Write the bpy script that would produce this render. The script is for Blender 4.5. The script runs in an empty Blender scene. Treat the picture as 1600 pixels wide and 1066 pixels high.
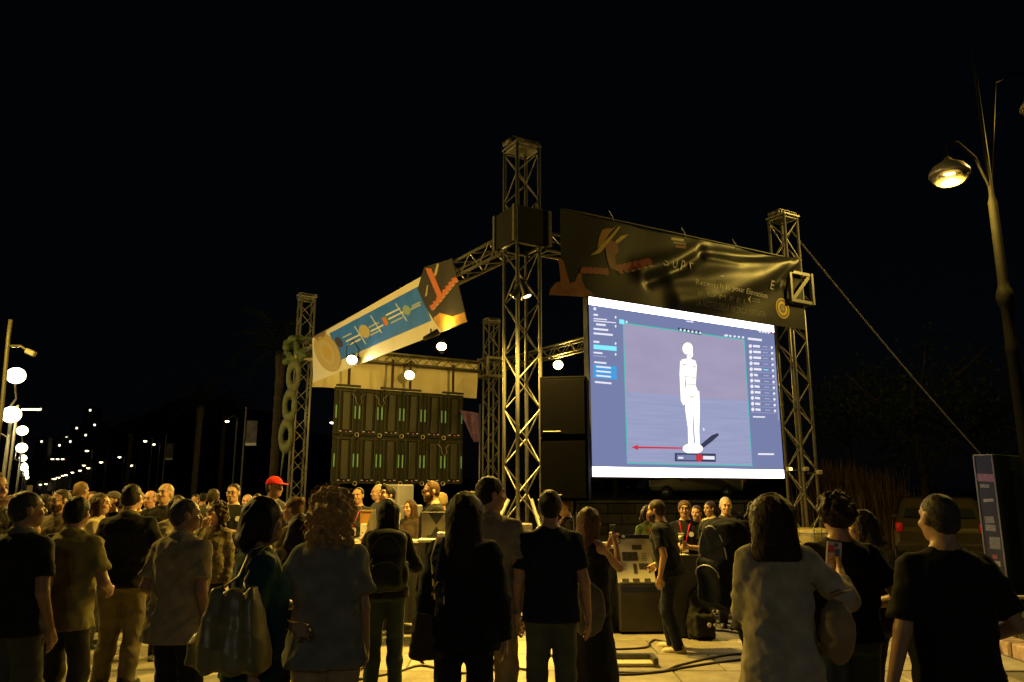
import bpy, math, random
import numpy as np
from mathutils import Matrix, Vector, Quaternion

random.seed(7)
SC = bpy.context.scene
COL = SC.collection
R = math.radians

# ------------------------------------------------------------------ camera
F_PX, PITCH, CAM_H = 1155.0, R(11.2), 1.70
cam = bpy.data.cameras.new('camera')
cam.sensor_width = 36.0
cam.lens = F_PX / 1600.0 * 36.0
cam.clip_start, cam.clip_end = 0.05, 3000.0
cam_o = bpy.data.objects.new('camera', cam)
cam_o.location = (0, 0, CAM_H)
cam_o.rotation_euler = (math.pi / 2 + PITCH, 0, 0)
COL.objects.link(cam_o)
SC.camera = cam_o

# ------------------------------------------------------------------ night sky, exposure
W = bpy.data.worlds.new('World')
SC.world = W
W.use_nodes = True
nt = W.node_tree
for n_ in list(nt.nodes):
    nt.nodes.remove(n_)
w_out = nt.nodes.new('ShaderNodeOutputWorld')
w_bg = nt.nodes.new('ShaderNodeBackground')
w_sky = nt.nodes.new('ShaderNodeTexSky')
w_sky.sky_type = 'NISHITA'
w_sky.sun_disc = False
w_sky.sun_elevation = R(-4.0)
w_sky.sun_rotation = R(20)
w_mix = nt.nodes.new('ShaderNodeMix'); w_mix.data_type = 'RGBA'
w_mix.inputs[0].default_value = 0.94
w_mix.inputs[7].default_value = (0.010, 0.016, 0.030, 1)      # night sky over a lit town
nt.links.new(w_sky.outputs[0], w_mix.inputs[6])
nt.links.new(w_mix.outputs[2], w_bg.inputs[0])
w_bg.inputs[1].default_value = 0.05
nt.links.new(w_bg.outputs[0], w_out.inputs[0])
SC.view_settings.view_transform = 'Standard'
SC.view_settings.look = 'None'
SC.view_settings.exposure = 0.0
SC.view_settings.gamma = 1.0
SC.view_settings.use_curve_mapping = False
SC.render.engine = 'CYCLES'
SC.cycles.use_denoising = True
try:
    SC.cycles.denoiser = 'OPENIMAGEDENOISE'
    SC.cycles.denoising_input_passes = 'RGB_ALBEDO_NORMAL'
except Exception:
    pass
SC.cycles.max_bounces = 4
SC.cycles.diffuse_bounces = 2
SC.cycles.glossy_bounces = 2
SC.cycles.transmission_bounces = 3
SC.cycles.sample_clamp_indirect = 3.0
SC.cycles.use_light_tree = True
SC.cycles.caustics_reflective = False
SC.cycles.caustics_refractive = False

# lamp powers (W); each one belongs to a lamp built further down
SODIUM = (1.0, 0.66, 0.11)
AMBER = (1.0, 0.63, 0.095)
GLOBE = (1.0, 0.80, 0.38)
P_FLOOD, P_STREET, P_GLOBE = 2000.0, 480.0, 1400.0

# ------------------------------------------------------------------ pixel -> place (photograph is 1600 x 1066)
CP, SP = math.cos(PITCH), math.sin(PITCH)


def ray(x, y):
    u = (x - 800) / F_PX
    w = (533 - y) / F_PX
    return Vector((u, CP - w * SP, SP + w * CP))


CAM = Vector((0, 0, CAM_H))


def at(x, y, Y):
    r = ray(x, y)
    return CAM + r * (Y / r.y)


def at_z(x, y, z):
    r = ray(x, y)
    return CAM + r * ((z - CAM_H) / r.z)


# ------------------------------------------------------------------ materials
MATS = {}


def mat(name, color, rough=0.6, metal=0.0, noise=0.0, nscale=8.0, bump=0.0, bscale=60.0, spec=0.5,
        emit=None, estr=0.0, sheen=0.0, alpha=1.0, trans=0.0, sss=0.0, sample=False, coat=0.0):
    key = (name, tuple(round(c, 4) for c in color))
    if key in MATS:
        return MATS[key]
    m = bpy.data.materials.new(name)
    m.use_nodes = True
    t = m.node_tree
    b = t.nodes['Principled BSDF']
    b.inputs['Base Color'].default_value = (*color, 1)
    b.inputs['Roughness'].default_value = rough
    b.inputs['Metallic'].default_value = metal
    b.inputs['Specular IOR Level'].default_value = spec
    if sheen:
        b.inputs['Sheen Weight'].default_value = sheen
        b.inputs['Sheen Roughness'].default_value = 0.4
    if coat:
        b.inputs['Coat Weight'].default_value = coat
    if trans:
        b.inputs['Transmission Weight'].default_value = trans
    if sss:
        b.inputs['Subsurface Weight'].default_value = sss
        b.inputs['Subsurface Radius'].default_value = (0.02, 0.008, 0.004)
        b.inputs['Subsurface Scale'].default_value = 0.4
    if emit is not None:
        b.inputs['Emission Color'].default_value = (*emit, 1)
        b.inputs['Emission Strength'].default_value = estr
        if not sample:
            m.cycles.emission_sampling = 'NONE'
    if noise or bump:
        tc = t.nodes.new('ShaderNodeTexCoord')
    if noise:
        nz = t.nodes.new('ShaderNodeTexNoise')
        nz.inputs['Scale'].default_value = nscale
        nz.inputs['Detail'].default_value = 5
        t.links.new(tc.outputs['Object'], nz.inputs['Vector'])
        rp = t.nodes.new('ShaderNodeValToRGB')
        rp.color_ramp.elements[0].position = 0.3
        rp.color_ramp.elements[1].position = 0.72
        rp.color_ramp.elements[0].color = (*[c * (1 - noise) for c in color], 1)
        rp.color_ramp.elements[1].color = (*[min(1, c * (1 + noise)) for c in color], 1)
        t.links.new(nz.outputs[0], rp.inputs[0])
        t.links.new(rp.outputs[0], b.inputs['Base Color'])
    if bump:
        n2 = t.nodes.new('ShaderNodeTexNoise')
        n2.inputs['Scale'].default_value = bscale
        n2.inputs['Detail'].default_value = 3
        t.links.new(tc.outputs['Object'], n2.inputs['Vector'])
        bp = t.nodes.new('ShaderNodeBump')
        bp.inputs['Strength'].default_value = bump
        bp.inputs['Distance'].default_value = 0.02
        t.links.new(n2.outputs[0], bp.inputs['Height'])
        t.links.new(bp.outputs[0], b.inputs['Normal'])
    MATS[key] = m
    return m


def fabric(c, name='fabric'):
    return mat(name, c, rough=0.85, noise=0.22, nscale=11, bump=0.12, bscale=420, spec=0.15, sheen=0.05)


def skin(c):
    return mat('skin', c, rough=0.48, noise=0.10, nscale=20, spec=0.4)


def hairm(c):
    return mat('hair', c, rough=0.55, noise=0.35, nscale=60, bump=0.3, bscale=150, spec=0.2)


def emis(name, c, s, sample=False):
    return mat(name, (0.0, 0.0, 0.0), rough=0.6, emit=c, estr=s, sample=sample, spec=0.0) if (name, (0.0, 0.0, 0.0)) not in MATS \
        else MATS[(name, (0.0, 0.0, 0.0))]


# ------------------------------------------------------------------ objects
def tag(o, label=None, cat=None, group=None, kind=None):
    if label:
        o['label'] = label
    if cat:
        o['category'] = cat
    if group:
        o['group'] = group
    if kind:
        o['kind'] = kind
    return o


def thing(name, label, cat, loc=(0, 0, 0), rz=0.0, group=None, mtx=None, scale=1.0):
    o = bpy.data.objects.new(name, None)
    o.empty_display_size = 0.1
    COL.objects.link(o)
    if mtx is not None:
        o.matrix_world = mtx
    else:
        o.location = loc
        o.rotation_euler = (0, 0, rz)
        o.scale = (scale,) * 3
    return tag(o, label, cat, group)


def link(name, me, parent=None, loc=None, mtx=None):
    o = bpy.data.objects.new(name, me)
    COL.objects.link(o)
    if parent is not None:
        o.parent = parent
    if mtx is not None:
        o.matrix_local = mtx
    elif loc is not None:
        o.location = loc
    return o


def copy_tree(o, parent=None):
    c = o.copy()
    COL.objects.link(c)
    if parent is not None:
        c.parent = parent
    for ch in list(o.children):
        copy_tree(ch, c)
    return c


def zto(d):
    """rotation matrix taking +Z to d"""
    return Vector((0, 0, 1)).rotation_difference(Vector(d)).to_matrix()


class MB:
    def __init__(s):
        s.v, s.f = [], []

    def add(s, vs, fs):
        n = len(s.v)
        s.v += [tuple(v) for v in vs]
        s.f += [tuple(i + n for i in f) for f in fs]
        return s

    def box(s, c, size, rot=None, taper=1.0):
        hx, hy, hz = size[0] / 2, size[1] / 2, size[2] / 2
        vs = []
        for z, k in ((-hz, 1.0), (hz, taper)):
            vs += [Vector((-hx * k, -hy * k, z)), Vector((hx * k, -hy * k, z)), Vector((hx * k, hy * k, z)), Vector((-hx * k, hy * k, z))]
        if rot is not None:
            vs = [rot @ v for v in vs]
        c = Vector(c)
        return s.add([v + c for v in vs], [(0, 3, 2, 1), (4, 5, 6, 7), (0, 1, 5, 4), (1, 2, 6, 5), (2, 3, 7, 6), (3, 0, 4, 7)])

    def bbox(s, c, size, b=0.01, rot=None):
        """box with chamfered edges"""
        hx, hy, hz = size[0] / 2, size[1] / 2, size[2] / 2
        b = min(b, hx * .9, hy * .9, hz * .9)
        vs = []
        for sx in (-1, 1):
            for sy in (-1, 1):
                for sz in (-1, 1):
                    vs += [Vector((sx * (hx - b), sy * (hy - b), sz * hz)), Vector((sx * (hx - b), sy * hy, sz * (hz - b))), Vector((sx * hx, sy * (hy - b), sz * (hz - b)))]
        import bmesh
        bm = bmesh.new()
        for v in vs:
            bm.verts.new(v)
        bmesh.ops.convex_hull(bm, input=bm.verts)
        bm.verts.index_update()
        V_ = [v.co.copy() for v in bm.verts]
        F_ = [[v.index for v in f.verts] for f in bm.faces]
        bm.free()
        if rot is not None:
            V_ = [rot @ v for v in V_]
        c = Vector(c)
        return s.add([v + c for v in V_], F_)

    def tube(s, p0, p1, r0, r1=None, n=8, cap=True):
        r1 = r0 if r1 is None else r1
        p0, p1 = Vector(p0), Vector(p1)
        q = zto(p1 - p0) if (p1 - p0).length > 1e-9 else Matrix.Identity(3)
        vs = []
        for p, r in ((p0, r0), (p1, r1)):
            vs += [p + q @ Vector((r * math.cos(a), r * math.sin(a), 0)) for a in [2 * math.pi * i / n for i in range(n)]]
        fs = [(i, (i + 1) % n, n + (i + 1) % n, n + i) for i in range(n)]
        if cap:
            fs += [tuple(range(n - 1, -1, -1)), tuple(range(n, 2 * n))]
        return s.add(vs, fs)

    def path(s, pts, r, n=6, r1=None, flat=1.0):
        pts = [Vector(p) for p in pts]
        k = len(pts)
        vs = []
        up = Vector((0, 0, 1))
        for i, p in enumerate(pts):
            d = (pts[min(i + 1, k - 1)] - pts[max(i - 1, 0)]).normalized()
            a = d.cross(up)
            if a.length < 0.05:
                a = d.cross(Vector((0, 1, 0)))
            a.normalize()
            b = a.cross(d)
            rr = r if r1 is None else r + (r1 - r) * i / (k - 1)
            vs += [p + a * (rr * math.cos(t)) + b * (rr * flat * math.sin(t)) for t in [2 * math.pi * j / n for j in range(n)]]
        fs = []
        for i in range(k - 1):
            for j in range(n):
                fs.append((i * n + j, i * n + (j + 1) % n, (i + 1) * n + (j + 1) % n, (i + 1) * n + j))
        fs += [tuple(range(n - 1, -1, -1)), tuple(range((k - 1) * n, k * n))]
        return s.add(vs, fs)

    def lathe(s, prof, n=16, c=(0, 0, 0), rot=None, arc=1.0, open_end=False):
        c = Vector(c)
        vs = []
        m = n if arc >= 1 else n + 1
        for r, z in prof:
            for i in range(m):
                a = 2 * math.pi * arc * i / n
                v = Vector((r * math.cos(a), r * math.sin(a), z))
                vs.append((rot @ v if rot is not None else v) + c)
        fs = []
        for k in range(len(prof) - 1):
            for i in range(n):
                j = (i + 1) % m
                fs.append((k * m + i, k * m + j, (k + 1) * m + j, (k + 1) * m + i))
        if arc >= 1:
            if prof[0][0] > 1e-6:
                fs.append(tuple(range(n - 1, -1, -1)))
            if prof[-1][0] > 1e-6 and not open_end:
                fs.append(tuple(range((len(prof) - 1) * n, len(prof) * n)))
        return s.add(vs, fs)

    def ball(s, c, r, n=10, m=6, sc=(1, 1, 1), rot=None):
        c = Vector(c)
        vs, fs = [], []
        for i in range(m + 1):
            t = math.pi * i / m
            for j in range(n):
                a = 2 * math.pi * j / n
                v = Vector((r * math.sin(t) * math.cos(a) * sc[0], r * math.sin(t) * math.sin(a) * sc[1], r * math.cos(t) * sc[2]))
                vs.append(c + (rot @ v if rot is not None else v))
        for i in range(m):
            for j in range(n):
                k = (j + 1) % n
                fs.append((i * n + j, (i + 1) * n + j, (i + 1) * n + k, i * n + k))
        return s.add(vs, fs)

    def poly(s, pts):
        return s.add(pts, [tuple(range(len(pts)))])

    def prism(s, pts2, z0, z1, fr=None):
        """2-D outline (counter-clockwise) extruded z0..z1; fr maps a Vector to place"""
        fr = fr or (lambda v: v)
        n = len(pts2)
        vs = [fr(Vector((p[0], p[1], z0))) for p in pts2] + [fr(Vector((p[0], p[1], z1))) for p in pts2]
        fs = [tuple(range(n - 1, -1, -1)), tuple(range(n, 2 * n))] + [(i, (i + 1) % n, n + (i + 1) % n, n + i) for i in range(n)]
        return s.add(vs, fs)

    def torus(s, c, R0, r, n=18, m=6, rot=None, sc=(1, 1, 1)):
        c = Vector(c)
        vs, fs = [], []
        for i in range(n):
            a = 2 * math.pi * i / n
            for j in range(m):
                b = 2 * math.pi * j / m
                v = Vector(((R0 + r * math.cos(b)) * math.cos(a) * sc[0], (R0 + r * math.cos(b)) * math.sin(a) * sc[1], r * math.sin(b) * sc[2]))
                vs.append(c + (rot @ v if rot is not None else v))
        for i in range(n):
            for j in range(m):
                fs.append((i * m + j, ((i + 1) % n) * m + j, ((i + 1) % n) * m + (j + 1) % m, i * m + (j + 1) % m))
        return s.add(vs, fs)

    def mesh(s, name, m, smooth=False):
        me = bpy.data.meshes.new(name)
        me.from_pydata(s.v, [], s.f)
        if smooth:
            me.polygons.foreach_set('use_smooth', [True] * len(me.polygons))
        me.materials.append(m)
        me.update()
        return me

    def build(s, name, m, parent=None, smooth=False, loc=None, mtx=None):
        return link(name, s.mesh(name, m, smooth), parent, loc, mtx)


# ------------------------------------------------------------------ implicit surfaces for bodies, clothes, hair, bags
class Field:
    def __init__(s, lo, hi, v, vz=None):
        vz = vz or v
        s.x = np.arange(lo[0] - 2 * v, hi[0] + 3 * v, v, dtype=np.float32)
        s.y = np.arange(lo[1] - 2 * v, hi[1] + 3 * v, v, dtype=np.float32)
        s.z = np.arange(lo[2] - 2 * vz, hi[2] + 3 * vz, vz, dtype=np.float32)
        s.d = np.ones((len(s.x), len(s.y), len(s.z)), np.float32)
        s.v = v

    def box(s, lo, hi):
        sl = []
        for ax, a, b in zip((s.x, s.y, s.z), lo, hi):
            i0 = int(np.searchsorted(ax, a))
            i1 = int(np.searchsorted(ax, b))
            if i1 <= i0:
                return None, None
            sl.append(slice(i0, i1))
        P = np.meshgrid(s.x[sl[0]], s.y[sl[1]], s.z[sl[2]], indexing='ij')
        return tuple(sl), P

    def union(s, sl, d, k):
        a = s.d[sl]
        if k > 0:
            h = np.maximum(k - np.abs(a - d), 0)
            s.d[sl] = np.minimum(a, d) - h * h * (0.25 / k)
        else:
            s.d[sl] = np.minimum(a, d)

    def sub(s, sl, d, k):
        a = s.d[sl]
        h = np.maximum(k - np.abs(a + d), 0) if k > 0 else 0
        s.d[sl] = np.maximum(a, -d) + (h * h * (0.25 / k) if k > 0 else 0)

    def cap(s, a, b, ra, rb=None, k=0.02, cut=None, sub=False):
        """tapered capsule a-b; cut=True ends it flat at b"""
        rb = ra if rb is None else rb
        a = np.array(a, float); b = np.array(b, float)
        m = max(ra, rb) + k + 2 * s.v
        sl, P = s.box(np.minimum(a, b) - m, np.maximum(a, b) + m)
        if sl is None:
            return
        ba = b - a
        L2 = max(float(ba @ ba), 1e-9)
        q = [P[i] - np.float32(a[i]) for i in range(3)]
        t = (q[0] * ba[0] + q[1] * ba[1] + q[2] * ba[2]) / L2
        tc = np.clip(t, 0, 1).astype(np.float32)
        d = np.sqrt((q[0] - tc * ba[0]) ** 2 + (q[1] - tc * ba[1]) ** 2 + (q[2] - tc * ba[2]) ** 2) - (ra + (rb - ra) * tc)
        if cut:
            d = np.maximum(d, (t - 1) * math.sqrt(L2))
        (s.sub if sub else s.union)(sl, d.astype(np.float32), k)

    def ell(s, c, r, k=0.02, rot=None, sub=False):
        c = np.array(c, float); r = np.array(r, float)
        m = r.max() + k + 2 * s.v
        sl, P = s.box(c - m, c + m)
        if sl is None:
            return
        q = [P[i] - np.float32(c[i]) for i in range(3)]
        if rot is not None:
            M = np.array(rot)
            q = [q[0] * M[0, i] + q[1] * M[1, i] + q[2] * M[2, i] for i in range(3)]
        k0 = np.sqrt((q[0] / r[0]) ** 2 + (q[1] / r[1]) ** 2 + (q[2] / r[2]) ** 2)
        k1 = np.sqrt((q[0] / r[0] ** 2) ** 2 + (q[1] / r[1] ** 2) ** 2 + (q[2] / r[2] ** 2) ** 2) + 1e-6
        d = k0 * (k0 - 1) / k1
        (s.sub if sub else s.union)(sl, d.astype(np.float32), k)

    def loft(s, zs, ax, ay, cy=None, cx=None, k=0.02, rot=None, org=(0, 0, 0), e=2.3):
        """stack of ellipse-like sections along local z, frame (rot, org)"""
        zs = np.array(zs, float); ax = np.array(ax, float); ay = np.array(ay, float)
        cy = np.zeros_like(zs) if cy is None else np.array(cy, float)
        cx = np.zeros_like(zs) if cx is None else np.array(cx, float)
        M = np.eye(3) if rot is None else np.array(rot)
        org = np.array(org, float)
        wx, wy = ax.max() + abs(cx).max(), ay.max() + abs(cy).max()
        cs = np.array([[sx * wx, sy * wy, z] for sx in (-1, 1) for sy in (-1, 1) for z in (zs[0], zs[-1])]) @ M.T + org
        m = k + 2 * s.v
        sl, P = s.box(cs.min(0) - m, cs.max(0) + m)
        if sl is None:
            return
        q0 = [P[i] - np.float32(org[i]) for i in range(3)]
        q = [q0[0] * M[0, i] + q0[1] * M[1, i] + q0[2] * M[2, i] for i in range(3)]
        zc = q[2]
        A = np.interp(zc, zs, ax); B = np.interp(zc, zs, ay); Y0 = np.interp(zc, zs, cy); X0 = np.interp(zc, zs, cx)
        u_, v_ = (q[0] - X0) / A, (q[1] - Y0) / B
        f = (np.abs(u_) ** e + np.abs(v_) ** e) ** (1 / e)
        d = f * (f - 1) / (np.sqrt((u_ / A) ** 2 + (v_ / B) ** 2) + 1e-6)
        d = np.where(f < .5, (f - 1) * np.minimum(A, B), d)
        d = np.maximum(np.maximum(d, zs[0] - zc), zc - zs[-1])
        s.union(sl, d.astype(np.float32), k)

    def rbox(s, c, h, r=0.02, k=0.0, rot=None, sub=False):
        c = np.array(c, float); h = np.array(h, float)
        m = np.linalg.norm(h) + k + 2 * s.v
        sl, P = s.box(c - m, c + m)
        if sl is None:
            return
        q = [P[i] - np.float32(c[i]) for i in range(3)]
        if rot is not None:
            M = np.array(rot)
            q = [q[0] * M[0, i] + q[1] * M[1, i] + q[2] * M[2, i] for i in range(3)]
        q = [np.abs(q[i]) - (h[i] - r) for i in range(3)]
        d = np.sqrt(sum(np.maximum(a, 0) ** 2 for a in q)) + np.minimum(np.maximum(np.maximum(q[0], q[1]), q[2]), 0) - r
        (s.sub if sub else s.union)(sl, d.astype(np.float32), k)

    def plane(s, p, n, k=0.0):
        """keep the side opposite to n"""
        n = np.array(n, float); n /= np.linalg.norm(n)
        d = ((s.x - p[0]) * n[0])[:, None, None] + ((s.y - p[1]) * n[1])[None, :, None] + ((s.z - p[2]) * n[2])[None, None, :]
        s.d = np.maximum(s.d, d.astype(np.float32))

    def wrinkle(s, amp, seed, freq=28.0, stretch=(1, 1, 0.6)):
        r = np.random.RandomState(seed)
        idx = np.nonzero(np.abs(s.d) < 0.03)
        p = np.stack([s.x[idx[0]], s.y[idx[1]], s.z[idx[2]]], 1)
        o = np.zeros(len(p))
        for i in range(6):
            kv = r.normal(size=3) * np.array(stretch); kv *= freq * (0.5 + 0.32 * i) / np.linalg.norm(kv)
            k2 = r.normal(size=3); k2 *= freq * 0.5 / np.linalg.norm(k2)
            w = np.sin(p @ kv + r.uniform(0, 6) + 1.6 * np.sin(p @ k2 + r.uniform(0, 6)))
            o += (1 - np.abs(w)) ** 2 / (1 + 0.35 * i)
        s.d[idx] -= (amp * (o - o.mean())).astype(np.float32)

    def surf(s):
        d = s.d
        d[0] = d[-1] = 1; d[:, 0] = d[:, -1] = 1; d[:, :, 0] = d[:, :, -1] = 1
        n = d < 0
        c = np.zeros(tuple(k - 1 for k in d.shape), np.int8)
        offs = [(i, j, k) for i in (0, 1) for j in (0, 1) for k in (0, 1)]
        for i, j, k in offs:
            c += n[i:n.shape[0] - 1 + i, j:n.shape[1] - 1 + j, k:n.shape[2] - 1 + k]
        act = (c > 0) & (c < 8)
        I = np.stack(np.nonzero(act), 1)
        ids = np.full(act.shape, -1, np.int32)
        ids[act] = np.arange(len(I))
        vals = {o: d[I[:, 0] + o[0], I[:, 1] + o[1], I[:, 2] + o[2]] for o in offs}
        acc = np.zeros((len(I), 3)); cnt = np.zeros(len(I))
        for a in offs:
            for ax in range(3):
                if a[ax]:
                    continue
                b = list(a); b[ax] = 1; b = tuple(b)
                va, vb = vals[a], vals[b]
                m = (va < 0) != (vb < 0)
                t = np.where(m, va / np.where(m, va - vb, 1), 0)
                pt = np.repeat(np.array(a, float)[None], len(I), 0)
                pt[:, ax] = t
                acc += pt * m[:, None]; cnt += m
        f = I + acc / cnt[:, None]
        V_ = np.empty((len(I), 3), np.float32)
        for ax, g in enumerate((s.x, s.y, s.z)):
            V_[:, ax] = np.interp(f[:, ax], np.arange(len(g)), g)
        qs = []
        for ax in range(3):
            lo = [slice(1, -1)] * 3; hi = [slice(1, -1)] * 3
            lo[ax] = slice(0, -1); hi[ax] = slice(1, None)
            a, b = n[tuple(lo)], n[tuple(hi)]
            E = np.stack(np.nonzero(a != b), 1)
            if not len(E):
                continue
            inside = a[E[:, 0], E[:, 1], E[:, 2]]
            base = E.copy()
            u, w = [(1, 2), (2, 0), (0, 1)][ax]
            base[:, u] += 1; base[:, w] += 1
            def cid(du, dw):
                q = base.copy(); q[:, u] += du; q[:, w] += dw
                return ids[q[:, 0], q[:, 1], q[:, 2]]
            Q = np.stack([cid(-1, -1), cid(0, -1), cid(0, 0), cid(-1, 0)], 1)
            Q[~inside] = Q[~inside][:, ::-1]
            qs.append(Q)
        return V_, np.concatenate(qs)

    def mesh(s, name, m):
        v, q = s.surf()
        return np_mesh(name, v, q, m)


def np_mesh(name, v, q, m, smooth=True):
    me = bpy.data.meshes.new(name)
    me.vertices.add(len(v))
    me.vertices.foreach_set('co', np.asarray(v, np.float32).ravel())
    me.loops.add(q.size)
    me.loops.foreach_set('vertex_index', q.astype(np.int32).ravel())
    me.polygons.add(len(q))
    me.polygons.foreach_set('loop_start', np.arange(0, q.size, q.shape[1], dtype=np.int32))
    me.update(calc_edges=True)
    if smooth:
        me.polygons.foreach_set('use_smooth', np.ones(len(q), bool))
    me.materials.append(m)
    return me

# ------------------------------------------------------------------ people
def rx(a):
    return np.array(Matrix.Rotation(R(a), 3, 'X'))


def rz_(a):
    return np.array(Matrix.Rotation(R(a), 3, 'Z'))


def ik(S, Wt, l1, l2, hint):
    S, Wt, hint = np.array(S, float), np.array(Wt, float), np.array(hint, float)
    d = Wt - S
    L = np.linalg.norm(d)
    L = min(max(L, 0.12), (l1 + l2) * 0.995)
    d = d / np.linalg.norm(d)
    W_ = S + d * L
    a = (l1 * l1 - l2 * l2 + L * L) / (2 * L)
    hgt = math.sqrt(max(l1 * l1 - a * a, 0))
    p = hint - d * (hint @ d)
    p /= max(np.linalg.norm(p), 1e-6)
    return S + d * a + p * hgt, W_


SKINS = {'l': (0.50, 0.30, 0.19), 'm': (0.42, 0.24, 0.145), 'd': (0.30, 0.165, 0.095)}
shoe_cache = {}


def shoe(color, kind='trainer'):
    key = (color, kind)
    if key not in shoe_cache:
        F = Field((-.06, -.10, 0), (.06, .21, .14), .008)
        F.cap((0, -.045, .045), (0, .13, .036), .044, .042, .01)
        F.cap((0, .10, .03), (0, .16, .028), .044, .032, .02)
        F.cap((0, -.045, .05), (0, -.03, .105), .043, .045, .03, cut=True)
        F.rbox((0, .045, .012), (.045, .125, .014), .012, .006)
        F.plane((0, 0, .001), (0, 0, -1))
        shoe_cache[key] = F.mesh('shoe', mat('shoe_leather', color, rough=.5, noise=.15, bump=.15, bscale=90))
    return shoe_cache[key]


MALE = dict(z=[.86, .95, 1.08, 1.22, 1.33, 1.41, 1.455, 1.50], ax=[.165, .168, .150, .165, .178, .160, .108, .060],
            ay=[.105, .118, .108, .114, .118, .098, .078, .06], cy=[0, -.012, .004, .006, -.004, -.016, -.022, -.018], sw=.170)
FEM = dict(z=[.86, .95, 1.09, 1.22, 1.33, 1.41, 1.455, 1.50], ax=[.168, .176, .130, .142, .152, .138, .092, .052],
           ay=[.108, .120, .092, .10, .105, .088, .07, .052], cy=[0, -.016, .002, .004, -.002, -.012, -.02, -.015], sw=.150)


def head_frame(T, Rt, yaw, pitch):
    base = T(np.array((0, -.012, 1.50)))
    Rh = Rt @ rz_(yaw) @ rx(-pitch)
    c = base + Rt @ np.array((0, .012, .055)) + Rh @ np.array((0, .012, .08))
    return c, Rh, base


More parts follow.
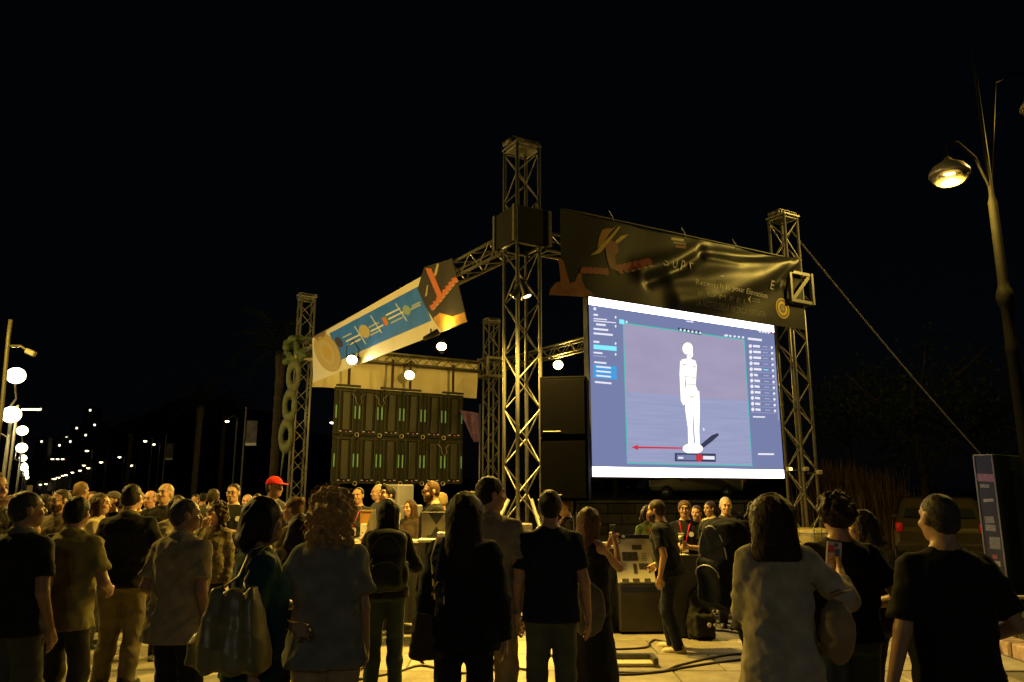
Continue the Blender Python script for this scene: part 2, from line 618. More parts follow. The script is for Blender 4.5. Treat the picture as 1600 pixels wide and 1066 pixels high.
def person(px, py, Y, face, label, sex='m', girth=1.0, sk='m', top=None, bottom=None, hair=None, shoes=(.02, .02, .02),
           arms=('hang', 'hang'), head=(0, 0), lean=0.0, twist=0.0, stance=.11, group=None, vox=.011, glasses=None,
           beard=None, feat=True, collar=None, lanyard=None, cap=None, eyes=False, logo=False, hgt=None, strands=0, step=0.0, seed=None,
           visor=None):
    top = top or {}
    bottom = bottom or {}
    hair = hair or {}
    P0 = at(px, py, Y)
    seed = seed if seed is not None else int(px * 7 + py) % 9973
    rs = np.random.RandomState(seed)
    hh = hair.get('lift', .012)
    H = hgt or max(1.40, min(2.0, P0.z))
    sc = H / (1.75 + hh)
    root = thing('person', label, 'person', (P0.x, P0.y, 0), R(face), group, scale=sc)
    B = MALE if sex == 'm' else FEM
    sw = B['sw'] * (0.5 + 0.5 * girth)
    ax = np.array(B['ax']) * girth
    ay = np.array(B['ay']) * girth
    ax[-1], ay[-1] = B['ax'][-1], B['ay'][-1]
    Rt = rz_(twist) @ rx(-lean)
    hc = np.array((0, 0, .95))
    T = lambda p: hc + Rt @ (np.array(p, float) - hc)
    # keep the head above the marked spot when the torso leans
    hcpos, Rh, nb = head_frame(T, Rt, *head)
    if lean or twist:
        off = Matrix.Rotation(R(face), 3, 'Z') @ Vector((hcpos[0], hcpos[1], 0)) * sc
        root.location = (P0.x - off.x, P0.y - off.y, 0)
    S = {-1: T((-sw, -.012, 1.402)), 1: T((sw, -.012, 1.402))}
    # ---- arms
    A = {}
    for sd, spec in ((-1, arms[0]), (1, arms[1])):
        if spec == 'hang':
            spec = ('hang', .05 + rs.uniform(0, .03), rs.uniform(-.04, .06))
        if spec[0] == 'hang':
            w = S[sd] + np.array((sd * (spec[1] + .01), spec[2], -.53))
            hint = (sd * .35, -1, 0)
            opt = spec[3] if len(spec) > 3 else {}
        else:
            w = T(spec[1])
            opt = spec[2] if len(spec) > 2 else {}
            hint = Rt @ np.array(opt.get('hint', (sd * .7, -.5, -1)))
        El, Wr = ik(S[sd], w, .295, .255, hint)
        fd = (Wr - El) / np.linalg.norm(Wr - El)
        hd = np.array(opt['hd'], float) if 'hd' in opt else fd
        hd = hd / np.linalg.norm(hd)
        nrm = np.array(opt.get('palm', (-sd, 0, 0.0)), float)
        nrm = nrm - hd * (nrm @ hd)
        nrm /= max(np.linalg.norm(nrm), 1e-6)
        th = np.cross(nrm, hd) * sd       # thumb side
        A[sd] = dict(E=El, W=Wr, hd=hd, n=nrm, t=th, curl=opt.get('curl', .35), spec=spec[0])
    # ---- legs
    Lg = {}
    for sd in (-1, 1):
        hp = np.array((sd * .088 * girth ** .5, 0, .90))
        an = np.array((sd * stance, sd * step - .02, .085))
        kn, _ = ik(hp, an, .425, .41, (0, 1, 0))
        Lg[sd] = (hp, kn, an)
    pts = [hcpos + Rh @ np.array((sx * .1, sy * .13, sz * .14)) for sx in (-1, 1) for sy in (-1, 1) for sz in (-1, 1)]
    for sd in (-1, 1):
        pts += [A[sd]['E'] - .07, A[sd]['E'] + .07, A[sd]['W'] + A[sd]['hd'] * .2 - .06, A[sd]['W'] + A[sd]['hd'] * .2 + .06, A[sd]['W'] - .06, A[sd]['W'] + .06]
        pts += [S[sd] - .1, S[sd] + .1, Lg[sd][2] + np.array((.1, .2, 0)), Lg[sd][2] - np.array((.1, .1, .085)), Lg[sd][1] + .1, Lg[sd][1] - .1]
    pts += [hc + np.array((ax.max() + .03, ay.max() + .05, 0)), hc - np.array((ax.max() + .03, ay.max() + .05, 0))]
    pts = np.array(pts)
    lo, hi = pts.min(0), pts.max(0)
    lo[2] = .0
    F = Field(lo, hi, vox)
    h_ = lambda x, y, z: hcpos + Rh @ np.array((x, y, z))
    # torso, limbs
    F.loft(B['z'], ax, ay, B['cy'], k=.03, rot=Rt, org=hc - Rt @ hc)
    for sd in (-1, 1):
        F.cap(T((sd * .035, -.024, 1.455)), S[sd], .046, .054, .04)
    F.cap(T((0, -.03, 1.46)), h_(0, -.025, -.06), .062 if sex == 'm' else .05, .056 if sex == 'm' else .046, .035)
    if sex == 'f':
        for sd in (-1, 1):
            F.ell(T((sd * .07, .075, 1.285)), (.066, .062, .062), .03)
    la = 1.0 if sex == 'm' else .86
    for sd in (-1, 1):
        a = A[sd]
        F.cap(S[sd], a['E'], .050 * la * girth ** .5, .040 * la, .02)
        F.cap(a['E'], a['W'], .041 * la, .027 * la, .015)
        W_, d, n, t = a['W'], a['hd'], a['n'], a['t']
        hs = 1.0 if sex == 'm' else .9
        for o in (-.026, 0, .026):
            F.cap(W_ + d * .012 + t * o * .7 * hs, W_ + d * .082 * hs + t * o * hs, .0165 * hs, .0145 * hs, .014)
        for i, (o, l, dl) in enumerate(((.033, .068, 0), (.011, .076, .004), (-.011, .072, .002), (-.032, .056, -.006))):
            b = W_ + d * (.084 + dl) * hs + t * o * hs
            c1 = a['curl'] * (1 + .15 * i)
            d1 = d * math.cos(c1) + n * math.sin(c1) + t * o * 1.6
            d2 = d * math.cos(c1 * 2.1) + n * math.sin(c1 * 2.1)
            m1 = b + d1 * l * .55 * hs
            F.cap(b, m1, .0098 * hs, .0092 * hs, .005)
            F.cap(m1, m1 + d2 * l * .5 * hs, .0092 * hs, .0075 * hs, .004)
        b = W_ + d * .026 * hs + t * .026 * hs
        m1 = b + (d * .6 + t * .62 + n * .35) * .042 * hs
        F.cap(b, m1, .0145 * hs, .012 * hs, .012)
        F.cap(m1, m1 + (d * .88 + n * .35 + t * .1) * .034 * hs, .0115 * hs, .009 * hs, .005)
        hp, kn, an = Lg[sd]
        F.cap(hp, kn, .078 * girth ** .5, .053, .03)
        F.cap(kn, kn * .55 + an * .45 + np.array((0, -.012, 0)), .052, .050, .02)
        F.cap(kn * .55 + an * .45 + np.array((0, -.012, 0)), an, .050, .034, .02)
        F.cap(an + np.array((0, -.02, -.04)), an + np.array((0, .12, -.055)), .034, .024, .02)
    # head and face
    fw = 1.0 if sex == 'm' else .94
    F.ell(h_(0, -.012, .03), (.076 * fw, .096, .090), .02, Rh)
    F.ell(h_(0, .022, -.045), (.060 * fw, .066, .072), .03, Rh)
    F.ell(h_(0, .055, -.088), (.026, .026, .020), .03, Rh)
    if feat:
        F.cap(h_(-.034, .078, .030), h_(.034, .078, .030), .011, .011, .018)
        for sd in (-1, 1):
            F.ell(h_(sd * .031, .096, .008), (.019, .016, .012), .014, Rh, sub=True)
            F.ell(h_(sd * .040, .066, -.026), (.020, .020, .018), .02, Rh)
        F.cap(h_(0, .082, .016), h_(0, .106, -.024), .0085, .0125, .012)
        F.cap(h_(-.011, .094, -.030), h_(.011, .094, -.030), .0085, .0085, .006)
        F.cap(h_(-.017, .083, -.054), h_(.017, .083, -.054), .0085, .0085, .006)
        F.cap(h_(-.014, .081, -.066), h_(.014, .081, -.066), .009, .009, .006)
        F.cap(h_(-.020, .099, -.060), h_(.020, .099, -.060), .0035, .0035, .003, sub=True)
    for sd in (-1, 1):
        F.ell(h_(sd * .077 * fw, -.008, -.002), (.011, .020, .032), .008, Rh)
    link('body', F.mesh('body', skin(SKINS[sk] if isinstance(sk, str) else sk)), root)

    # ---- trousers, skirt or shorts
    bk = bottom.get('kind', 'trousers')
    bc = bottom.get('c', (.03, .03, .035))
    fit = bottom.get('fit', 1.0)
    wz = bottom.get('waist', max(.94, min(1.03, top.get('hem', .88) + .06)))
    if bk:
        F = Field((lo[0], lo[1], 0), (hi[0], hi[1], 1.15), vox + .002)
        i = lambda z, arr: float(np.interp(z, B['z'], arr))
        if bk == 'skirt':
            hz = bottom.get('hem', .12)
            F.loft([hz, .45, .86, .96, wz], [.26, .23, ax[0] + .02, ax[1] + .016, i(wz, ax) + .012],
                   [.22, .19, ay[0] + .02, ay[1] + .016, i(wz, ay) + .012], [0, 0, B['cy'][0], B['cy'][1], 0], k=.02)
        else:
            zt_ = max(wz, .965)
            F.loft([.84, .90, .96, zt_], [ax[0] + .002, ax[0] + .010, ax[1] + .006, i(wz, ax) + .005],
                   [ay[0] + .006, ay[0] + .012, ay[1] + .006, i(wz, ay) + .005], [0, -.005, -.012, -.003], k=.02)
            for sd in (-1, 1):
                hp, kn, an = Lg[sd]
                ft = np.array((0, 0, .0))
                if bk == 'shorts':
                    F.cap(hp, kn * .9 + hp * .1, .098 * fit, .082 * fit, .03, cut=True)
                else:
                    e = an + (np.array((0, 0, -.03)))
                    F.cap(hp, kn, .094 * fit * girth ** .5, .071 * fit, .03)
                    F.cap(kn, kn * .55 + e * .45 + np.array((0, -.010, 0)), .070 * fit, .069 * fit, .03)
                    F.cap(kn * .55 + e * .45 + np.array((0, -.010, 0)), e, .068 * fit, .060 * fit * bottom.get('flare', 1.0), .025, cut=True)
        F.plane((0, 0, wz), (0, 0, 1))
        F.wrinkle(.0055, seed + 3, 24, (1, 1, 1.0))
        link({'skirt': 'skirt', 'shorts': 'shorts'}.get(bk, 'trousers'), F.mesh('trousers', fabric(bc, 'trouser_cloth')), root)
    # ---- top
    tk = top.get('kind', 'tee')
    tc = top.get('c', (.02, .02, .022))
    if tk:
        ease = top.get('ease', .023)
        hem = top.get('hem', .88)
        flare = top.get('flare', .016)
        sl = top.get('sleeve', {'tee': .62, 'polo': .66, 'shirt': .72, 'jacket': 1.93, 'tank': 0, 'hoodie': 1.93, 'blouse': 1.6}.get(tk, .62))
        sr = top.get('sr', 1.0)
        ex = [T(S[sd]) for sd in (-1, 1)] + [A[sd]['E'] for sd in (-1, 1)] + [A[sd]['W'] for sd in (-1, 1)] + [S[-1], S[1], T((0, 0, 1.53)), T((.25, .2, hem)), T((-.25, -.2, hem)),
             T((.25, -.2, hem)), T((-.25, .2, hem))]
        ex = np.array(ex)
        F = Field(ex.min(0) - .11, ex.max(0) + .11, vox + .002)
        zz = np.array([hem] + [z for z in (.86, .91, .96, 1.03, 1.10, 1.22, 1.33, 1.41, 1.452) if z > hem + .015] + [1.492 + top.get('neck', 0)])
        X = np.interp(zz, B['z'], ax) + ease
        Yv = np.interp(zz, B['z'], ay) + ease
        if top.get('loose', True):
            i0, i1 = int(np.argmin(abs(zz - .96))), int(np.argmin(abs(zz - 1.33)))
            for arr, sl_ in ((X, .006), (Yv, .0)):
                for q_ in range(i0 + 1, i1):
                    f_ = (zz[q_] - zz[i0]) / (zz[i1] - zz[i0])
                    arr[q_] = max(arr[q_], arr[i0] * (1 - f_) + arr[i1] * f_ - sl_)
                for q_ in range(i0 - 1, -1, -1):
                    arr[q_] = max(arr[q_], arr[q_ + 1])
        for arr in (X, Yv):
            arr[0] = max(arr[0], arr[1]) + flare
            if zz[1] < .93:
                arr[1] += flare * .6
        X[-1] = B['ax'][-1] + .012
        Yv[-1] = B['ay'][-1] + .012
        C = np.interp(zz, B['z'], B['cy'])
        C[zz < .95] = B['cy'][1]
        if sex == 'f':
            for sd in (-1, 1):
                F.ell(T((sd * .07, .078, 1.285)), (.076, .070, .072), .0)
        F.loft(zz, X, Yv, C, k=.05, rot=Rt, org=hc - Rt @ hc)
        for sd in (-1, 1):
            if sl > 0:
                F.cap(T((sd * .035, -.024, 1.452)), S[sd], .056, .060, .04)
                a = A[sd]
                if sl <= 1:
                    F.cap(S[sd], S[sd] + (a['E'] - S[sd]) * sl, .060 * sr, (.066 if tk != 'tight' else .055) * sr, .03, cut=True)
                else:
                    F.cap(S[sd], a['E'], .060 * sr, .055 * sr, .03)
                    F.cap(a['E'], a['E'] + (a['W'] - a['E']) * (sl - 1), .057 * sr, .044 * sr, .02, cut=True)
        n = Rt @ np.array((0, 0, -1.0))
        F.wrinkle(top.get('wr', .0075) * 1.15, seed + 11, top.get('wf', 18), (1, .6, .7))
        F.wrinkle(.0026, seed + 12, 46, (1, .6, .55))
        # hem: cut level, in the torso's own frame
        hp0 = T((0, 0, hem + .004))
        lowmask = F.z < hem + .10
        d = ((F.x - hp0[0]) * n[0])[:, None, None] + ((F.y - hp0[1]) * n[1])[None, :, None] + ((F.z - hp0[2]) * n[2])[None, None, :]
        core = (np.abs(F.x) < X.max() * .9)[:, None, None] | np.zeros_like(d, bool)
        F.d = np.where(core & (d > -0.01), np.maximum(F.d, d), F.d).astype(np.float32)
        nm = {'tee': 't_shirt', 'polo': 'polo_shirt', 'shirt': 'shirt', 'jacket': 'jacket', 'tank': 'sleeveless_top', 'hoodie': 'hooded_top', 'blouse': 'blouse'}[tk]
        mm = top.get('mat') or fabric(tc, 'shirt_cloth')
        link(nm, F.mesh(nm, mm), root)
        if collar:
            b = MB()
            cm = T((0, -.016, 1.488))
            q = Matrix(Rt.tolist()) @ Matrix.Rotation(R(-14), 3, 'X')
            prof = [(.072, -.012), (.074, .016), (.069, .032), (.077, .030), (.090, .0), (.088, -.016)]
            b.lathe(prof, 18, cm, q)
            b.build('collar', fabric(collar, 'collar_cloth'), root, True)
    # ---- hair
    hk = hair.get('kind', 'short')
    hcol = hair.get('c', (.012, .009, .007))
    if hk and hk != 'none':
        L = hair.get('len', 0)
        ex = np.array([h_(sx * .19, sy * .19, sz) for sx in (-1, 1) for sy in (-1, 1) for sz in (-.16, .22)] + [hcpos + np.array((0, 0, -.12 - L)) + np.array((a, b, 0)) for a in (-.2, .2) for b in (-.26, .1)])
        F = Field(ex.min(0), ex.max(0), .009)
        lift = hh
        vol = hair.get('vol', 0)
        F.ell(h_(0, -.020, .034), (.080 + vol, .098 + vol, .090 + lift - .004), .02, Rh)
        F.ell(h_(0, -.052, -.012), (.070 + vol, .060 + vol, .070), .02, Rh)
        if hk == 'quiff':
            F.ell(h_(.01, .048, .098), (.050, .045, .036), .03, Rh)
        if hk in ('long', 'bob'):
            down = np.array((0, 0, -1.0))
            e0 = h_(0, -.045, .0)
            e1 = e0 + down * (.10 + L) + Rt @ np.array((0, -.055, 0))
            w0 = .088 + vol
            for o in (-.045, 0, .045):
                p0 = e0 + Rh @ np.array((o, 0, 0)); p1 = e1 + Rt @ np.array((o * hair.get('spread', 1.25), 0, 0))
                F.cap(p0, p1, w0 - abs(o) * .75, hair.get('tip', .052), .03)
            for sd in (-1, 1):
                F.cap(h_(sd * .066, .005, .035), h_(sd * .072, .004, -.03) + down * min(L * .6 + .05, .2), .034 + vol, .028, .025)
        if hk == 'bun':
            F.ell(h_(0, -.085, .085), (.050, .046, .046), .012, Rh)
        if hk == 'pony':
            F.cap(h_(0, -.10, .03), h_(0, -.15, -.05), .03, .034, .02)
            F.cap(h_(0, -.15, -.05), h_(0, -.14, -.22), .034, .016, .02)
        if hk == 'curly':
            for i in range(int(hair.get('n', 90) * 1.9)):
                u = rs.normal(size=3); u /= np.linalg.norm(u)
                if u[1] > .45 and u[2] < .45:
                    continue
                if u[2] < -.75:
                    continue
                q = np.array((0, -.022, .035)) + u * np.array((.086 + vol, .100 + vol, .094 + vol)) * rs.uniform(.86, 1.08)
                r_ = rs.uniform(.011, .023)
                F.ell(h_(*q), (r_, r_, r_ * rs.uniform(.8, 1.3)), .006)
            if L:
                for i in range(int(80 + L * 520)):
                    u = rs.uniform(-1, 1); zz = rs.uniform(-.06 - L, .03)
                    q = np.array((u * (.095 + vol), -.03 - rs.uniform(0, .075) - .02 * (1 - u * u), zz))
                    r_ = rs.uniform(.014, .026)
                    F.ell(h_(*q), (r_, r_, r_ * 1.2), .01)
        # keep the face clear
        kf = .012
        if hk in ('short', 'quiff', 'bun', 'pony', 'fade', 'curly'):
            hz = .062 if hk != 'curly' else .055
            n = Rh @ np.array((0, .70, -.714))
            if hk == 'curly' and L:
                F.ell(h_(0, .13, -.045), (.075, .10, .10), .012, Rh, sub=True)
            else:
                p = h_(0, .090, hz)
                dpl = ((F.x - p[0]) * n[0])[:, None, None] + ((F.y - p[1]) * n[1])[None, :, None] + ((F.z - p[2]) * n[2])[None, None, :]
                nn = Rh @ np.array((0, -.2, -1.0))
                pn = h_(0, -.06, -.082)
                F.d = np.maximum(F.d, dpl.astype(np.float32))
                F.plane(pn, nn)
        else:
            F.ell(h_(0, .125, -.035), (.064, .085, .098), kf, Rh, sub=True)
        if hk in ('long', 'bob'):
            F.wrinkle(.0035, seed + 5, 90, (1, 1, .06))
            F.wrinkle(.0045, seed + 6, 22, (1, 1, .12))
        else:
            F.wrinkle(.0035, seed + 5, 80, (1, 1, .6))
        hm = hairm(hcol)
        me = F.mesh('hair', hm)
        link('hair', me, root)
        if strands and hk in ('long', 'bob', 'curly'):
            v = np.empty(len(me.vertices) * 3, np.float32); me.vertices.foreach_get('co', v); v = v.reshape(-1, 3)
            b = MB()
            for i in range(strands):
                p = v[rs.randint(len(v))]
                o = p - (hcpos + np.array((0, -.02, .01))); o[2] *= .4 if hk in ('long', 'bob') else 1
                o /= np.linalg.norm(o) + 1e-6
                if (np.linalg.inv(Rh) @ (p - hcpos))[1] > .055 and (np.linalg.inv(Rh) @ (p - hcpos))[2] < .07:
                    continue
                ln = rs.uniform(.02, .055) * hair.get('sl', 1)
                q = [p - o * .004]
                if hk == 'curly':
                    t1 = np.cross(o, rs.normal(size=3)); t1 /= np.linalg.norm(t1) + 1e-6; t2 = np.cross(o, t1)
                    for s_ in range(1, 7):
                        a_ = s_ * .8
                        q.append(p + o * ln * s_ / 9 + (t1 * math.sin(a_) + t2 * (1 - math.cos(a_))) * .010)
                else:
                    dn = np.array((0, 0, -1.0)) if hk in ('long', 'bob') else rs.normal(size=3) * .5
                    for s_ in (1, 2, 3):
                        q.append(p + o * (ln * .16 * s_ + .002) + dn * ln * .33 * s_ + rs.normal(size=3) * .003)
                b.path(q, .0013, 3, .0004)
            tag(b.build('hair_strand', hm, root, True), kind='stuff')
    # ---- face details
    if feat and eyes:
        ew = mat('eye_white', (.24, .20, .17), rough=.3)
        for sd in (-1, 1):
            o = MB().ball(h_(sd * .031, .0795, .007), .0105, 8, 6).build('eye', ew, root, True)
            MB().ball(h_(sd * .031, .0850, .007), .0064, 8, 6).build('iris', mat('iris', (.02, .012, .008), rough=.2), o, True)
            MB().path([h_(sd * .016, .090, .029), h_(sd * .032, .091, .035), h_(sd * .048, .078, .030)], .0042, 5, .0028).build(
                'eyebrow', hairm(hcol if hk != 'none' else (.03, .02, .015)), root, True)
        b = MB().path([h_(-.021, .0905, -.0605), h_(0, .0945, -.059), h_(.021, .0905, -.0605)], .0038, 5)
        b.build('mouth', mat('lips', (.26, .10, .075), rough=.4), root, True)
    if beard:
        F = Field(hcpos - .17, hcpos + .17, .009)
        F.ell(h_(0, .024, -.055), (.066, .073, .070), .02, Rh)
        F.ell(h_(0, .062, -.094), (.034, .030, .024), .03, Rh)
        F.plane(h_(0, .06, -.036), Rh @ np.array((0, .25, 1.0)))
        F.plane(h_(0, .0, -.05), Rh @ np.array((0, -1.0, 0.15)))
        F.ell(h_(0, .10, -.060), (.026, .02, .010), .006, Rh, sub=True)
        F.wrinkle(.003, seed + 8, 90)
        link('beard', F.mesh('beard', hairm(beard)), root)
    if glasses:
        b = MB()
        for sd in (-1, 1):
            b.torus(h_(sd * .033, .100, .004), .024, .0026, 14, 5, Matrix(Rh.tolist()) @ Matrix.Rotation(R(90), 3, 'X'), (1, .82, 1))
            b.path([h_(sd * .056, .098, .010), h_(sd * .078, .06, .010), h_(sd * .081, .0, .012)], .0024, 4)
        b.path([h_(-.010, .102, .008), h_(0, .106, .011), h_(.010, .102, .008)], .0022, 4)
        b.build('glasses', mat('glasses_frame', glasses, rough=.35), root, True)
    if lanyard:
        b = MB()
        yf = lambda z: float(np.interp(z, B['z'], ay + np.array(B['cy']))) + .026
        for sd in (-1, 1):
            q = [T((sd * .055, -.075, 1.478)), T((sd * .078, -.015, 1.492)), T((sd * .072, .05, 1.47)), T((sd * .055, yf(1.40) + .005, 1.40)), T((sd * .028, yf(1.30), 1.29)), T((sd * .004, yf(1.22) + .004, 1.19))]
            b.path(q, .011, 6, flat=.3)
        b.path([T((-.055, -.075, 1.478)), T((0, -.085, 1.482)), T((.055, -.075, 1.478))], .011, 6, flat=.3)
        o = b.build('lanyard', fabric(lanyard, 'lanyard_ribbon'), root, True)
        m = Matrix(Rt.tolist()).to_4x4()
        b = MB().bbox((0, 0, 0), (.085, .004, .11), .002, Matrix(Rt.tolist()))
        b.build('badge', mat('badge_card', (.6, .55, .5), rough=.3), o, loc=Vector(T((0, yf(1.2) + .012, 1.135))))
    if logo:
        yy = float(np.interp(1.31, B['z'], ay + np.array(B['cy']))) + ease + .012
        m = mat('shirt_print', (.7, .68, .62), rough=.7)
        q = Matrix(Rt.tolist())
        MB().lathe([(0, -.002), (.034, -.002), (.034, .003), (0, .003)], 16, T((-.085, yy - .010, 1.315)), q @ Matrix.Rotation(R(90), 3, 'X')).build('shirt_print', m, root)
        for x0, z0, w_ in ((.05, 1.325, .085), (.05, 1.302, .06)):
            MB().box(T((x0, yy, z0)), (w_, .006, .014), q).build('shirt_print', m, root)
    if cap:
        F = Field(hcpos - .2, hcpos + .26, .008)
        F.ell(h_(0, -.014, .045), (.088, .106, .090), .01, Rh)
        F.plane(h_(0, 0, .040), Rh @ np.array((0, .05, -1.0)))
        F.loft([-.004, .004], [.075, .075], [.075, .072], k=.012, rot=Rh @ rx(-8), org=h_(0, .105, .046), e=2.6)
        link('cap', F.mesh('cap', fabric(cap, 'cap_cloth')), root)
    # ---- shoes
    for sd in (-1, 1):
        an = Lg[sd][2]
        o = link('shoe', shoe(shoes), root, loc=Vector((an[0], an[1] + .012, 0)))
        o.rotation_euler = (0, 0, R(-sd * 10))
    root['_H'] = round(H, 2)
    del root['_H']
    info = dict(root=root, H=H, S=S, A=A, T=T, hc=hcpos, Rh=Rh, h=h_, ax=ax, ay=ay, B=B, sc=sc,
                w=lambda p: Vector(root.matrix_basis @ Vector(p)))
    print('person %4d  H=%.2f  %s' % (px, H, label[:50]))
    return info

# ------------------------------------------------------------------ shared colours
ALU = mat('aluminium', (.175, .172, .165), rough=.45, metal=.45, noise=.12, nscale=30, bump=.05, bscale=90)
BLACK = mat('black_paint', (.012, .012, .013), rough=.45, noise=.2, nscale=20)
BLACKM = mat('black_metal', (.02, .02, .02), rough=.5, metal=.2)
STEEL = mat('dark_steel', (.09, .09, .085), rough=.5, metal=.6, noise=.25, nscale=12)
CABLE = mat('cable_rubber', (.018, .010, .010), rough=.5)

MT, RT, LT, BT = Vector((.136, 9.725, 0)), Vector((4.806, 12.457, 0)), Vector((-5.19, 18.146, 0)), Vector((-.594, 20.898, 0))
E1 = (RT - MT).normalized()
E2 = (LT - MT).normalized()
NF = Vector((E1.y, -E1.x, 0))        # out of the front face, towards the crowd
NL = Vector((-E2.y, E2.x, 0))        # out of the long left face
UP = Vector((0, 0, 1))


def on_plane(x, y, P, n):
    r = ray(x, y)
    t = (P - CAM).dot(n) / r.dot(n)
    return CAM + r * t


def text_mesh(s, size, spacing=1.0):
    cu = bpy.data.curves.new('text', 'FONT')
    cu.body = s
    cu.size = size
    cu.space_character = spacing
    cu.resolution_u = 3
    o = bpy.data.objects.new('text', cu)
    COL.objects.link(o)
    dg = bpy.context.evaluated_depsgraph_get()
    me = bpy.data.meshes.new_from_object(o.evaluated_get(dg))
    bpy.data.objects.remove(o)
    return [v.co.copy() for v in me.vertices], [tuple(p.vertices) for p in me.polygons]


# ------------------------------------------------------------------ ground
g = MB().poly([(-560, -60, 0), (560, -60, 0), (560, 700, 0), (-560, 700, 0)])
tag(g.build('ground', mat('asphalt', (.05, .048, .045), rough=.85, noise=.3, nscale=.8, bump=.3, bscale=40)), kind='structure')
pv = MB().poly([(-30, -14, .012), (5.07, -14, .012), (5.07, 60, .012), (-30, 60, .012)])
PAVE = mat('paving_mortar', (.13, .12, .10), rough=.9, noise=.3, nscale=3)
pave = tag(pv.build('pavement', PAVE), kind='structure')
rng = random.Random(3)
slab_m = [mat('paving_stone', (.30 + d, .275 + d, .23 + d), rough=.62, noise=.22, nscale=5, bump=.35, bscale=26) for d in (-.035, 0, .03)]
sl_me = []
for m_ in slab_m:
    sl_me.append(MB().bbox((0, 0, .006), (.985, .685, .020), .006).mesh('paving_stone', m_))
# stones laid in courses; the far ones are joined below
k = 0
far = MB()
row = 0
yy = 4.2
while yy < 24.0:
    x0 = -9.0 + (row % 2) * .5
    for i in range(15):
        x = x0 + i * 1.0
        if x > 4.55:
            continue
        w_vis = abs(x) < yy * .75 + .6
        if yy < 13.5 and w_vis and k < 290:
            o = link('paving_stone', sl_me[rng.choice((0, 1, 1, 2))], pave, loc=(x, yy, .008 + rng.uniform(-.002, .002)))
            k += 1
        elif w_vis:
            far.bbox((x, yy, .014), (.985, .685, .020), .006)
    yy += .70
    row += 1
tag(far.build('paving_stone', slab_m[1], pave), kind='stuff')

# kerb, grass verge, street at the right
kerb = thing('kerb', 'pinkish stone kerb edging the grass strip at the lower right', 'kerb', (5.2, 0, 0))
ks = MB().bbox((0, 0, .07), (.26, .97, .16), .02).mesh('kerb_stone', mat('kerb_granite', (.42, .31, .26), rough=.8, noise=.25, nscale=14, bump=.3, bscale=60))
for i in range(16):
    link('kerb_stone', ks, kerb, loc=(rng.uniform(-.006, .006), 4.5 + i * 1.0, rng.uniform(-.006, .004)))
tag(MB().box((6.18, 10.5, .05), (1.69, 13.5, .09)).build('verge', mat('soil', (.05, .04, .02), rough=.95, noise=.3)), kind='structure')
gr = MB()
for i in range(7000):
    x, y = rng.uniform(5.36, 7.0), 4.6 + 9.0 * rng.random() ** 1.6
    h_ = rng.uniform(.05, .14)
    a = rng.uniform(0, 6.3)
    dx, dy = math.cos(a) * .006, math.sin(a) * .006
    bx_, by_ = rng.uniform(-.05, .05), rng.uniform(-.05, .05)
    gr.add([(x - dx, y - dy, .09), (x + dx, y + dy, .09), (x + bx_, y + by_, .09 + h_)], [(0, 1, 2)])
tag(gr.build('grass', mat('grass_blades', (.05, .085, .02), rough=.6)), kind='stuff')
tag(gr and bpy.data.objects['grass'], 'rough green grass behind the pinkish kerb', 'grass')

# ------------------------------------------------------------------ truss
brace_cache = {}


def brace_mesh(L, r):
    key = (round(L, 3), r)
    if key not in brace_cache:
        brace_cache[key] = MB().tube((0, 0, 0), (0, 0, L), r, n=5, cap=False).mesh('brace', ALU, True)
    return brace_cache[key]


def truss(name, label, group, P0, P1, xdir, size=.30, seg=.29):
    P0, P1 = Vector(P0), Vector(P1)
    z = (P1 - P0).normalized()
    x = (Vector(xdir) - z * Vector(xdir).dot(z)).normalized()
    y = z.cross(x)
    M4 = Matrix(((x.x, y.x, z.x, P0.x), (x.y, y.y, z.y, P0.y), (x.z, y.z, z.z, P0.z), (0, 0, 0, 1)))
    t = thing(name, label, 'truss', mtx=M4, group=group)
    L = (P1 - P0).length
    h_ = size / 2 - .025
    cm = MB().tube((0, 0, 0), (0, 0, L), .0255, n=10).mesh('chord', ALU, True)
    cs = [(-h_, -h_), (h_, -h_), (h_, h_), (-h_, h_)]
    for c in cs:
        link('chord', cm, t, loc=(c[0], c[1], 0))
    n = max(2, int(round(L / seg)))
    s = (L - .12) / n
    for f in range(4):
        a, b = Vector((*cs[f], 0)), Vector((*cs[(f + 1) % 4], 0))
        for i in range(n):
            p, q = (a, b) if (i + f) % 2 == 0 else (b, a)
            p = p + UP * (.06 + i * s)
            q = q + UP * (.06 + (i + 1) * s)
            me = brace_mesh((q - p).length, .0105)
            link('brace', me, t, mtx=Matrix.Translation(p) @ zto(q - p).to_4x4())
    # end frames
    for zz in (.03, L - .03):
        b = MB()
        for f in range(4):
            b.tube((*cs[f], zz), (*cs[(f + 1) % 4], zz), .014, n=5, cap=False)
        tag(b.build('end_frame', ALU, t, True), kind='stuff')
    return t


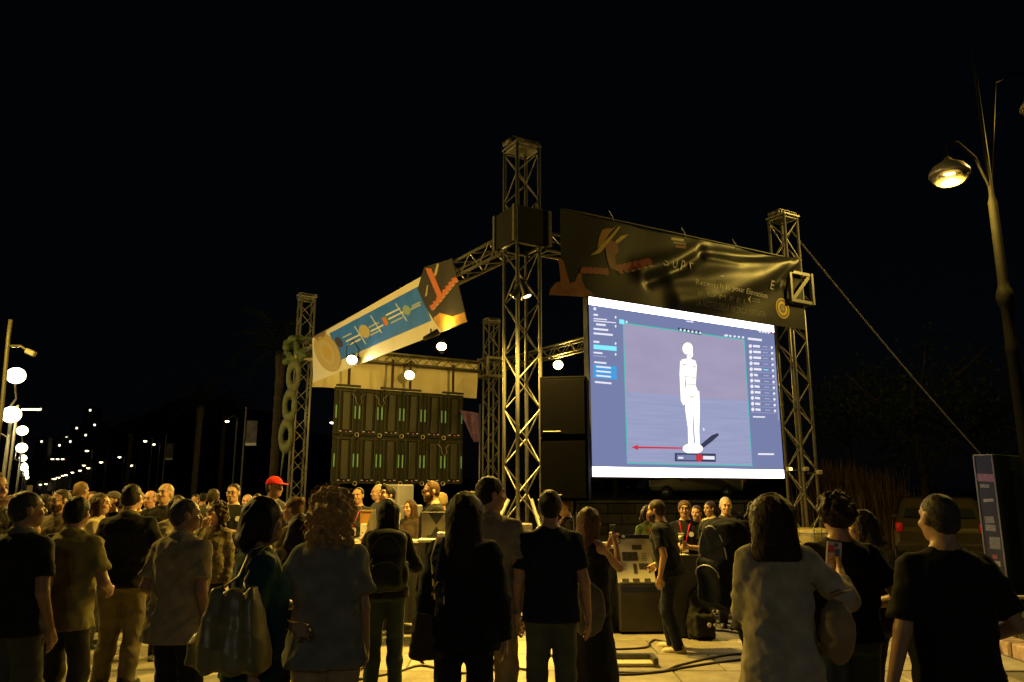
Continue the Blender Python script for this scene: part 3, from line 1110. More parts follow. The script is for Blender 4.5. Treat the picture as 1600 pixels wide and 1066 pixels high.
TG, BG = 'truss towers of the stage frame', 'truss beams of the stage frame'
TZ = 6.38
tow = []
for nm_, P, base, lab in (('M', MT, .12, 'tall centre truss tower rising highest, left of the glowing screen'),
                          ('R', RT, .12, 'truss tower directly right of the glowing screen with strap tied to its top'),
                          ('L', LT, .12, 'left truss tower with pale cloth garland hanging down its side'),
                          ('B', BT, .12, 'distant thin truss tower just left of the tall centre tower')):
    t = truss('truss_tower', lab, TG, (P.x, P.y, base), (P.x, P.y, TZ), E1, size=.40 if nm_ == 'M' else .38, seg=.36)
    tow.append(t)
    # base plate, feet, head block with pulley rollers
    Lh = TZ - base
    MB().bbox((0, 0, -.06), (.72, .72, .02), .004).build('base_plate', STEEL, t)
    for sx in (-1, 1):
        for sy in (-1, 1):
            MB().tube((sx * .3, sy * .3, -.118), (sx * .3, sy * .3, -.05), .035, .02).build('foot', STEEL, t, True)
    MB().bbox((0, 0, Lh + .016), (.41, .41, .03), .004).build('top_plate', ALU, t)
    MB().bbox((0, 0, Lh + .105), (.44, .26, .012), .003).build('head_plate', ALU, t)
    for sx in (-1, 1):
        MB().bbox((sx * .17, 0, Lh + .065), (.02, .26, .068), .004).build('head_bracket', ALU, t)
        MB().tube((sx * .215, -.11, Lh + .07), (sx * .215, .11, Lh + .07), .04, n=12).build('pulley', STEEL, t, True)

BZ = 5.05
bl = truss('truss_beam', 'long truss beam running back from centre tower, carrying the blue and white banner', BG, MT + E2 * .33 + UP * BZ, LT - E2 * .33 + UP * BZ, UP)
truss('truss_beam', 'short truss beam behind the black banner above the screen', BG, MT + E1 * .33 + UP * BZ, RT - E1 * .33 + UP * BZ, UP)
eb = (BT - LT).normalized()
truss('truss_beam', 'far truss beam over the dark video wall backs, hung with lamps', BG, LT + eb * .33 + UP * BZ, BT - eb * .33 + UP * BZ, UP)
er = (RT - BT).normalized()
truss('truss_beam', 'truss beam sloping up to the left edge of the screen from the distant tower', BG, BT + er * .33 + UP * BZ, RT - er * .33 + UP * BZ, UP)


def carriage(P, label, solid):
    ang = math.atan2(E1.y, E1.x)
    t = thing('truss_carriage', label, 'truss carriage', (P.x, P.y, BZ + (.12 if solid else 0)), ang, 'sleeve blocks joining beams to towers')
    w, hh = (.54, .50) if solid else (.55, .56)
    if solid:
        for i in range(4):
            q = Matrix.Rotation(i * math.pi / 2, 3, 'Z')
            MB().bbox(q @ Vector((0, -w / 2, 0)), (w - .03, .014, hh), .004, q).build('side_plate', mat('dull_plate', (.012, .012, .011), rough=.7, spec=.12, noise=.3, nscale=6), t)
    else:
        for i in range(4):
            q = Matrix.Rotation(i * math.pi / 2, 3, 'Z')
            for zz in (-hh / 2 + .03, hh / 2 - .03):
                MB().bbox(q @ Vector((0, -w / 2, zz)), (w - .07, .03, .06), .004, q).build('rail', ALU, t)
            a = q @ Vector((-w / 2 + .06, -w / 2, -hh / 2 + .06)); b = q @ Vector((w / 2 - .06, -w / 2, hh / 2 - .06))
            d = (b - a)
            yv = q @ Vector((0, 1, 0)); zv = d.normalized()
            rot = Matrix((yv.cross(zv), yv, zv)).transposed()
            MB().bbox((a + b) / 2, (.07, .012, d.length), .003, rot).build('diagonal_plate', ALU, t)
    for sx in (-1, 1):
        for sy in (-1, 1):
            MB().bbox((sx * w / 2, sy * w / 2, 0), (.06, .06, hh + .01), .006).build('corner_post', STEEL if solid else ALU, t)
    for zz in (-hh / 2, hh / 2):
        for sx in (-1, 1):
            MB().bbox((0, sx * .22, zz * 1.02), (.44, .07, .02), .003).build('frame_bar', STEEL if solid else ALU, t)
            MB().tube((sx * .21, -.18, zz * .9), (sx * .21, .18, zz * .9), .028, n=10).build('roller', STEEL, t, True)


carriage(MT, 'dark boxed sleeve block around the tall centre tower where both beams meet', True)
carriage(RT, 'open sleeve frame gripping right tower beside the black banner end', False)
carriage(LT, 'open sleeve frame on the left tower beside banner seal', False)
carriage(BT, 'open sleeve frame around the distant thin tower', False)

# ------------------------------------------------------------------ giant LED screen
SX = 3.72
SH = 2.45
SO = Vector((1.06, 9.92, 1.84))
SE = E1
SN = NF


def su(x, y):
    p = on_plane(x, y, SO, SN) - SO
    return p.dot(SE), p.z


scr = thing('video_screen', 'big glowing video screen showing a white 3D figure in an editing program', 'screen', mtx=Matrix(((SE.x, 0, SN.x, SO.x), (SE.y, 0, SN.y, SO.y), (0, 1, 0, SO.z), (0, 0, 0, 1))))
# local axes: x along, y up, z out to the crowd
MB().bbox((SX / 2, SH / 2, -.065), (SX + .03, SH + .03, .12), .01).build('cabinet', BLACK, scr)
C_SIDE, C_TOP, C_WHITE = (.185, .215, .40), (.34, .29, .47), (1, .93, 1)
e_white = emis('screen_white', C_WHITE, 6.0, True)
e_side = emis('screen_side', C_SIDE, 1.0, True)
e_fig = emis('screen_figure', (1, .96, .86), 1.35)
e_red = emis('screen_red', (.72, .045, .07), .85)
e_teal = emis('screen_teal', (.05, .62, .50), .9)
e_cyan = emis('screen_cyan', (.22, .80, .95), 1.1)
e_blue = emis('screen_blue', (.05, .40, .88), .95)
e_text = emis('screen_text', (.85, .85, .95), 1.0)
e_dim = emis('screen_dim_text', (.45, .48, .72), .9)
e_dark = emis('screen_dark', (.05, .055, .12), .9)
e_shad = emis('screen_figure_shade', (.045, .05, .10), .9)
e_line = emis('screen_figure_line', (.55, .50, .45), .9)


def grad_emis(name, c0, c1, scale):
    m = bpy.data.materials.new(name); m.use_nodes = True
    t = m.node_tree
    b = t.nodes['Principled BSDF']
    b.inputs['Base Color'].default_value = (0, 0, 0, 1); b.inputs['Specular IOR Level'].default_value = 0
    tc = t.nodes.new('ShaderNodeTexCoord'); mp = t.nodes.new('ShaderNodeMapping'); mp.inputs['Scale'].default_value = scale
    nz = t.nodes.new('ShaderNodeTexNoise'); nz.inputs['Scale'].default_value = 3; nz.inputs['Detail'].default_value = 6
    rp = t.nodes.new('ShaderNodeValToRGB')
    rp.color_ramp.elements[0].position = .35; rp.color_ramp.elements[1].position = .68
    rp.color_ramp.elements[0].color = (*c0, 1); rp.color_ramp.elements[1].color = (*c1, 1)
    t.links.new(tc.outputs['Object'], mp.inputs[0]); t.links.new(mp.outputs[0], nz.inputs['Vector']); t.links.new(nz.outputs[0], rp.inputs[0])
    t.links.new(rp.outputs[0], b.inputs['Emission Color']); b.inputs['Emission Strength'].default_value = 1.0
    return m


e_wall = grad_emis('screen_backdrop', (.355, .32, .475), (.385, .35, .51), (.5, 1.4, 1))
e_floor = grad_emis('screen_floor', (.305, .33, .53), (.35, .375, .585), (.35, 8, 1))


def quad(name, x0, y0, x1, y1, z, m, r=0):
    MB().poly([(x0, y0, z), (x1, y0, z), (x1, y1, z), (x0, y1, z)]).build(name, m, scr)


def pquad(name, px, z, m):
    MB().poly([(*su(*p), z) for p in px]).build(name, m, scr)


def S2(x, y):
    """point of the screen face seen at (x, y) of the photograph"""
    return su(x, y)


quad('side_panel', 0, 0, SX, SH, .002, e_side)
tb = S2(925, 729)[1]
quad('task_bar', 0, 0, SX, .128, .004, e_white)
quad('title_bar', 0, SH - .112, SX, SH, .004, e_white)
vx0, vy1 = S2(965, 494)
vx1, _ = S2(1168, 524)
vy0 = S2(972, 730)[1]
vx0, vx1, vy0, vy1 = .585, 3.02, .175, 2.15
fl = .175 + (vy1 - .175) * .505
quad('viewport_backdrop', vx0, fl, vx1, vy1, .004, e_wall)
quad('viewport_floor', vx0, vy0, vx1, fl, .004, e_floor)
for a in ((vx0, vy0, vx0 + .016, vy1), (vx1 - .016, vy0, vx1, vy1), (vx0 + .016, vy0, vx1 - .016, vy0 + .014), (vx0 + .016, vy1 - .016, vx1 - .016, vy1)):
    quad('viewport_border', *a, .006, e_teal)


def blob(name, px, z, m):
    pts = [(*su(*p), z) for p in px]
    a = sum(pts[i][0] * pts[(i + 1) % len(pts)][1] - pts[(i + 1) % len(pts)][0] * pts[i][1] for i in range(len(pts)))
    if a < 0:
        pts = pts[::-1]
    MB().poly(pts).build(name, m, scr)


def ellpx(cx, cy, rx_, ry, n=20, rot=0):
    c, s = math.cos(rot), math.sin(rot)
    return [(cx + rx_ * math.cos(a) * c - ry * math.sin(a) * s, cy + rx_ * math.cos(a) * s + ry * math.sin(a) * c) for a in [2 * math.pi * i / n for i in range(n)]]


# white jointed figure, seen turned to the right
blob('figure_shadow', [(1092, 697), (1100, 690), (1112, 680), (1121, 677), (1123, 680), (1112, 690), (1100, 699), (1090, 703)], .006, e_shad)
blob('figure_stand', ellpx(1082, 701, 16, 8.5), .007, e_fig)
blob('figure_leg', [(1070, 612), (1084, 614), (1083, 640), (1082, 668), (1084, 697), (1075, 697), (1074, 668), (1070, 640)], .008, e_fig)
blob('figure_leg', [(1082, 614), (1092, 611), (1093, 640), (1092, 672), (1093, 697), (1086, 697), (1084, 672), (1083, 640)], .009, e_fig)
blob('figure_arm', [(1062, 564), (1069, 564), (1070, 585), (1069, 605), (1071, 618), (1071, 630), (1067, 634), (1063, 626), (1062, 605), (1061, 585)], .010, e_fig)
blob('figure_torso', [(1064, 562), (1075, 560), (1086, 564), (1088, 572), (1087, 590), (1086, 602), (1090, 612), (1088, 620), (1078, 619), (1069, 615), (1071, 600), (1070, 585), (1068, 574)], .011, e_fig)
blob('figure_neck', [(1072, 551), (1079, 554), (1078, 563), (1073, 563)], .012, e_fig)
blob('figure_head', ellpx(1073.5, 545, 8.2, 9.6), .013, e_fig)
blob('figure_jaw', [(1072, 553), (1081, 545), (1082, 556), (1079, 560), (1075, 556)], .014, e_fig)
for px in ([(1071, 553), (1079, 556), (1079, 557), (1071, 554)], [(1069, 588), (1086, 590), (1086, 591), (1069, 589)], [(1070, 600), (1086, 601), (1086, 602), (1070, 601)],
           [(1072, 616), (1080, 620), (1088, 617), (1080, 622)], [(1066, 569), (1070, 569), (1070, 571), (1066, 571)], [(1082, 572), (1086, 573), (1086, 575), (1082, 574)]):
    blob('figure_joint', px, .0155, e_line)
blob('move_arrow', [(986, 699), (996, 695.4), (997, 697.8), (1066, 699.3), (1066, 701.6), (997, 700.6), (996, 703.4)], .007, e_red)
blob('pointer', [(1097, 668), (1101, 671), (1099, 674)], .007, e_text)
pquad('timeline_bar', [(1053, 721), (1117, 722), (1117, 709), (1053, 708)], .018, e_dark)
pquad('timeline_track', [(1056, 719), (1086, 719.5), (1086, 711), (1056, 710.5)], .020, e_side)
pquad('timeline_track', [(1097, 718), (1115, 718.5), (1115, 713), (1097, 712.5)], .020, e_text)
pquad('timeline_label', [(1058, 717), (1066, 717), (1066, 714), (1058, 714)], .022, e_text)
blob('timeline_marker', ellpx(1091, 715.5, 5.5, 6), .022, e_red)
pquad('tool_strip', [(1059, 518), (1096, 524), (1096, 518), (1059, 512)], .006, e_dark)
for i in range(6):
    blob('tool_icon', ellpx(1063 + i * 6.1, 515.6 + i * .95, 1.8, 1.9, 8), .008, e_text)
for i in range(5):
    blob('view_icon', ellpx(1134 + i * 6.6, 524.5 + i * .75, 2.0 if i else 3.4, 1.8, 8), .008, e_text)
pquad('window_caption', [(1072, 503), (1083, 504.6), (1083, 502.6), (1072, 501)], .006, e_text)
pquad('tool_tile', [(967, 506), (975, 507.2), (975, 500.2), (967, 499)], .008, e_cyan)
blob('tool_icon', ellpx(978.5, 503.4, 1.6, 2, 8), .008, e_text)
for i in range(5):
    blob('window_button', ellpx(1187 + i * 4.5, 517.8 + i * .6, 1.8, 2.4, 8), .006, e_text if i < 4 else e_red)
# left list
for (x0, x1, y, hh, m) in ((927, 931, 482.5, 4.5, e_text), (927, 934, 492, 3, e_text), (927, 948, 498, 1.8, e_text), (927, 962, 501.5, 1.5, e_text), (931, 946, 507, 3, e_text), (927, 950, 514, 3, e_text),
                           (927, 957, 521, 3, e_text), (927, 936, 534, 3, e_text), (927, 963, 542, 7, e_cyan), (927, 941, 551, 2.6, e_text), (927, 947, 556, 1.3, e_dim), (928, 947, 566, 2.6, e_text),
                           (927, 963, 573, 6, e_blue), (927, 963, 580, 6, e_blue), (927, 963, 587, 6, e_blue), (929, 955, 597, 2.8, e_text)):
    t_ = (x0 - 925) / 40
    pquad('list_entry', [(x0, y + hh / 2), (x1, y + hh / 2 + (x1 - x0) * .09), (x1, y - hh / 2 + (x1 - x0) * .09), (x0, y - hh / 2)], .006, m)
    if m == e_blue:
        pquad('list_text', [(x0 + 4, y + 1.2), (x0 + 27, y + 3.3), (x0 + 27, y + .8), (x0 + 4, y - 1.3)], .008, e_text)
for y in (495, 509, 536, 553):
    blob('list_icon', ellpx(961.5, y + 1, 1.4, 2.2, 8), .006, e_text)
# right list
pquad('list_heading', [(1168, 531), (1190, 533.5), (1190, 530), (1168, 527.5)], .006, e_text)
for i in range(12):
    y = 541 + i * 9.0
    sl_ = -.06 * (11 - i) / 11
    blob('list_icon', ellpx(1172 + i * .35, y, 2.6, 3.0, 10), .006, e_text)
    w_ = (11, 12, 12, 9, 12, 6, 9, 8, 9, 8, 8, 8)[i]
    x0 = 1176 + i * .35
    pquad('list_entry', [(x0, y + 1.7), (x0 + w_, y + 2.5), (x0 + w_, y - 1.2), (x0, y - 1.9)], .006, e_text)
    pquad('list_text', [(x0 + 15, y + 1.6), (x0 + 23, y + 2.2), (x0 + 23, y + .8), (x0 + 15, y + .2)], .006, e_dim if i != 4 else e_cyan)
    blob('list_icon', ellpx(1205.5 + i * .45, y + 2.2, 2.0, 2.2, 8), .006, e_text)
    pquad('divider', [(x0 - 6, y + 4.8), (x0 + 33, y + 6.3), (x0 + 33, y + 5.7), (x0 - 6, y + 4.2)], .005, e_dim)
pquad('list_text', [(1176, 652.5), (1195, 653), (1195, 650.8), (1176, 650.3)], .006, e_text)
pquad('list_text', [(1184, 711), (1209, 711.3), (1209, 708.6), (1184, 708.3)], .006, e_text)
quad('scroll_bar', SX - .045, .9, SX - .03, 2.02, .006, e_dim)
for x in (1010, 1040, 1106):
    blob('task_icon', ellpx(x, 741 + (x - 925) * .012, 1.2, 1.6, 8), .006, e_dim)
for x in (.5, 1.86, 3.2):
    MB().bbox((x, SH + .32, -.16), (.05, .62, .03), .005).build('hanger', STEEL, scr)

# ------------------------------------------------------------------ black banner above the screen
BO = MT + E1 * .50 + NF * .22 + UP * 4.30
BW, BH = 5.02, 1.22


def bu(x, y):
    p = on_plane(x, y, BO, NF) - BO
    return p.dot(E1), p.z


ridges = []
for pts, amp, wd in (([(1098, 392), (1060, 408), (1000, 424)], .085, .13), ([(1238, 412), (1190, 440), (1120, 466), (1060, 472)], .12, .16), ([(1236, 410), (1170, 428), (1095, 440), (1050, 436)], .10, .15),
                     ([(1240, 414), (1226, 450)], .05, .06), ([(1239, 412), (1212, 448)], .05, .05), ([(1098, 394), (1160, 402), (1238, 410)], -.06, .07), ([(1100, 396), (1060, 424), (1015, 440)], -.09, .09),
                     ([(1238, 411), (1150, 414), (1104, 404)], .05, .06)):
    q = [bu(*p) for p in pts]
    for a, b in zip(q[:-1], q[1:]):
        ridges.append((np.array(a), np.array(b), amp * .62, wd * 1.1))


def bdisp(u, v):
    d = .012 * math.sin(u * 2.1 + v) + .006 * math.sin(u * 5.3 - v * 3)
    best = {}
    for a, b, amp, wd in ridges:
        p = np.array((u, v)); ba = b - a
        t = min(1, max(0, float((p - a) @ ba / (ba @ ba))))
        dist = float(np.linalg.norm(p - a - ba * t))
        val = amp * math.exp(-(dist / wd) ** 2)
        kk = (amp, wd)
        if abs(val) > abs(best.get(kk, 0)):
            best[kk] = val
    return d + sum(best.values())


BV = mat('banner_vinyl', (.016, .017, .023), rough=.40, noise=.15, nscale=2, bump=.05, bscale=30, spec=.26)
ban = thing('banner', 'sagging black banner with pale lettering hung above the glowing screen', 'banner', mtx=Matrix(((E1.x, 0, NF.x, BO.x), (E1.y, 0, NF.y, BO.y), (0, 1, 0, BO.z), (0, 0, 0, 1))))
NU, NV = 180, 46
vs = np.array([(i / NU * BW - .02 * (j / NV), j / NV * BH + .03 * i / NU, bdisp(i / NU * BW, j / NV * BH)) for i in range(NU + 1) for j in range(NV + 1)])
qs = np.array([(i * (NV + 1) + j, (i + 1) * (NV + 1) + j, (i + 1) * (NV + 1) + j + 1, i * (NV + 1) + j + 1) for i in range(NU) for j in range(NV)])
link('sheet', np_mesh('sheet', vs, qs, BV), ban)
MB().path([(x, BH + .03 * x / BW + .008, .02) for x in np.linspace(0, BW, 12)], .013, 6).build('top_hem', mat('banner_hem', (.10, .10, .085), rough=.6), ban, True)
for px in ((957, 352), (1070, 372), (1150, 392), (1242, 408)):
    u, v = bu(*px)
    MB().path([(u, BH - .01, .03), (u + .01, BH + .06, .0), (u - .03, BH + .16, -.03)], .006, 5).build('cable_tie', mat('cable_tie', (.5, .5, .45)), ban, True)


def on_ban(pts2, off=.004):
    return [(u, v, bdisp(u, v) + off) for u, v in pts2]


def btext(s, px0, px1, m, spacing=1.0, name='lettering'):
    (u0, v0), (u1, v1) = bu(*px0), bu(*px1)
    V_, F_ = text_mesh(s, 1.0, spacing)
    if not V_:
        return
    x0, x1 = min(v.x for v in V_), max(v.x for v in V_)
    y0, y1 = min(v.y for v in V_), max(v.y for v in V_)
    return V_, F_, (x0, x1, y0, y1)


INK = mat('banner_print_grey', (.42, .42, .42), rough=.5)
INKD = mat('banner_print_dim', (.10, .095, .10), rough=.5)
GOLD = mat('banner_print_gold', (.42, .30, .06), rough=.5)
RED_ = mat('banner_print_red', (.22, .035, .035), rough=.5)
ORG = mat('banner_print_orange', (.20, .065, .02), rough=.5, noise=.35, nscale=5)
CREAM = mat('banner_print_cream', (.42, .36, .20), rough=.5)


def bletter(s, u0, v0, u1, h_, m, name='lettering'):
    """text fitted from u0 to u1 on the banner at height v0, cap height h_"""
    V_, F_ = text_mesh(s, 1.0, 1.0)
    x0, x1 = min(v.x for v in V_), max(v.x for v in V_)
    vs_ = [(u0 + (v.x - x0) / (x1 - x0) * (u1 - u0), v0 + v.y / .70 * h_) for v in V_]
    MB().add(on_ban(vs_), F_).build(name, m, ban)


for ch, px in zip('SUPERSC', ((1037, 410), (1052, 413), (1068, 416), (1083, 418), (1096, 421), (1109, 425), (1121, 428))):
    u, v = bu(*px)
    bletter(ch, u - .055, v - .065, u + .055, .15, INK)
for ch, px in zip('EWE', ((1203, 447), (1217, 445), (1232, 448))):
    u, v = bu(*px)
    bletter(ch, u - .05, v - .065, u + .05, .14, INK)
ua, va = bu(1083, 441); ub, vb = bu(1197, 460)
bletter('Research is your Elevation', ua, va - .05, ub, .085, INK)
ua, va = bu(1086, 458); ub, vb = bu(1161, 470)
bletter('P O M P E I', ua, va - .05, ub, .075, INKD)
ua, va = bu(1083, 473); ub, vb = bu(1195, 490)
bletter('LA NOTTE DELLA RICERCA INFINITA', ua, va - .05, ub, .095, INKD)
u, v = bu(1166, 468)
MB().add(on_ban([(u, v), (u + .07, v + .06), (u + .05, v), (u + .07, v - .05)]), [(3, 2, 1, 0)]).build('arrow_mark', INK, ban)
for k in range(2):
    MB().add(on_ban([(u + .1, v + .015 - k * .04), (u + .3, v + .015 - k * .04), (u + .3, v + .033 - k * .04), (u + .1, v + .033 - k * .04)]), [(0, 1, 2, 3)]).build('small_print', INKD, ban)
u, v = bu(1223, 482)
for r0, r1, m in ((.0, .065, INKD), (.075, .125, GOLD), (.132, .15, INKD), (.155, .175, GOLD)):
    n = 28
    pts = [(u + r * math.cos(2 * math.pi * i / n), v + r * math.sin(2 * math.pi * i / n)) for r in (max(r0, .001), r1) for i in range(n)]
    MB().add(on_ban(pts, .005), [(i, n + i, n + (i + 1) % n, (i + 1) % n) for i in range(n)]).build('seal_ring', m, ban)
for k in range(3):
    MB().add(on_ban([(u - .04, v + .03 - k * .03), (u + .04, v + .03 - k * .03), (u + .04, v + .042 - k * .03), (u - .04, v + .042 - k * .03)], .008), [(0, 1, 2, 3)]).build('seal_line', GOLD, ban)


def bpoly(px, m, name, off=.004):
    q = [bu(*p) for p in px]
    a = sum(q[i][0] * q[(i + 1) % len(q)][1] - q[(i + 1) % len(q)][0] * q[i][1] for i in range(len(q)))
    if a < 0:
        q = q[::-1]
    MB().poly(on_ban(q, off)).build(name, m, ban)


# glowing fork of flame at the lower left, the red feathered bird and its yellow wing
bpoly([(858, 461), (860, 452), (868, 442), (876, 440), (874, 420), (871, 402), (880, 408), (886, 430), (890, 444), (898, 440), (902, 428), (909, 424), (908, 438), (914, 452), (922, 456), (930, 464), (915, 465), (890, 463)], ORG, 'flame_print')
bpoly([(935, 372), (940, 360), (948, 357), (955, 358), (963, 353), (952, 364), (940, 384), (932, 388)], mat('banner_print_brown', (.30, .15, .05), rough=.5), 'wing_print', .005)
bpoly([(966, 354), (969, 355), (952, 378), (936, 396), (921, 400), (930, 393), (946, 376)], GOLD, 'wing_print', .007)
bpoly([(982, 366), (976, 372), (964, 381), (960, 378), (970, 369)], GOLD, 'beak_print', .005)
bpoly([(944, 384), (956, 376), (964, 382), (966, 392), (960, 400), (962, 412), (968, 420), (964, 424), (952, 420), (948, 408), (946, 398)], mat('banner_print_rust', (.17, .05, .035), rough=.5), 'body_print', .006)
for i in range(6):
    x = 964 + i * 8.6; y = 421 - i * 1.9
    bpoly([(x - 2, y - 6), (x + 5, y - 8), (x + 9, y - 4), (x + 9, y + 4), (x + 12, y + 6), (x + 2, y + 5)], RED_, 'feather_print', .005 + .001 * i)
    bpoly([(x + 1, y + 5.5), (x + 12, y + 5.5), (x + 6, y + 8)], CREAM if i > 1 else ORG, 'feather_tip_print', .012)
for i in range(5):
    x = 946 - i * 8.4; y = 425 - i * .4
    bpoly([(x + 2, y - 6), (x - 5, y - 5), (x - 8, y + 2), (x - 3, y + 4), (x + 5, y + 3)], RED_, 'feather_print', .005 + .001 * i)
    bpoly([(x + 5, y + 3.5), (x - 6, y + 4), (x + 1, y + 6)], ORG, 'feather_tip_print', .012)
for k in range(3):
    bpoly([(1049 + k * 3, 371 + k * 6), (1068 + k * 3, 374 + k * 6), (1068 + k * 3, 378 + k * 6), (1049 + k * 3, 375 + k * 6)], (CREAM, INKD, ORG)[k], 'logo_print')
bpoly([(1064, 388), (1086, 392), (1086, 394), (1064, 390)], INK, 'small_print')
# ------------------------------------------------------------------ long white and blue banner on the left beam
LO = MT + NL * .22 + E2 * .6 + UP * 4.1


def lu(x, y):
    p = on_plane(x, y, LO, NL) - LO
    return p.dot(E2), p.z


lban = thing('banner', 'long tilted white banner with blue strip of logos on the left beam', 'banner', mtx=Matrix(((E2.x, 0, NL.x, LO.x), (E2.y, 0, NL.y, LO.y), (0, 1, 0, LO.z), (0, 0, 0, 1))))


def ldisp(u, v):
    return .004 * math.sin(u * 2.1) * (1.1 - v)


def lpoly(px, m, name, off=.003, n=1):
    q = [lu(*p) for p in px]
    MB().poly([(u, v, ldisp(u, v) + off) for u, v in q]).build(name, m, lban)


WV = mat('banner_white_vinyl', (.62, .58, .50), rough=.55, noise=.08, nscale=2)
BL_ = mat('banner_blue', (.020, .145, .80), rough=.5, noise=.15, nscale=3)
TL_, TR_, BR_, BL0 = lu(488, 529), lu(707, 404), lu(731, 503), lu(489, 598)
nu, nv = 90, 16
vs = []
for i in range(nu + 1):
    for j in range(nv + 1):
        a, b = i / nu, j / nv
        u = (TL_[0] * (1 - a) + TR_[0] * a) * b + (BL0[0] * (1 - a) + BR_[0] * a) * (1 - b)
        v = (TL_[1] * (1 - a) + TR_[1] * a) * b + (BL0[1] * (1 - a) + BR_[1] * a) * (1 - b)
        vs.append((u, v, ldisp(u, v)))
qs = np.array([(i * (nv + 1) + j, i * (nv + 1) + j + 1, (i + 1) * (nv + 1) + j + 1, (i + 1) * (nv + 1) + j) for i in range(nu) for j in range(nv)])[:, ::-1]
link('sheet', np_mesh('sheet', np.array(vs), qs, WV), lban)
top_e = [(515 + (655 - 515) * t, 521 + (447 - 521) * t) for t in np.linspace(0, 1, 14)]
bot_e = [(532 + (674 - 532) * t, 563 + (501 - 563) * t) for t in np.linspace(0, 1, 14)]
b = MB()
for k in range(13):
    q = [lu(*p) for p in (bot_e[k], bot_e[k + 1], top_e[k + 1], top_e[k])]
    b.add([(u, v, ldisp(u, v) + .004) for u, v in q], [(0, 1, 2, 3)])
b.build('blue_strip', BL_, lban)
DK = mat('banner_dark_print', (.035, .030, .028), rough=.42, noise=.3, nscale=2)
lpoly([(663, 418), (707, 404), (731, 503), (710, 512), (690, 517), (676, 497), (665, 479), (653, 452)], DK, 'picture_print', .008)
REDF = mat('banner_feather', (.55, .14, .05), rough=.5)
for i in range(6):
    x, y = 671 + i * 3.2, 424 + i * 7.5
    lpoly([(x - 5, y - 5), (x + 4, y - 4), (x + 7, y + 4), (x - 2, y + 4)], REDF, 'feather_print', .012 + .001 * i)
for i in range(8):
    x, y = 676 + i * 5.0, 481 - i * 6.0
    lpoly([(x - 4, y - 3), (x + 3, y - 6), (x + 7, y), (x, y + 5)], REDF, 'feather_print', .012 + .001 * i)
    lpoly([(x + 3, y + 1), (x + 8, y), (x + 3, y + 5)], CREAM, 'feather_tip_print', .022)
lpoly([(684, 412), (687, 413), (683, 430), (678, 433)], CREAM, 'streak_print', .012)
lpoly([(668, 446), (670, 446), (668, 462), (665, 464)], CREAM, 'streak_print', .012)
lpoly([(678, 497), (688, 489), (708, 495), (727, 488), (731, 503), (690, 517)], mat('banner_painted_glow', (.60, .30, .06), rough=.5, noise=.3, nscale=4), 'painted_glow', .010)  # lamp's hot spot on the lower edge, painted as an amber patch
WH = mat('banner_white_print', (.60, .62, .62), rough=.5)
for (x, y, w_) in ((536, 528, 14), (541, 534, 26), (544, 540, 20), (577, 512, 16), (580, 518, 20), (580, 524, 16), (604, 493, 22), (608, 499, 24), (612, 505, 18), (644, 479, 14), (642, 484, 16)):
    lpoly([(x, y + 1.2), (x + w_, y + 1.2 - w_ * .5), (x + w_ - .6, y - 1.2 - w_ * .5), (x - .6, y - 1.2)], WH if w_ > 18 else mat('banner_pale_print', (.35, .42, .48), rough=.5), 'text_line', .007)
for (x, y) in ((563, 524), (588, 507), (627, 488)):
    lpoly([(x - 9, y - 13.4), (x - 7.8, y - 14), (x + 9.8, y + 13.4), (x + 8.6, y + 14)], WH, 'divider_print', .007)
lpoly(ellpx(570, 518, 8, 11, 16, -.5)[::-1], CREAM, 'emblem_print', .009)
lpoly([(597, 497), (602, 495), (608, 507), (603, 510)], REDF, 'emblem_print', .009)
lpoly([(602, 495), (605, 494), (610, 506), (608, 507)], mat('banner_green_print', (.05, .25, .08), rough=.5), 'emblem_print', .009)
lpoly(ellpx(636, 485, 6, 8, 14, -.4)[::-1], mat('banner_sage_print', (.22, .33, .33), rough=.5), 'emblem_print', .009)
lpoly(ellpx(530, 535, 5, 9, 12, -.5)[::-1], mat('banner_navy_print', (.04, .03, .08), rough=.5), 'emblem_print', .009)
for i, (r1, r2, m) in enumerate(((20, 32, GOLD), (17.5, 29, mat('banner_tan', (.40, .32, .18), rough=.5)), (14, 24, GOLD), (12, 21, CREAM), (7, 13, GOLD))):
    lpoly(ellpx(512, 551, r1 * .92, r2, 26, -.42)[::-1], m, 'seal_print', .010 + i * .002)
lpoly([(491, 527), (499, 522), (510, 517), (508, 526), (498, 533)], mat('banner_brown_seal', (.20, .12, .05), rough=.5), 'seal_print', .012)

# white sheet on the far beam
bn = Vector((-eb.y, eb.x, 0))
if bn.y < 0:
    bn = -bn
WO = LT + bn * .28 + UP * BZ
q = [on_plane(x, y, WO, bn) for x, y in ((488, 606), (552, 611), (620, 614), (746, 621), (746, 577), (620, 556), (552, 548), (488, 540))]
zt = BZ + .17
nu, nv = 60, 10
u0, u1 = (q[0] - WO).dot(eb), (q[3] - WO).dot(eb)
vs = []
for i in range(nu + 1):
    for j in range(nv + 1):
        u = u0 + (u1 - u0) * i / nu
        z0 = q[0].z + (q[3].z - q[0].z) * i / nu + .03 * math.sin(u * 2.3)
        z = z0 + (zt - z0) * j / nv
        vs.append(tuple(WO + eb * u + UP * (z - BZ) + bn * (.035 * math.sin(u * 4.1 + j * .2) + .02 * math.sin(u * 9 + j * .5))))
qs = np.array([(i * (nv + 1) + j, (i + 1) * (nv + 1) + j, (i + 1) * (nv + 1) + j + 1, i * (nv + 1) + j + 1) for i in range(nu) for j in range(nv)])
tag(link('back_sheet', np_mesh('back_sheet', np.array(vs), qs, mat('sheet_cloth', (.70, .63, .50), rough=.8, noise=.1, nscale=2))), 'plain cream sheet hung behind the far truss beam', 'sheet')

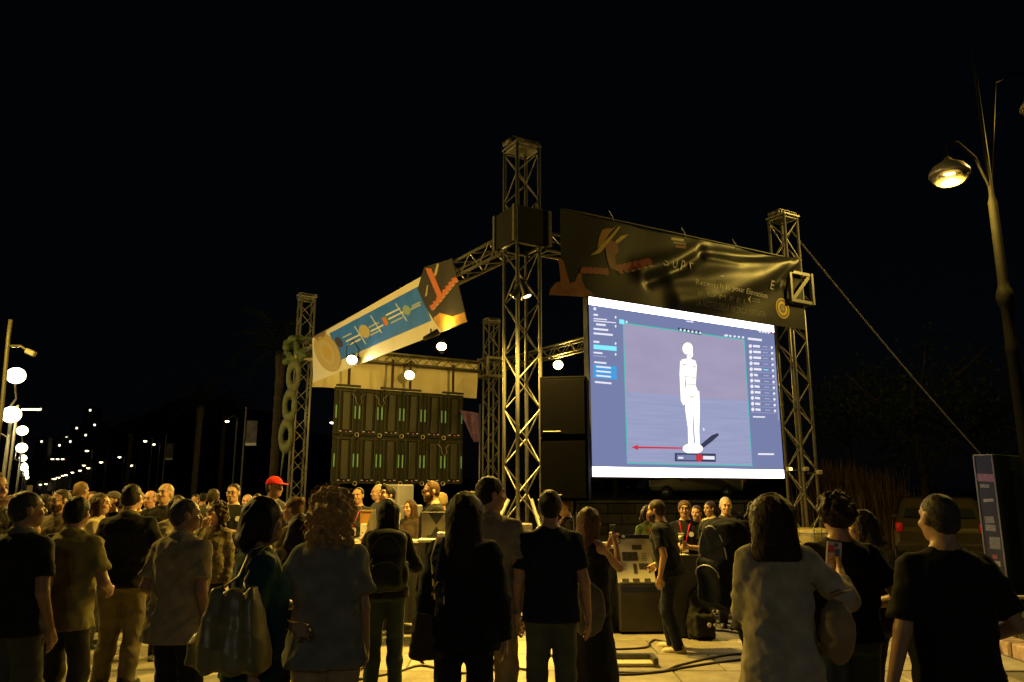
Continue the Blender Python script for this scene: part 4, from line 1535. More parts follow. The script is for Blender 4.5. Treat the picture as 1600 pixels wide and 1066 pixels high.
# ------------------------------------------------------------------ video wall seen from behind
VO = LT - bn * .35
ctl = on_plane(523, 604, VO, bn); cbr = on_plane(722, 757, VO, bn)
vu0, vu1 = (ctl - VO).dot(eb), (cbr - VO).dot(eb)
vz1, vz0 = ctl.z, cbr.z
cw, ch = (vu1 - vu0) / 6, (vz1 - vz0) / 2
vw = thing('video_wall', 'dark back of a video wall with green strips and tiny red lights', 'video wall', mtx=Matrix(((eb.x, -bn.x, 0, VO.x + eb.x * vu0), (eb.y, -bn.y, 0, VO.y + eb.y * vu0), (0, 0, 1, vz0), (0, 0, 0, 1))))
# local: x along, y towards the camera, z up
cab_m = mat('cabinet_casting', (.015, .016, .011), rough=.6, spec=.25, noise=.3, nscale=9)
cab_me = MB().bbox((0, 0, 0), (cw - .01, .05, ch - .01), .008).mesh('cabinet', cab_m)
grn = mat('green_strip', (.10, .26, .06), rough=.5, emit=(.16, .26, .06), estr=.42)  # green foil; its emission stands in for light falling on it
me_strip = MB().bbox((0, 0, 0), (.03, .02, ch * .27), .004).mesh('lit_foil_strip', grn)
me_rib = MB().bbox((0, 0, 0), (.035, .06, ch - .06), .006).mesh('rib', mat('cabinet_rib', (.024, .024, .016), rough=.5, spec=.3))
me_box = MB().bbox((0, 0, 0), (cw * .30, .075, ch * .80), .012).mesh('power_box', mat('power_box', (.018, .018, .016), rough=.5))
me_con = MB().bbox((0, 0, 0), (.05, .03, .018), .004).mesh('connector', mat('connector_shell', (.55, .52, .42), rough=.35, emit=(1, .95, .8), estr=.10))  # faint emission stands in for light on the pale shells
me_led = MB().ball((0, 0, 0), .014, 8, 6).mesh('red_light', emis('red_led', (1, .14, .10), .7), True)
me_lat = MB().torus((0, 0, 0), .05, .012, 8, 5, Matrix.Rotation(R(90), 3, 'X')).mesh('latch', mat('latch_metal', (.45, .42, .32), rough=.4, metal=.5))
me_bar = MB().bbox((0, 0, 0), (cw - .06, .055, .04), .006).mesh('cross_rib', mat('cabinet_rib', (.024, .024, .016), rough=.5, spec=.3))
for r in range(2):
    for c in range(6):
        cb = link('cabinet', cab_me, vw, loc=((c + .5) * cw, 0, (r + .5) * ch))
        for sx in (-1, 1):
            link('lit_foil_strip', me_strip, cb, loc=(sx * (cw / 2 - .055), .034, -.02))
            link('rib', me_rib, cb, loc=(sx * (cw / 2 - .12), .05, 0))
            link('connector', me_con, cb, loc=(sx * .13, .07, -ch * .42))
        link('power_box', me_box, cb, loc=(0, .06, 0))
        link('red_light', me_led, cb, loc=(0, .105, -ch * .43))
        link('cross_rib', me_bar, cb, loc=(0, .045, ch * .43))
        if c < 5:
            link('latch', me_lat, cb, loc=(cw / 2, .06, -ch * .485))
for i, x in enumerate((545, 613, 641, 708)):
    p = on_plane(x, 600, VO, bn)
    u = (p - VO).dot(eb) - vu0
    MB().box((u, 0, 2 * ch + (BZ - .1 - vz1) / 2 + .02), (.07, .012, BZ - .1 - vz1)).build('hanging_strap', mat('strap_webbing', (.035, .02, .015), rough=.8), vw)
    MB().bbox((u, 0, 2 * ch + .045), (cw * 1.05, .09, .05), .008).build('hanging_bar', BLACKM, vw)
rngc = random.Random(5)
for (c, r) in ((1, 1), (2, 1), (5, 0)):
    x, z = c * cw, (r + .78) * ch
    MB().path([(x - .18, .06, z + .12), (x - .08, .09, z + .02), (x - .06, .10, z - .12), (x + .02, .10, z - .2), (x + .09, .10, z - .1), (x + .05, .09, z + .02), (x + .2, .06, z + .13)], .011, 5).build('loose_cable', mat('grey_cable', (.20, .19, .14), rough=.5), vw, True)

# violet cloth flag behind the video wall's right end
fo = at(735, 655, 19.6)
vs = []
for i in range(13):
    for j in range(13):
        a, b = i / 12, j / 12
        w = .52 * (1 - .75 * b)
        vs.append((fo.x + .22 - w * (1 - a), fo.y + .05 * math.sin(a * 7 + b * 2), fo.z + .25 - b * .85 - .1 * a * (1 - b)))
qs = np.array([(i * 13 + j, i * 13 + j + 1, (i + 1) * 13 + j + 1, (i + 1) * 13 + j) for i in range(12) for j in range(12)])
fl_ = thing('flag', 'small violet flag hanging on a pole beside the video wall', 'flag')
link('cloth', np_mesh('cloth', np.array(vs), qs, mat('violet_cloth', (.10, .05, .20), rough=.7, noise=.4, nscale=6)), fl_)
MB().tube((fo.x + .25, fo.y, 0.02), (fo.x + .25, fo.y, fo.z + .4), .022).build('pole', mat('flag_pole', (.12, .13, .18), rough=.4, metal=.5), fl_, True)

# pale cloth garland down the left tower
gl = thing('garland', 'pale green cloth garland hanging down the left tower', 'garland', (LT.x - .1, LT.y - .32, 0))
gm = mat('garland_cloth', (.07, .082, .05), rough=.7, noise=.3, nscale=8)
zt = at(470, 545, LT.y).z
x_ = 0
for i in range(3):
    z1 = at(470, 590 + i * 46, LT.y).z
    MB().torus((-.03 - .05 * i, 0, z1), .17, .085, 18, 6, Matrix.Rotation(R(90), 3, 'X'), (.72, 1.75, 1)).build('loop', gm, gl, True)
MB().path([(-.10, 0, at(470, 690, LT.y).z), (-.17, .01, at(470, 715, LT.y).z), (-.2, 0, at(470, 745, LT.y).z)], .07, 6, .03, .5).build('tail', gm, gl, True)
F = Field((-.4, -.25, zt - .55), (.4, .25, zt + .35), .03)
rr = np.random.RandomState(4)
for i in range(40):
    F.ell((rr.uniform(-.25, .25), rr.uniform(-.12, .12), zt + rr.uniform(-.4, .22)), rr.uniform(.05, .11, 3), .03)
link('bunch', F.mesh('bunch', mat('garland_green', (.05, .075, .03), rough=.8, noise=.4, nscale=9)), gl)

# ------------------------------------------------------------------ lamps on the frame
LENS = emis('flood_lens', (1.0, .80, .30), 22.0)
REFL = mat('lamp_reflector', (.7, .66, .5), rough=.3, metal=.8)


def spot(name, loc, to, power, col, angle=120, blend=.6, size=.12, parent=None):
    l = bpy.data.lights.new(name, 'SPOT')
    l.energy = power; l.color = col; l.spot_size = R(angle); l.spot_blend = blend; l.shadow_soft_size = size
    o = bpy.data.objects.new(name, l)
    COL.objects.link(o)
    d = Vector(to) - Vector(loc)
    o.matrix_world = Matrix.Translation(loc) @ d.to_track_quat('-Z', 'Y').to_matrix().to_4x4()
    if parent is not None:
        mw = o.matrix_world.copy()
        o.parent = parent
        o.matrix_parent_inverse = parent.matrix_world.inverted() if False else parent.matrix_basis.inverted()
        o.matrix_basis = mw
    return o


def point(name, loc, power, col, size=.15, parent=None):
    l = bpy.data.lights.new(name, 'POINT')
    l.energy = power; l.color = col; l.shadow_soft_size = size
    o = bpy.data.objects.new(name, l)
    COL.objects.link(o)
    if parent is not None:
        o.parent = parent
        o.matrix_parent_inverse = parent.matrix_basis.inverted()
    o.location = loc
    return o


def floodlight(P, to, label, power, hang=.35, r=.13, angle=95, group='warm floodlights on the stage frame', col=AMBER, blend=.8):
    d = (Vector(to) - P).normalized()
    q = zto(d)
    t = thing('floodlight', label, 'floodlight', P, 0, group)
    prof = [(.001, -.24), (r * .62, -.22), (r * .80, -.12), (r * .98, -.02), (r * 1.05, .0), (r * 1.05, .03), (r * .98, .03), (r * .97, .0)]
    MB().lathe(prof, 18, (0, 0, 0), q, open_end=True).build('housing', mat('lamp_housing', (.07, .065, .05), rough=.4, metal=.5), t, True)
    MB().lathe([(.001, .022), (r * .5, .02), (r * .97, .012)], 18, (0, 0, 0), q).build('lens', LENS, t, True)
    s = q @ Vector((1, 0, 0))
    if abs(s.z) > .7:
        s = q @ Vector((0, 1, 0))
    back = -d * .1
    MB().path([s * r * 1.12 + back, s * r * 1.2 + UP * hang * .55 + back, UP * hang + back, -s * r * 1.2 + UP * hang * .55 + back, -s * r * 1.12 + back], .012, 5).build('yoke', BLACKM, t, True)
    if power:
        spot('flood_beam', P + d * .06, to, power, col, angle, blend, .12, t)
    return t


GC = Vector((-1.5, 13.0, .9))
P = at(640, 586, 19.15)
floodlight(P, GC + Vector((-1.5, -1, 0)), 'glowing floodlight hanging under the far beam against the cream sheet', P_FLOOD)
P = at(690, 541, 18.9)
floodlight(P, GC + Vector((0, 1, 0)), 'glowing floodlight above the far beam, right of the banner end', P_FLOOD * 1.3, hang=-.25)
P = at(872, 570, 19.3)
floodlight(P, Vector((1.2, 13, 1)), 'glowing floodlight right of the tall centre tower under the sloping beam', P_FLOOD)
P = on_plane(550, 562, LO + NL * .16, NL)
floodlight(P, P + Vector((.12, -.8, -.42)), 'clamp floodlight glowing at the lower left edge of the white banner', 90, r=.10, angle=150, col=GLOBE)
P = on_plane(682, 520, LO + NL * .20, NL)
floodlight(P, P + Vector((.5, .15, .42)) - NL * .25, 'clamp floodlight under the dark end of the white banner shining up on it', 40, r=.05, angle=120, hang=.1)
# work light on the centre tower, plus added floods for booths and sheet
P = at(823, 461, 9.0)
floodlight(P, Vector((1.3, 8.3, .8)), 'small floodlight glowing in front of the tall centre tower', 1600, r=.055, angle=125, hang=.1)
arm = thing('lamp_arm', 'short steel arm holding two small floodlights off the centre tower', 'bracket', (MT.x, MT.y, P.z + .1))
MB().tube((.0, -.10, 0), (P.x - MT.x, P.y - MT.y, 0), .018).build('tube', STEEL, arm, True)
P2 = P + Vector((-.16, .10, .02))
MB().tube((P.x - MT.x, P.y - MT.y + .1, 0), (P2.x - MT.x, P2.y - MT.y, .02), .014).build('tube', STEEL, arm, True)
floodlight(P2, Vector((-2.4, 9.3, .8)), 'small floodlight added on the same arm to light the left booths', 1500, r=.05, angle=110, hang=.1)  # added flood, brightens the people at the left booths
P = MT + UP * 4.72 + E1 * 1.3 - NF * .25
floodlight(P, Vector((-2.3, 18.6, 4.7)), 'unseen floodlight added on the front beam to light the cream sheet', 1500, r=.09, angle=62, hang=.15)  # hidden by the banner, added to brighten the sheet
for (x, y, wh) in ((1233, 733, 1), (1259, 733, 0), (1280, 738, 0)):
    p = at(x, y, 12.2)
    t = thing('clip_light', ['pale unlit clip light in the right truss tower', 'small lit clip light low in the right truss tower', ][wh] if x != 1280 else 'pale clip light sticking out right of the right truss tower', 'clip light', p, R(25), 'small clip lights on the right tower')
    MB().bbox((0, 0, 0), (.085, .06, .065), .008).build('lamp_case', mat('clip_case', (.5, .47, .35), rough=.5), t)
    MB().box((0, -.034, 0), (.065, .006, .045)).build('lamp_face', emis('clip_glow', (1, .72, .18), 3.0) if wh else mat('clip_face', (.35, .34, .30), rough=.3), t)
    MB().tube((0, .03, 0), (-.05, .22, -.02), .012).build('arm', BLACKM, t)

# strap from the right tower top down to an anchor
A_ = RT + UP * 6.2 + E1 * .2
B_ = at(1540, 712, 12.9)
B_ = A_ + (B_ - A_) * 1.35
st = thing('guy_strap', 'pale tension strap running from right tower top down behind the notice pillar', 'strap')
d_ = (B_ - A_)
pts = [A_ + d_ * t - UP * .12 * math.sin(t * math.pi) for t in np.linspace(0, 1, 14)]
MB().path(pts, .017, 6, flat=.5).build('webbing', mat('strap_cloth', (.17, .165, .13), rough=.8), st)
MB().bbox(B_ + UP * -.1, (.25, .25, max(.3, B_.z * 2)), .02).build('anchor', STEEL, st)

# ------------------------------------------------------------------ street lamps
IRON = mat('cast_iron', (.014, .013, .010), rough=.7, spec=.06, noise=.2, nscale=10, bump=.1, bscale=30)
BULB = emis('sodium_bulb', (1.0, .72, .20), 30.0)
DOME = mat('lamp_dome', (.55, .50, .38), rough=.3, metal=.5)


def street_lamp(X, Y, label, heads, power, group, htop=8.3, col=SODIUM, k=1.0):
    t = thing('street_lamp', label, 'street lamp', (X, Y, 0), 0, group, scale=k)
    heads = [(a / k, b / k, c / k) for a, b, c in heads]
    prof = [(a * .74 if c < 5.6 else a * .7, c) for a, c in [(.22, 0), (.22, .25), (.16, .32), (.14, .9), (.15, .95), (.105, 1.02), (.10, 3.2), (.115, 3.25), (.115, 3.32), (.10, 3.38), (.096, 3.86), (.13, 3.92), (.155, 4.02), (.13, 4.12), (.10, 4.16), (.088, 4.25), (.078, 5.4), (.045, 5.5), (.032, 7.2), (.04, 7.25), (.02, 7.4), (.001, htop)]]
    MB().lathe(prof, 16).build('post', IRON, t, True)
    for i, (hx, hy, hz) in enumerate(heads):
        b = MB()
        sgn = 1 if hx > 0 else -1
        b.path([(0, 0, 5.6), (hx * .3, hy * .3, max(6.0, hz + .3)), (hx * .7, hy * .7, max(6.12, hz + .5)), (hx, hy, hz + .42), (hx, hy, hz + .22)], .018, 8)
        b.build('arm', IRON, t, True)
        hd = MB().lathe([(.03, .24), (.06, .20), (.10, .17), (.20, .11), (.255, .02), (.26, -.02), (.245, -.02), (.19, .08), (.08, .14)], 20, (hx, hy, hz)).build('shade', DOME, t, True)
        MB().lathe([(.245, -.02), (.22, -.09), (.14, -.15), (.001, -.175)], 20, (hx, hy, hz)).build('glass_bowl', mat('bowl_glass', (.9, .8, .5), rough=.25, trans=.85, spec=.4), hd, True)
        MB().ball((hx, hy, hz - .02), .075, 12, 8, (1.5, 1.0, .62)).build('bulb', BULB, hd, True)
        if power:
            point('lamp_light', (X + hx * k, Y + hy * k, (hz - .26) * k), power, col, .10, t)
    return t


pl = at(1578, 520, 11.4)
hl = at(1484, 277, 11.2)
h2 = at(1626, 165, 11.6)
street_lamp(pl.x, pl.y, 'tall ornate street lamp at the far right with glowing head', [(hl.x - pl.x, hl.y - pl.y, hl.z + .06), (h2.x - pl.x, h2.y - pl.y, h2.z)], P_STREET, 'tall sodium street lamps', k=1.16)
street_lamp(1.5, -11.0, 'unseen street lamp added behind the crowd as fill light', [(-.8, 0, 5.6), (.8, 0, 5.6)], 140, 'tall sodium street lamps', col=(.88, .95, .80))  # unseen lamp, added as fill on the crowd's backs
street_lamp(-8.4, 9.2, 'unseen street lamp added on the left to light the faces', [(-.9, 0, 5.7), (.9, 0, 5.7)], 1000, 'tall sodium street lamps')  # out of view, added to light faces from the left

# promenade of globe lamps on the left
GL = emis('globe_glass', (1.0, .86, .50), 6.0)
globe_me = MB().ball((0, 0, 0), .19, 18, 12, (1, 1, .93)).mesh('globe', GL, True)
GP = mat('globe_post', (.10, .09, .06), rough=.5)
posts = [(25, 587, 16.0, 18, 648), (35, 673, 27.5, 34, 700), (36, 716, 41.0, 38, 731), (38, 727, 56.0, 40, 740), (41, 737, 76.0, 42, 746)]
pr = None
for i, (x, y, Y, x2, y2) in enumerate(posts):
    a, b_ = at(x, y, Y), at(x2, y2, Y)
    t = thing('globe_lamp', ['nearest two globe lamp at the left edge', 'second two globe lamp from the left edge', 'third two globe lamp receding down the promenade', 'fourth two globe lamp receding down the promenade', 'farthest two globe lamp down the promenade'][i], 'globe lamp', (b_.x, Y, 0), 0, 'globe lamps along the promenade')
    s = 1.0
    MB().tube((0, 0, 0), (0, 0, b_.z - .17), .05, .035).build('post', GP, t, True)
    MB().path([(0, 0, b_.z - .5), (-.24, .05, b_.z - .4), (-.24, .1, b_.z), ((a - b_).x * .9, .1, a.z - .5), ((a - b_).x, 0, a.z - .17)], .022, 6).build('arm', GP, t, True)
    link('globe', globe_me, t, loc=(0, 0, b_.z))
    link('globe', globe_me, t, loc=((a - b_).x, 0, a.z))
    if i < 2:
        point('globe_light', (b_.x, Y, b_.z - .02), P_GLOBE, GLOBE, .2, t)
        point('globe_light', (a.x, Y, a.z - .02), P_GLOBE, GLOBE, .2, t)
# a lamp of the same row, nearer than the frame shows
# camera mast and banner arm at the left edge
p0, p1 = at(3, 640, 13.0), at(13, 528, 13.0)
t = thing('camera_mast', 'thin mast with a security camera above the globe lamps', 'mast', (p0.x, 13.0, 0))
dx = p1.x - p0.x
MB().path([(0, 0, 0), (0, 0, p0.z), (dx, 0, p1.z), (dx, 0, at(14, 500, 13).z)], .035, 8).build('pole', GP, t, True)
c = at(48, 551, 13.0) - Vector((p0.x, 13.0, 0))
MB().path([(dx, 0, c.z + .12), (c.x - .2, 0, c.z + .12), (c.x, 0, c.z)], .022, 6).build('arm', GP, t, True)
MB().bbox((c.x, 0, c.z), (.18, .10, .09), .015, Matrix.Rotation(R(25), 3, 'Y')).build('camera_housing', mat('camera_grey', (.35, .34, .3), rough=.5), t)
a, b_ = at(34, 640, 16.6), at(65, 641, 16.6)
t = thing('sign_bracket', 'pale horizontal sign bar beside the nearest globe lamp', 'sign bar', (a.x, 16.6, 0))
MB().bbox(((b_ - a).x / 2, 0, a.z), ((b_ - a).x, .04, .05), .008).build('bar', mat('bar_paint', (.5, .5, .45), rough=.5), t)
MB().tube((-.1, 0, 0), (-.1, 0, a.z + .1), .03).build('post', GP, t)

# far street lights: hooded heads on slim posts
FAR = emis('far_lamp', (1.0, .84, .45), 8.0)
HOOD = mat('hood', (.12, .11, .08), rough=.5)
far_l = [(355, 658, 46), (519, 660, 42), (240, 694, 74), (227, 689, 66), (187, 714, 100), (205, 727, 120), (158, 722, 105), (136, 704, 90), (138, 731, 150), (131, 727, 170), (125, 735, 190), (113, 738, 210), (103, 742, 240), (98, 743, 260), (92, 746, 290), (88, 746, 310), (83, 748, 340), (72, 750, 380), (66, 751, 420), (61, 750, 460), (55, 751, 500), (63, 757, 330), (72, 756, 350), (86, 748, 270), (82, 717, 200), (90, 717, 220), (98, 717, 240)]
FARL = ['street light ' + w for w in (
    '', '', '', '', 'above the palm trunk, left and higher of its neighbours', 'just right of the slim palm trunk, low', 'above the long haired person in cream blouse', 'with flat hood high over the dark dots', 'right one of a close pair over the light brown hair',
    'left one of a close pair over the light brown hair', 'on the slim grey post over the glasses and beard', 'at the upper end of the string of far lights', 'second down the string of far lights', 'third down the string of far lights', 'in the middle of the string of far lights',
    'sixth down the string of far lights', 'brightest at the lower bend of the string', 'left of the bend in the string of far lights', 'near the lower left end of the string', 'last but one at the lower left of the string', 'farthest at the lower left end of the string', 'below the string, left of the glowing triangle', 'below the string by the glowing triangle',
    'tucked under the string of far lights', 'left one of three faint lights over the promenade', 'middle one of three faint lights over the promenade', 'right one of three faint lights over the promenade', '')]
for i, (x, y, Y) in enumerate(far_l):
    p = at(x, y, Y)
    big = Y < 80
    near = {0: 'small street lamp glowing left of the red capped man', 1: 'small street lamp glowing between left tower and video wall', 3: 'lamp with paired neighbour above the crowd, left one', 2: 'lamp with paired neighbour above the crowd, right one'}.get(i)
    t = thing('street_light', near or FARL[i], 'street light', (p.x, Y, 0), 0, 'distant street lights')
    k = Y / 46.0
    r = .17 * max(k, 1) ** .72
    MB().tube((.5, .3, 0), (.5, .3, p.z + .25), .06 * k ** .5, .045 * k ** .5, 6).build('post', GP, t)
    MB().path([(.5, .3, p.z + .22), (.25, .15, p.z + .34), (0, 0, p.z + .12)], .03 * k ** .5, 5).build('arm', GP, t)
    MB().lathe([(.03, r * .9), (r * .6, r * .5), (r * 1.15, 0)], 8, (0, 0, p.z)).build('hood', HOOD, t, True)
    MB().ball((0, 0, p.z - r * .1), r * .78, 8, 6, (1, 1, .55)).build('lamp_glass', FAR, t, True)
    if i in (1,):
        point('street_glow', (p.x, Y, p.z - .35), 120, GLOBE, .2, t)

# pole banners
for (x, y, Y, lab) in ((393, 677, 34, 'small vertical pole banner left of the left tower'), (265, 706, 52, 'tiny vertical pole banner far behind the crowd')):
    p = at(x, y, Y)
    t = thing('pole_banner', lab, 'pole banner', (p.x, Y, 0), 0, 'street banners on poles')
    MB().tube((-.32, 0, 0), (-.32, 0, p.z + 1.2), .05, .04).build('pole', GP, t)
    MB().bbox((0, 0, p.z), (.5, .02, 1.15), .004).build('banner_cloth', mat('pole_banner_cloth', (.10, .09, .09), rough=.7, noise=.5, nscale=3), t)
    MB().box((0, -.014, p.z - .5), (.5, .004, .12)).build('white_band', WH, t)

# ------------------------------------------------------------------ hill town on the horizon
hv, hf = [], []
n = 40
for i in range(n + 1):
    a = -260 + i * 11
    hgt = 52 * math.exp(-((a + 215) / 75) ** 2) + 20 * math.exp(-((a + 120) / 60) ** 2) + 6 + 2 * math.sin(a * .11)
    for j, (dy, k_) in enumerate(((0, 0), (60, .55), (130, 1.0), (260, .8))):
        hv.append((a, 360 + dy, hgt * k_ - .5))
for i in range(n):
    for j in range(3):
        hf.append((i * 4 + j, (i + 1) * 4 + j, (i + 1) * 4 + j + 1, i * 4 + j + 1))
hm = bpy.data.meshes.new('hill'); hm.from_pydata(hv, [], hf); hm.materials.append(mat('hill_scrub', (.04, .045, .03), rough=.95, noise=.4, nscale=.1)); hm.polygons.foreach_set('use_smooth', [True] * len(hf))
tag(link('hill', hm), kind='structure')
rngh = random.Random(11)
WIN = emis('town_window', (1.0, .90, .62), 3.2)
hw = mat('house_plaster', (.3, .28, .24), rough=.9)
HL = ['highest lit house alone on the hill top', 'uppermost left house of the lit cluster', 'house in the middle of the lit cluster', 'house of close pair at cluster right, left one', 'house of close pair at cluster right, right one', 'house below the uppermost left one of cluster', 'low house in the cluster, left of two', 'low house in the cluster, right of two', 'lower right corner house of the lit cluster',
      'upper house left of the lit cluster', 'house between the cluster and dim left houses', 'lower house left of the lit cluster', 'house midway along the lower slope', 'right one of three dim houses near globe lamps', 'middle one of three dim houses near globe lamps', 'left one of three dim houses near globe lamps', 'house directly under the lit cluster', 'lowest house on the slope']
for hi, (x, y) in enumerate(((140, 641), (119, 669), (135, 673), (147, 664), (149, 667), (119, 676), (133, 680), (142, 681), (151, 679), (103, 684), (109, 690), (104, 699), (92, 696), (75, 689), (70, 692), (64, 690), (121, 692), (88, 703))):
    p = at(x, y, 352 + rngh.uniform(0, 5))
    t = thing('house', 'tiny lit ' + HL[hi], 'house', (p.x, p.y, 0), 0, 'lit houses on the far hillside')
    MB().bbox((0, 3, (p.z + 2) / 2), (6, 5, p.z + 2), .1).build('wall', hw, t)
    MB().box((0, .46, p.z), (.85, .06, .85)).build('window', WIN, t)

# ------------------------------------------------------------------ palms and trees
TRK = mat('palm_bark', (.06, .045, .025), rough=.9, noise=.4, nscale=6, bump=.8, bscale=14)
FRD = mat('palm_leaf', (.010, .014, .006), rough=.7, spec=.05, noise=.3)
rngp = random.Random(21)


def frond_mesh():
    b = MB()
    pts = [Vector((0, 0, 0)), Vector((.6, 0, .32)), Vector((1.2, 0, .38)), Vector((1.75, 0, .15)), Vector((2.15, 0, -.32))]
    b.path(pts, .025, 3, .008)
    for i in range(14):
        t = .12 + .86 * i / 13
        q = t * 4; k_ = min(3, int(q)); p = pts[k_].lerp(pts[k_ + 1], q - k_)
        ln = .62 * math.sin(math.pi * min(.95, .18 + t * .8)) + .1
        for s in (-1, 1):
            e = p + Vector((ln * .55, s * ln * .8, -.25 * ln - .1))
            b.add([p, p + Vector((.06, 0, 0)), e], [(0, 1, 2)])
    return b.mesh('frond', FRD)


FM = [frond_mesh()]


def palm(X, Y, h_, label, r=.17):
    t = thing('palm_tree', label, 'palm tree', (X, Y, 0), rngp.uniform(0, 6), 'palm trees along the promenade')
    prof = []
    m = 26
    for i in range(m + 1):
        z = h_ * i / m
        k_ = 1 + .12 * (i % 2) + (.35 if i == 0 else 0) + (.25 if i > m - 3 else 0)
        prof.append((r * k_, z))
    MB().lathe(prof, 10).build('trunk', TRK, t, True)
    for i in range(22):
        a = i * 2.4
        el = R(62 - 95 * (i / 21))
        q = Matrix.Rotation(a, 4, 'Z') @ Matrix.Rotation(-el, 4, 'Y')
        link('frond', FM[0], t, mtx=Matrix.Translation((0, 0, h_)) @ q @ Matrix.Scale(.9 + .2 * rngp.random(), 4))


for (x, Y, h_, lab) in ((428, 30, 7.2, 'tall dark palm tree left of the left tower'), (199, 60, 6.0, 'palm tree with lit trunk above the crowd at left'), (166, 85, 6.5, 'slim palm trunk beside a distant street lamp'),
                        (305, 44, 6.5, 'shadowy palm tree behind the crowd, between the two pole banners'), (345, 58, 7.5, 'faint palm tree further back near a pole banner')):
    p = at(x, 740, Y)
    palm(p.x, Y, h_, lab)


def leafy(name, label, X, Y, h_, w, n, seed, group, col=(.03, .042, .016), blade=False, trunk=True):
    rs = np.random.RandomState(seed)
    t = thing(name, label, 'tree' if trunk else 'shrub', (X, Y, 0), 0, group)
    if trunk:
        b = MB().path([(0, 0, 0), (.1, 0, h_ * .25), (-.05, .1, h_ * .5), (0, 0, h_ * .8)], .22, 8, .06)
        for i in range(6):
            a = i * 1.1
            b.path([(0, 0, h_ * (.3 + .06 * i)), (math.cos(a) * w * .3, math.sin(a) * w * .3, h_ * (.5 + .06 * i)), (math.cos(a) * w * .42, math.sin(a) * w * .42, h_ * (.6 + .06 * i))], .08, 6, .02)
        b.build('trunk', mat('tree_bark', (.03, .022, .015), rough=.9, noise=.3, bump=.6), t, True)
    if blade:
        bx0 = rs.normal(0, w * .33, n); by0 = rs.normal(0, w * .3, n); hh = h_ * rs.uniform(.45, 1.0, n)
        an = rs.uniform(0, 6.28, n); bend = rs.uniform(.1, .55, n)
        V_ = []; Q_ = []
        for i in range(n):
            c, s = math.cos(an[i]), math.sin(an[i])
            wd = rs.uniform(.02, .045)
            base = len(V_)
            for k_ in range(4):
                f = k_ / 3
                x = bx0[i] + c * bend[i] * f * f; y = by0[i] + s * bend[i] * f * f; z = hh[i] * f * (1 - .12 * f)
                ww = wd * (1 - f * .9)
                V_ += [(x - s * ww, y + c * ww, z), (x + s * ww, y - c * ww, z)]
            for k_ in range(3):
                Q_.append((base + 2 * k_, base + 2 * k_ + 1, base + 2 * k_ + 3, base + 2 * k_ + 2))
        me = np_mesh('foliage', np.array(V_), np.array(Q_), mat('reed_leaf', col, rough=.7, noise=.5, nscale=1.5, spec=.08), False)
    else:
        cl = rs.normal(size=(26, 3)); cl /= np.linalg.norm(cl, axis=1)[:, None]
        cl *= rs.uniform(.3, 1, (26, 1)) * np.array((w * .5, w * .5, h_ * .34))
        cl[:, 2] += h_ * .66 if trunk else h_ * .5
        ci = rs.randint(0, 26, n)
        c = cl[ci] + rs.normal(0, 1, (n, 3)) * np.array((w * .11, w * .11, h_ * .075))
        a = rs.normal(size=(n, 3)); a /= np.linalg.norm(a, axis=1)[:, None]
        b2 = np.cross(a, rs.normal(size=(n, 3))); b2 /= np.linalg.norm(b2, axis=1)[:, None]
        sz = rs.uniform(.06, .13, (n, 1))
        V_ = np.stack([c - a * sz, c + b2 * sz * .5, c + a * sz, c - b2 * sz * .5], 1).reshape(-1, 3)
        me = np_mesh('foliage', V_, np.arange(4 * n).reshape(n, 4), mat('leaf', col, rough=.7, noise=.3, spec=.08), False)
    link('foliage' if not trunk else 'crown', me, t)
    return t


for i, (x, Y, h_, w) in enumerate(((1300, 22.5, 3.0, 1.1), (1326, 23.5, 2.8, .9), (1350, 22, 2.6, 1.2), (1376, 24, 2.7, 1.2), (1402, 23, 2.0, 1.2), (1282, 25, 2.5, .9))):
    p = at(x, 760, Y)
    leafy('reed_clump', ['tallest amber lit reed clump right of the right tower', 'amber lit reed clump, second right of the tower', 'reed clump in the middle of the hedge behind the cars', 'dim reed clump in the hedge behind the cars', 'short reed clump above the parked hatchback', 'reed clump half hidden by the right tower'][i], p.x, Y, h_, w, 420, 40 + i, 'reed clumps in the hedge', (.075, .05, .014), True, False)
for i, (x, Y, h_, w) in enumerate(((1330, 34, 7.5, 6.5), (1440, 30, 8.0, 7), (1530, 33, 7, 7), (1130, 38, 7, 7), (960, 40, 7.5, 7))):
    p = at(x, 740, Y)
    leafy('dark_tree', ['dark leafy tree behind the reed clumps', 'dark leafy tree behind the parked hatchback', 'dark leafy tree behind the notice pillar', 'dark leafy tree behind the screen', 'dark leafy tree left of the screen'][i], p.x, Y, h_, w, 2600, 60 + i, 'dark trees behind the square')

# ------------------------------------------------------------------ parked cars
CARM = {}
# raised street behind the stage, held by a low dark stone wall
tag(MB().box((36, 128, .575), (69, 200, 1.146)).build('street', mat('street_asphalt', (.045, .043, .04), rough=.9, noise=.3, nscale=2)), kind='structure')
rw = thing('retaining_wall', 'low dark stone wall under the raised street behind the stage', 'wall', (1.5, 27.8, 0))
bmk = [MB().bbox((0, 0, 0), (.98, .34, .36), .03).mesh('stone_block', mat('wall_stone', (.055 + d, .05 + d, .045 + d), rough=.9, noise=.3, nscale=5, bump=.5, bscale=14)) for d in (0, .015, -.012)]
for r in range(3):
    for i in range(22):
        link('stone_block', bmk[rng.randrange(3)], rw, loc=(.5 + i * 1.0 + .5 * (r % 2), rng.uniform(-.02, .02), .19 + r * .375))
MB().bbox((11.5, -.02, 1.19), (23, .5, .10), .02).build('coping', mat('wall_coping', (.08, .075, .065), rough=.85, noise=.2), rw)


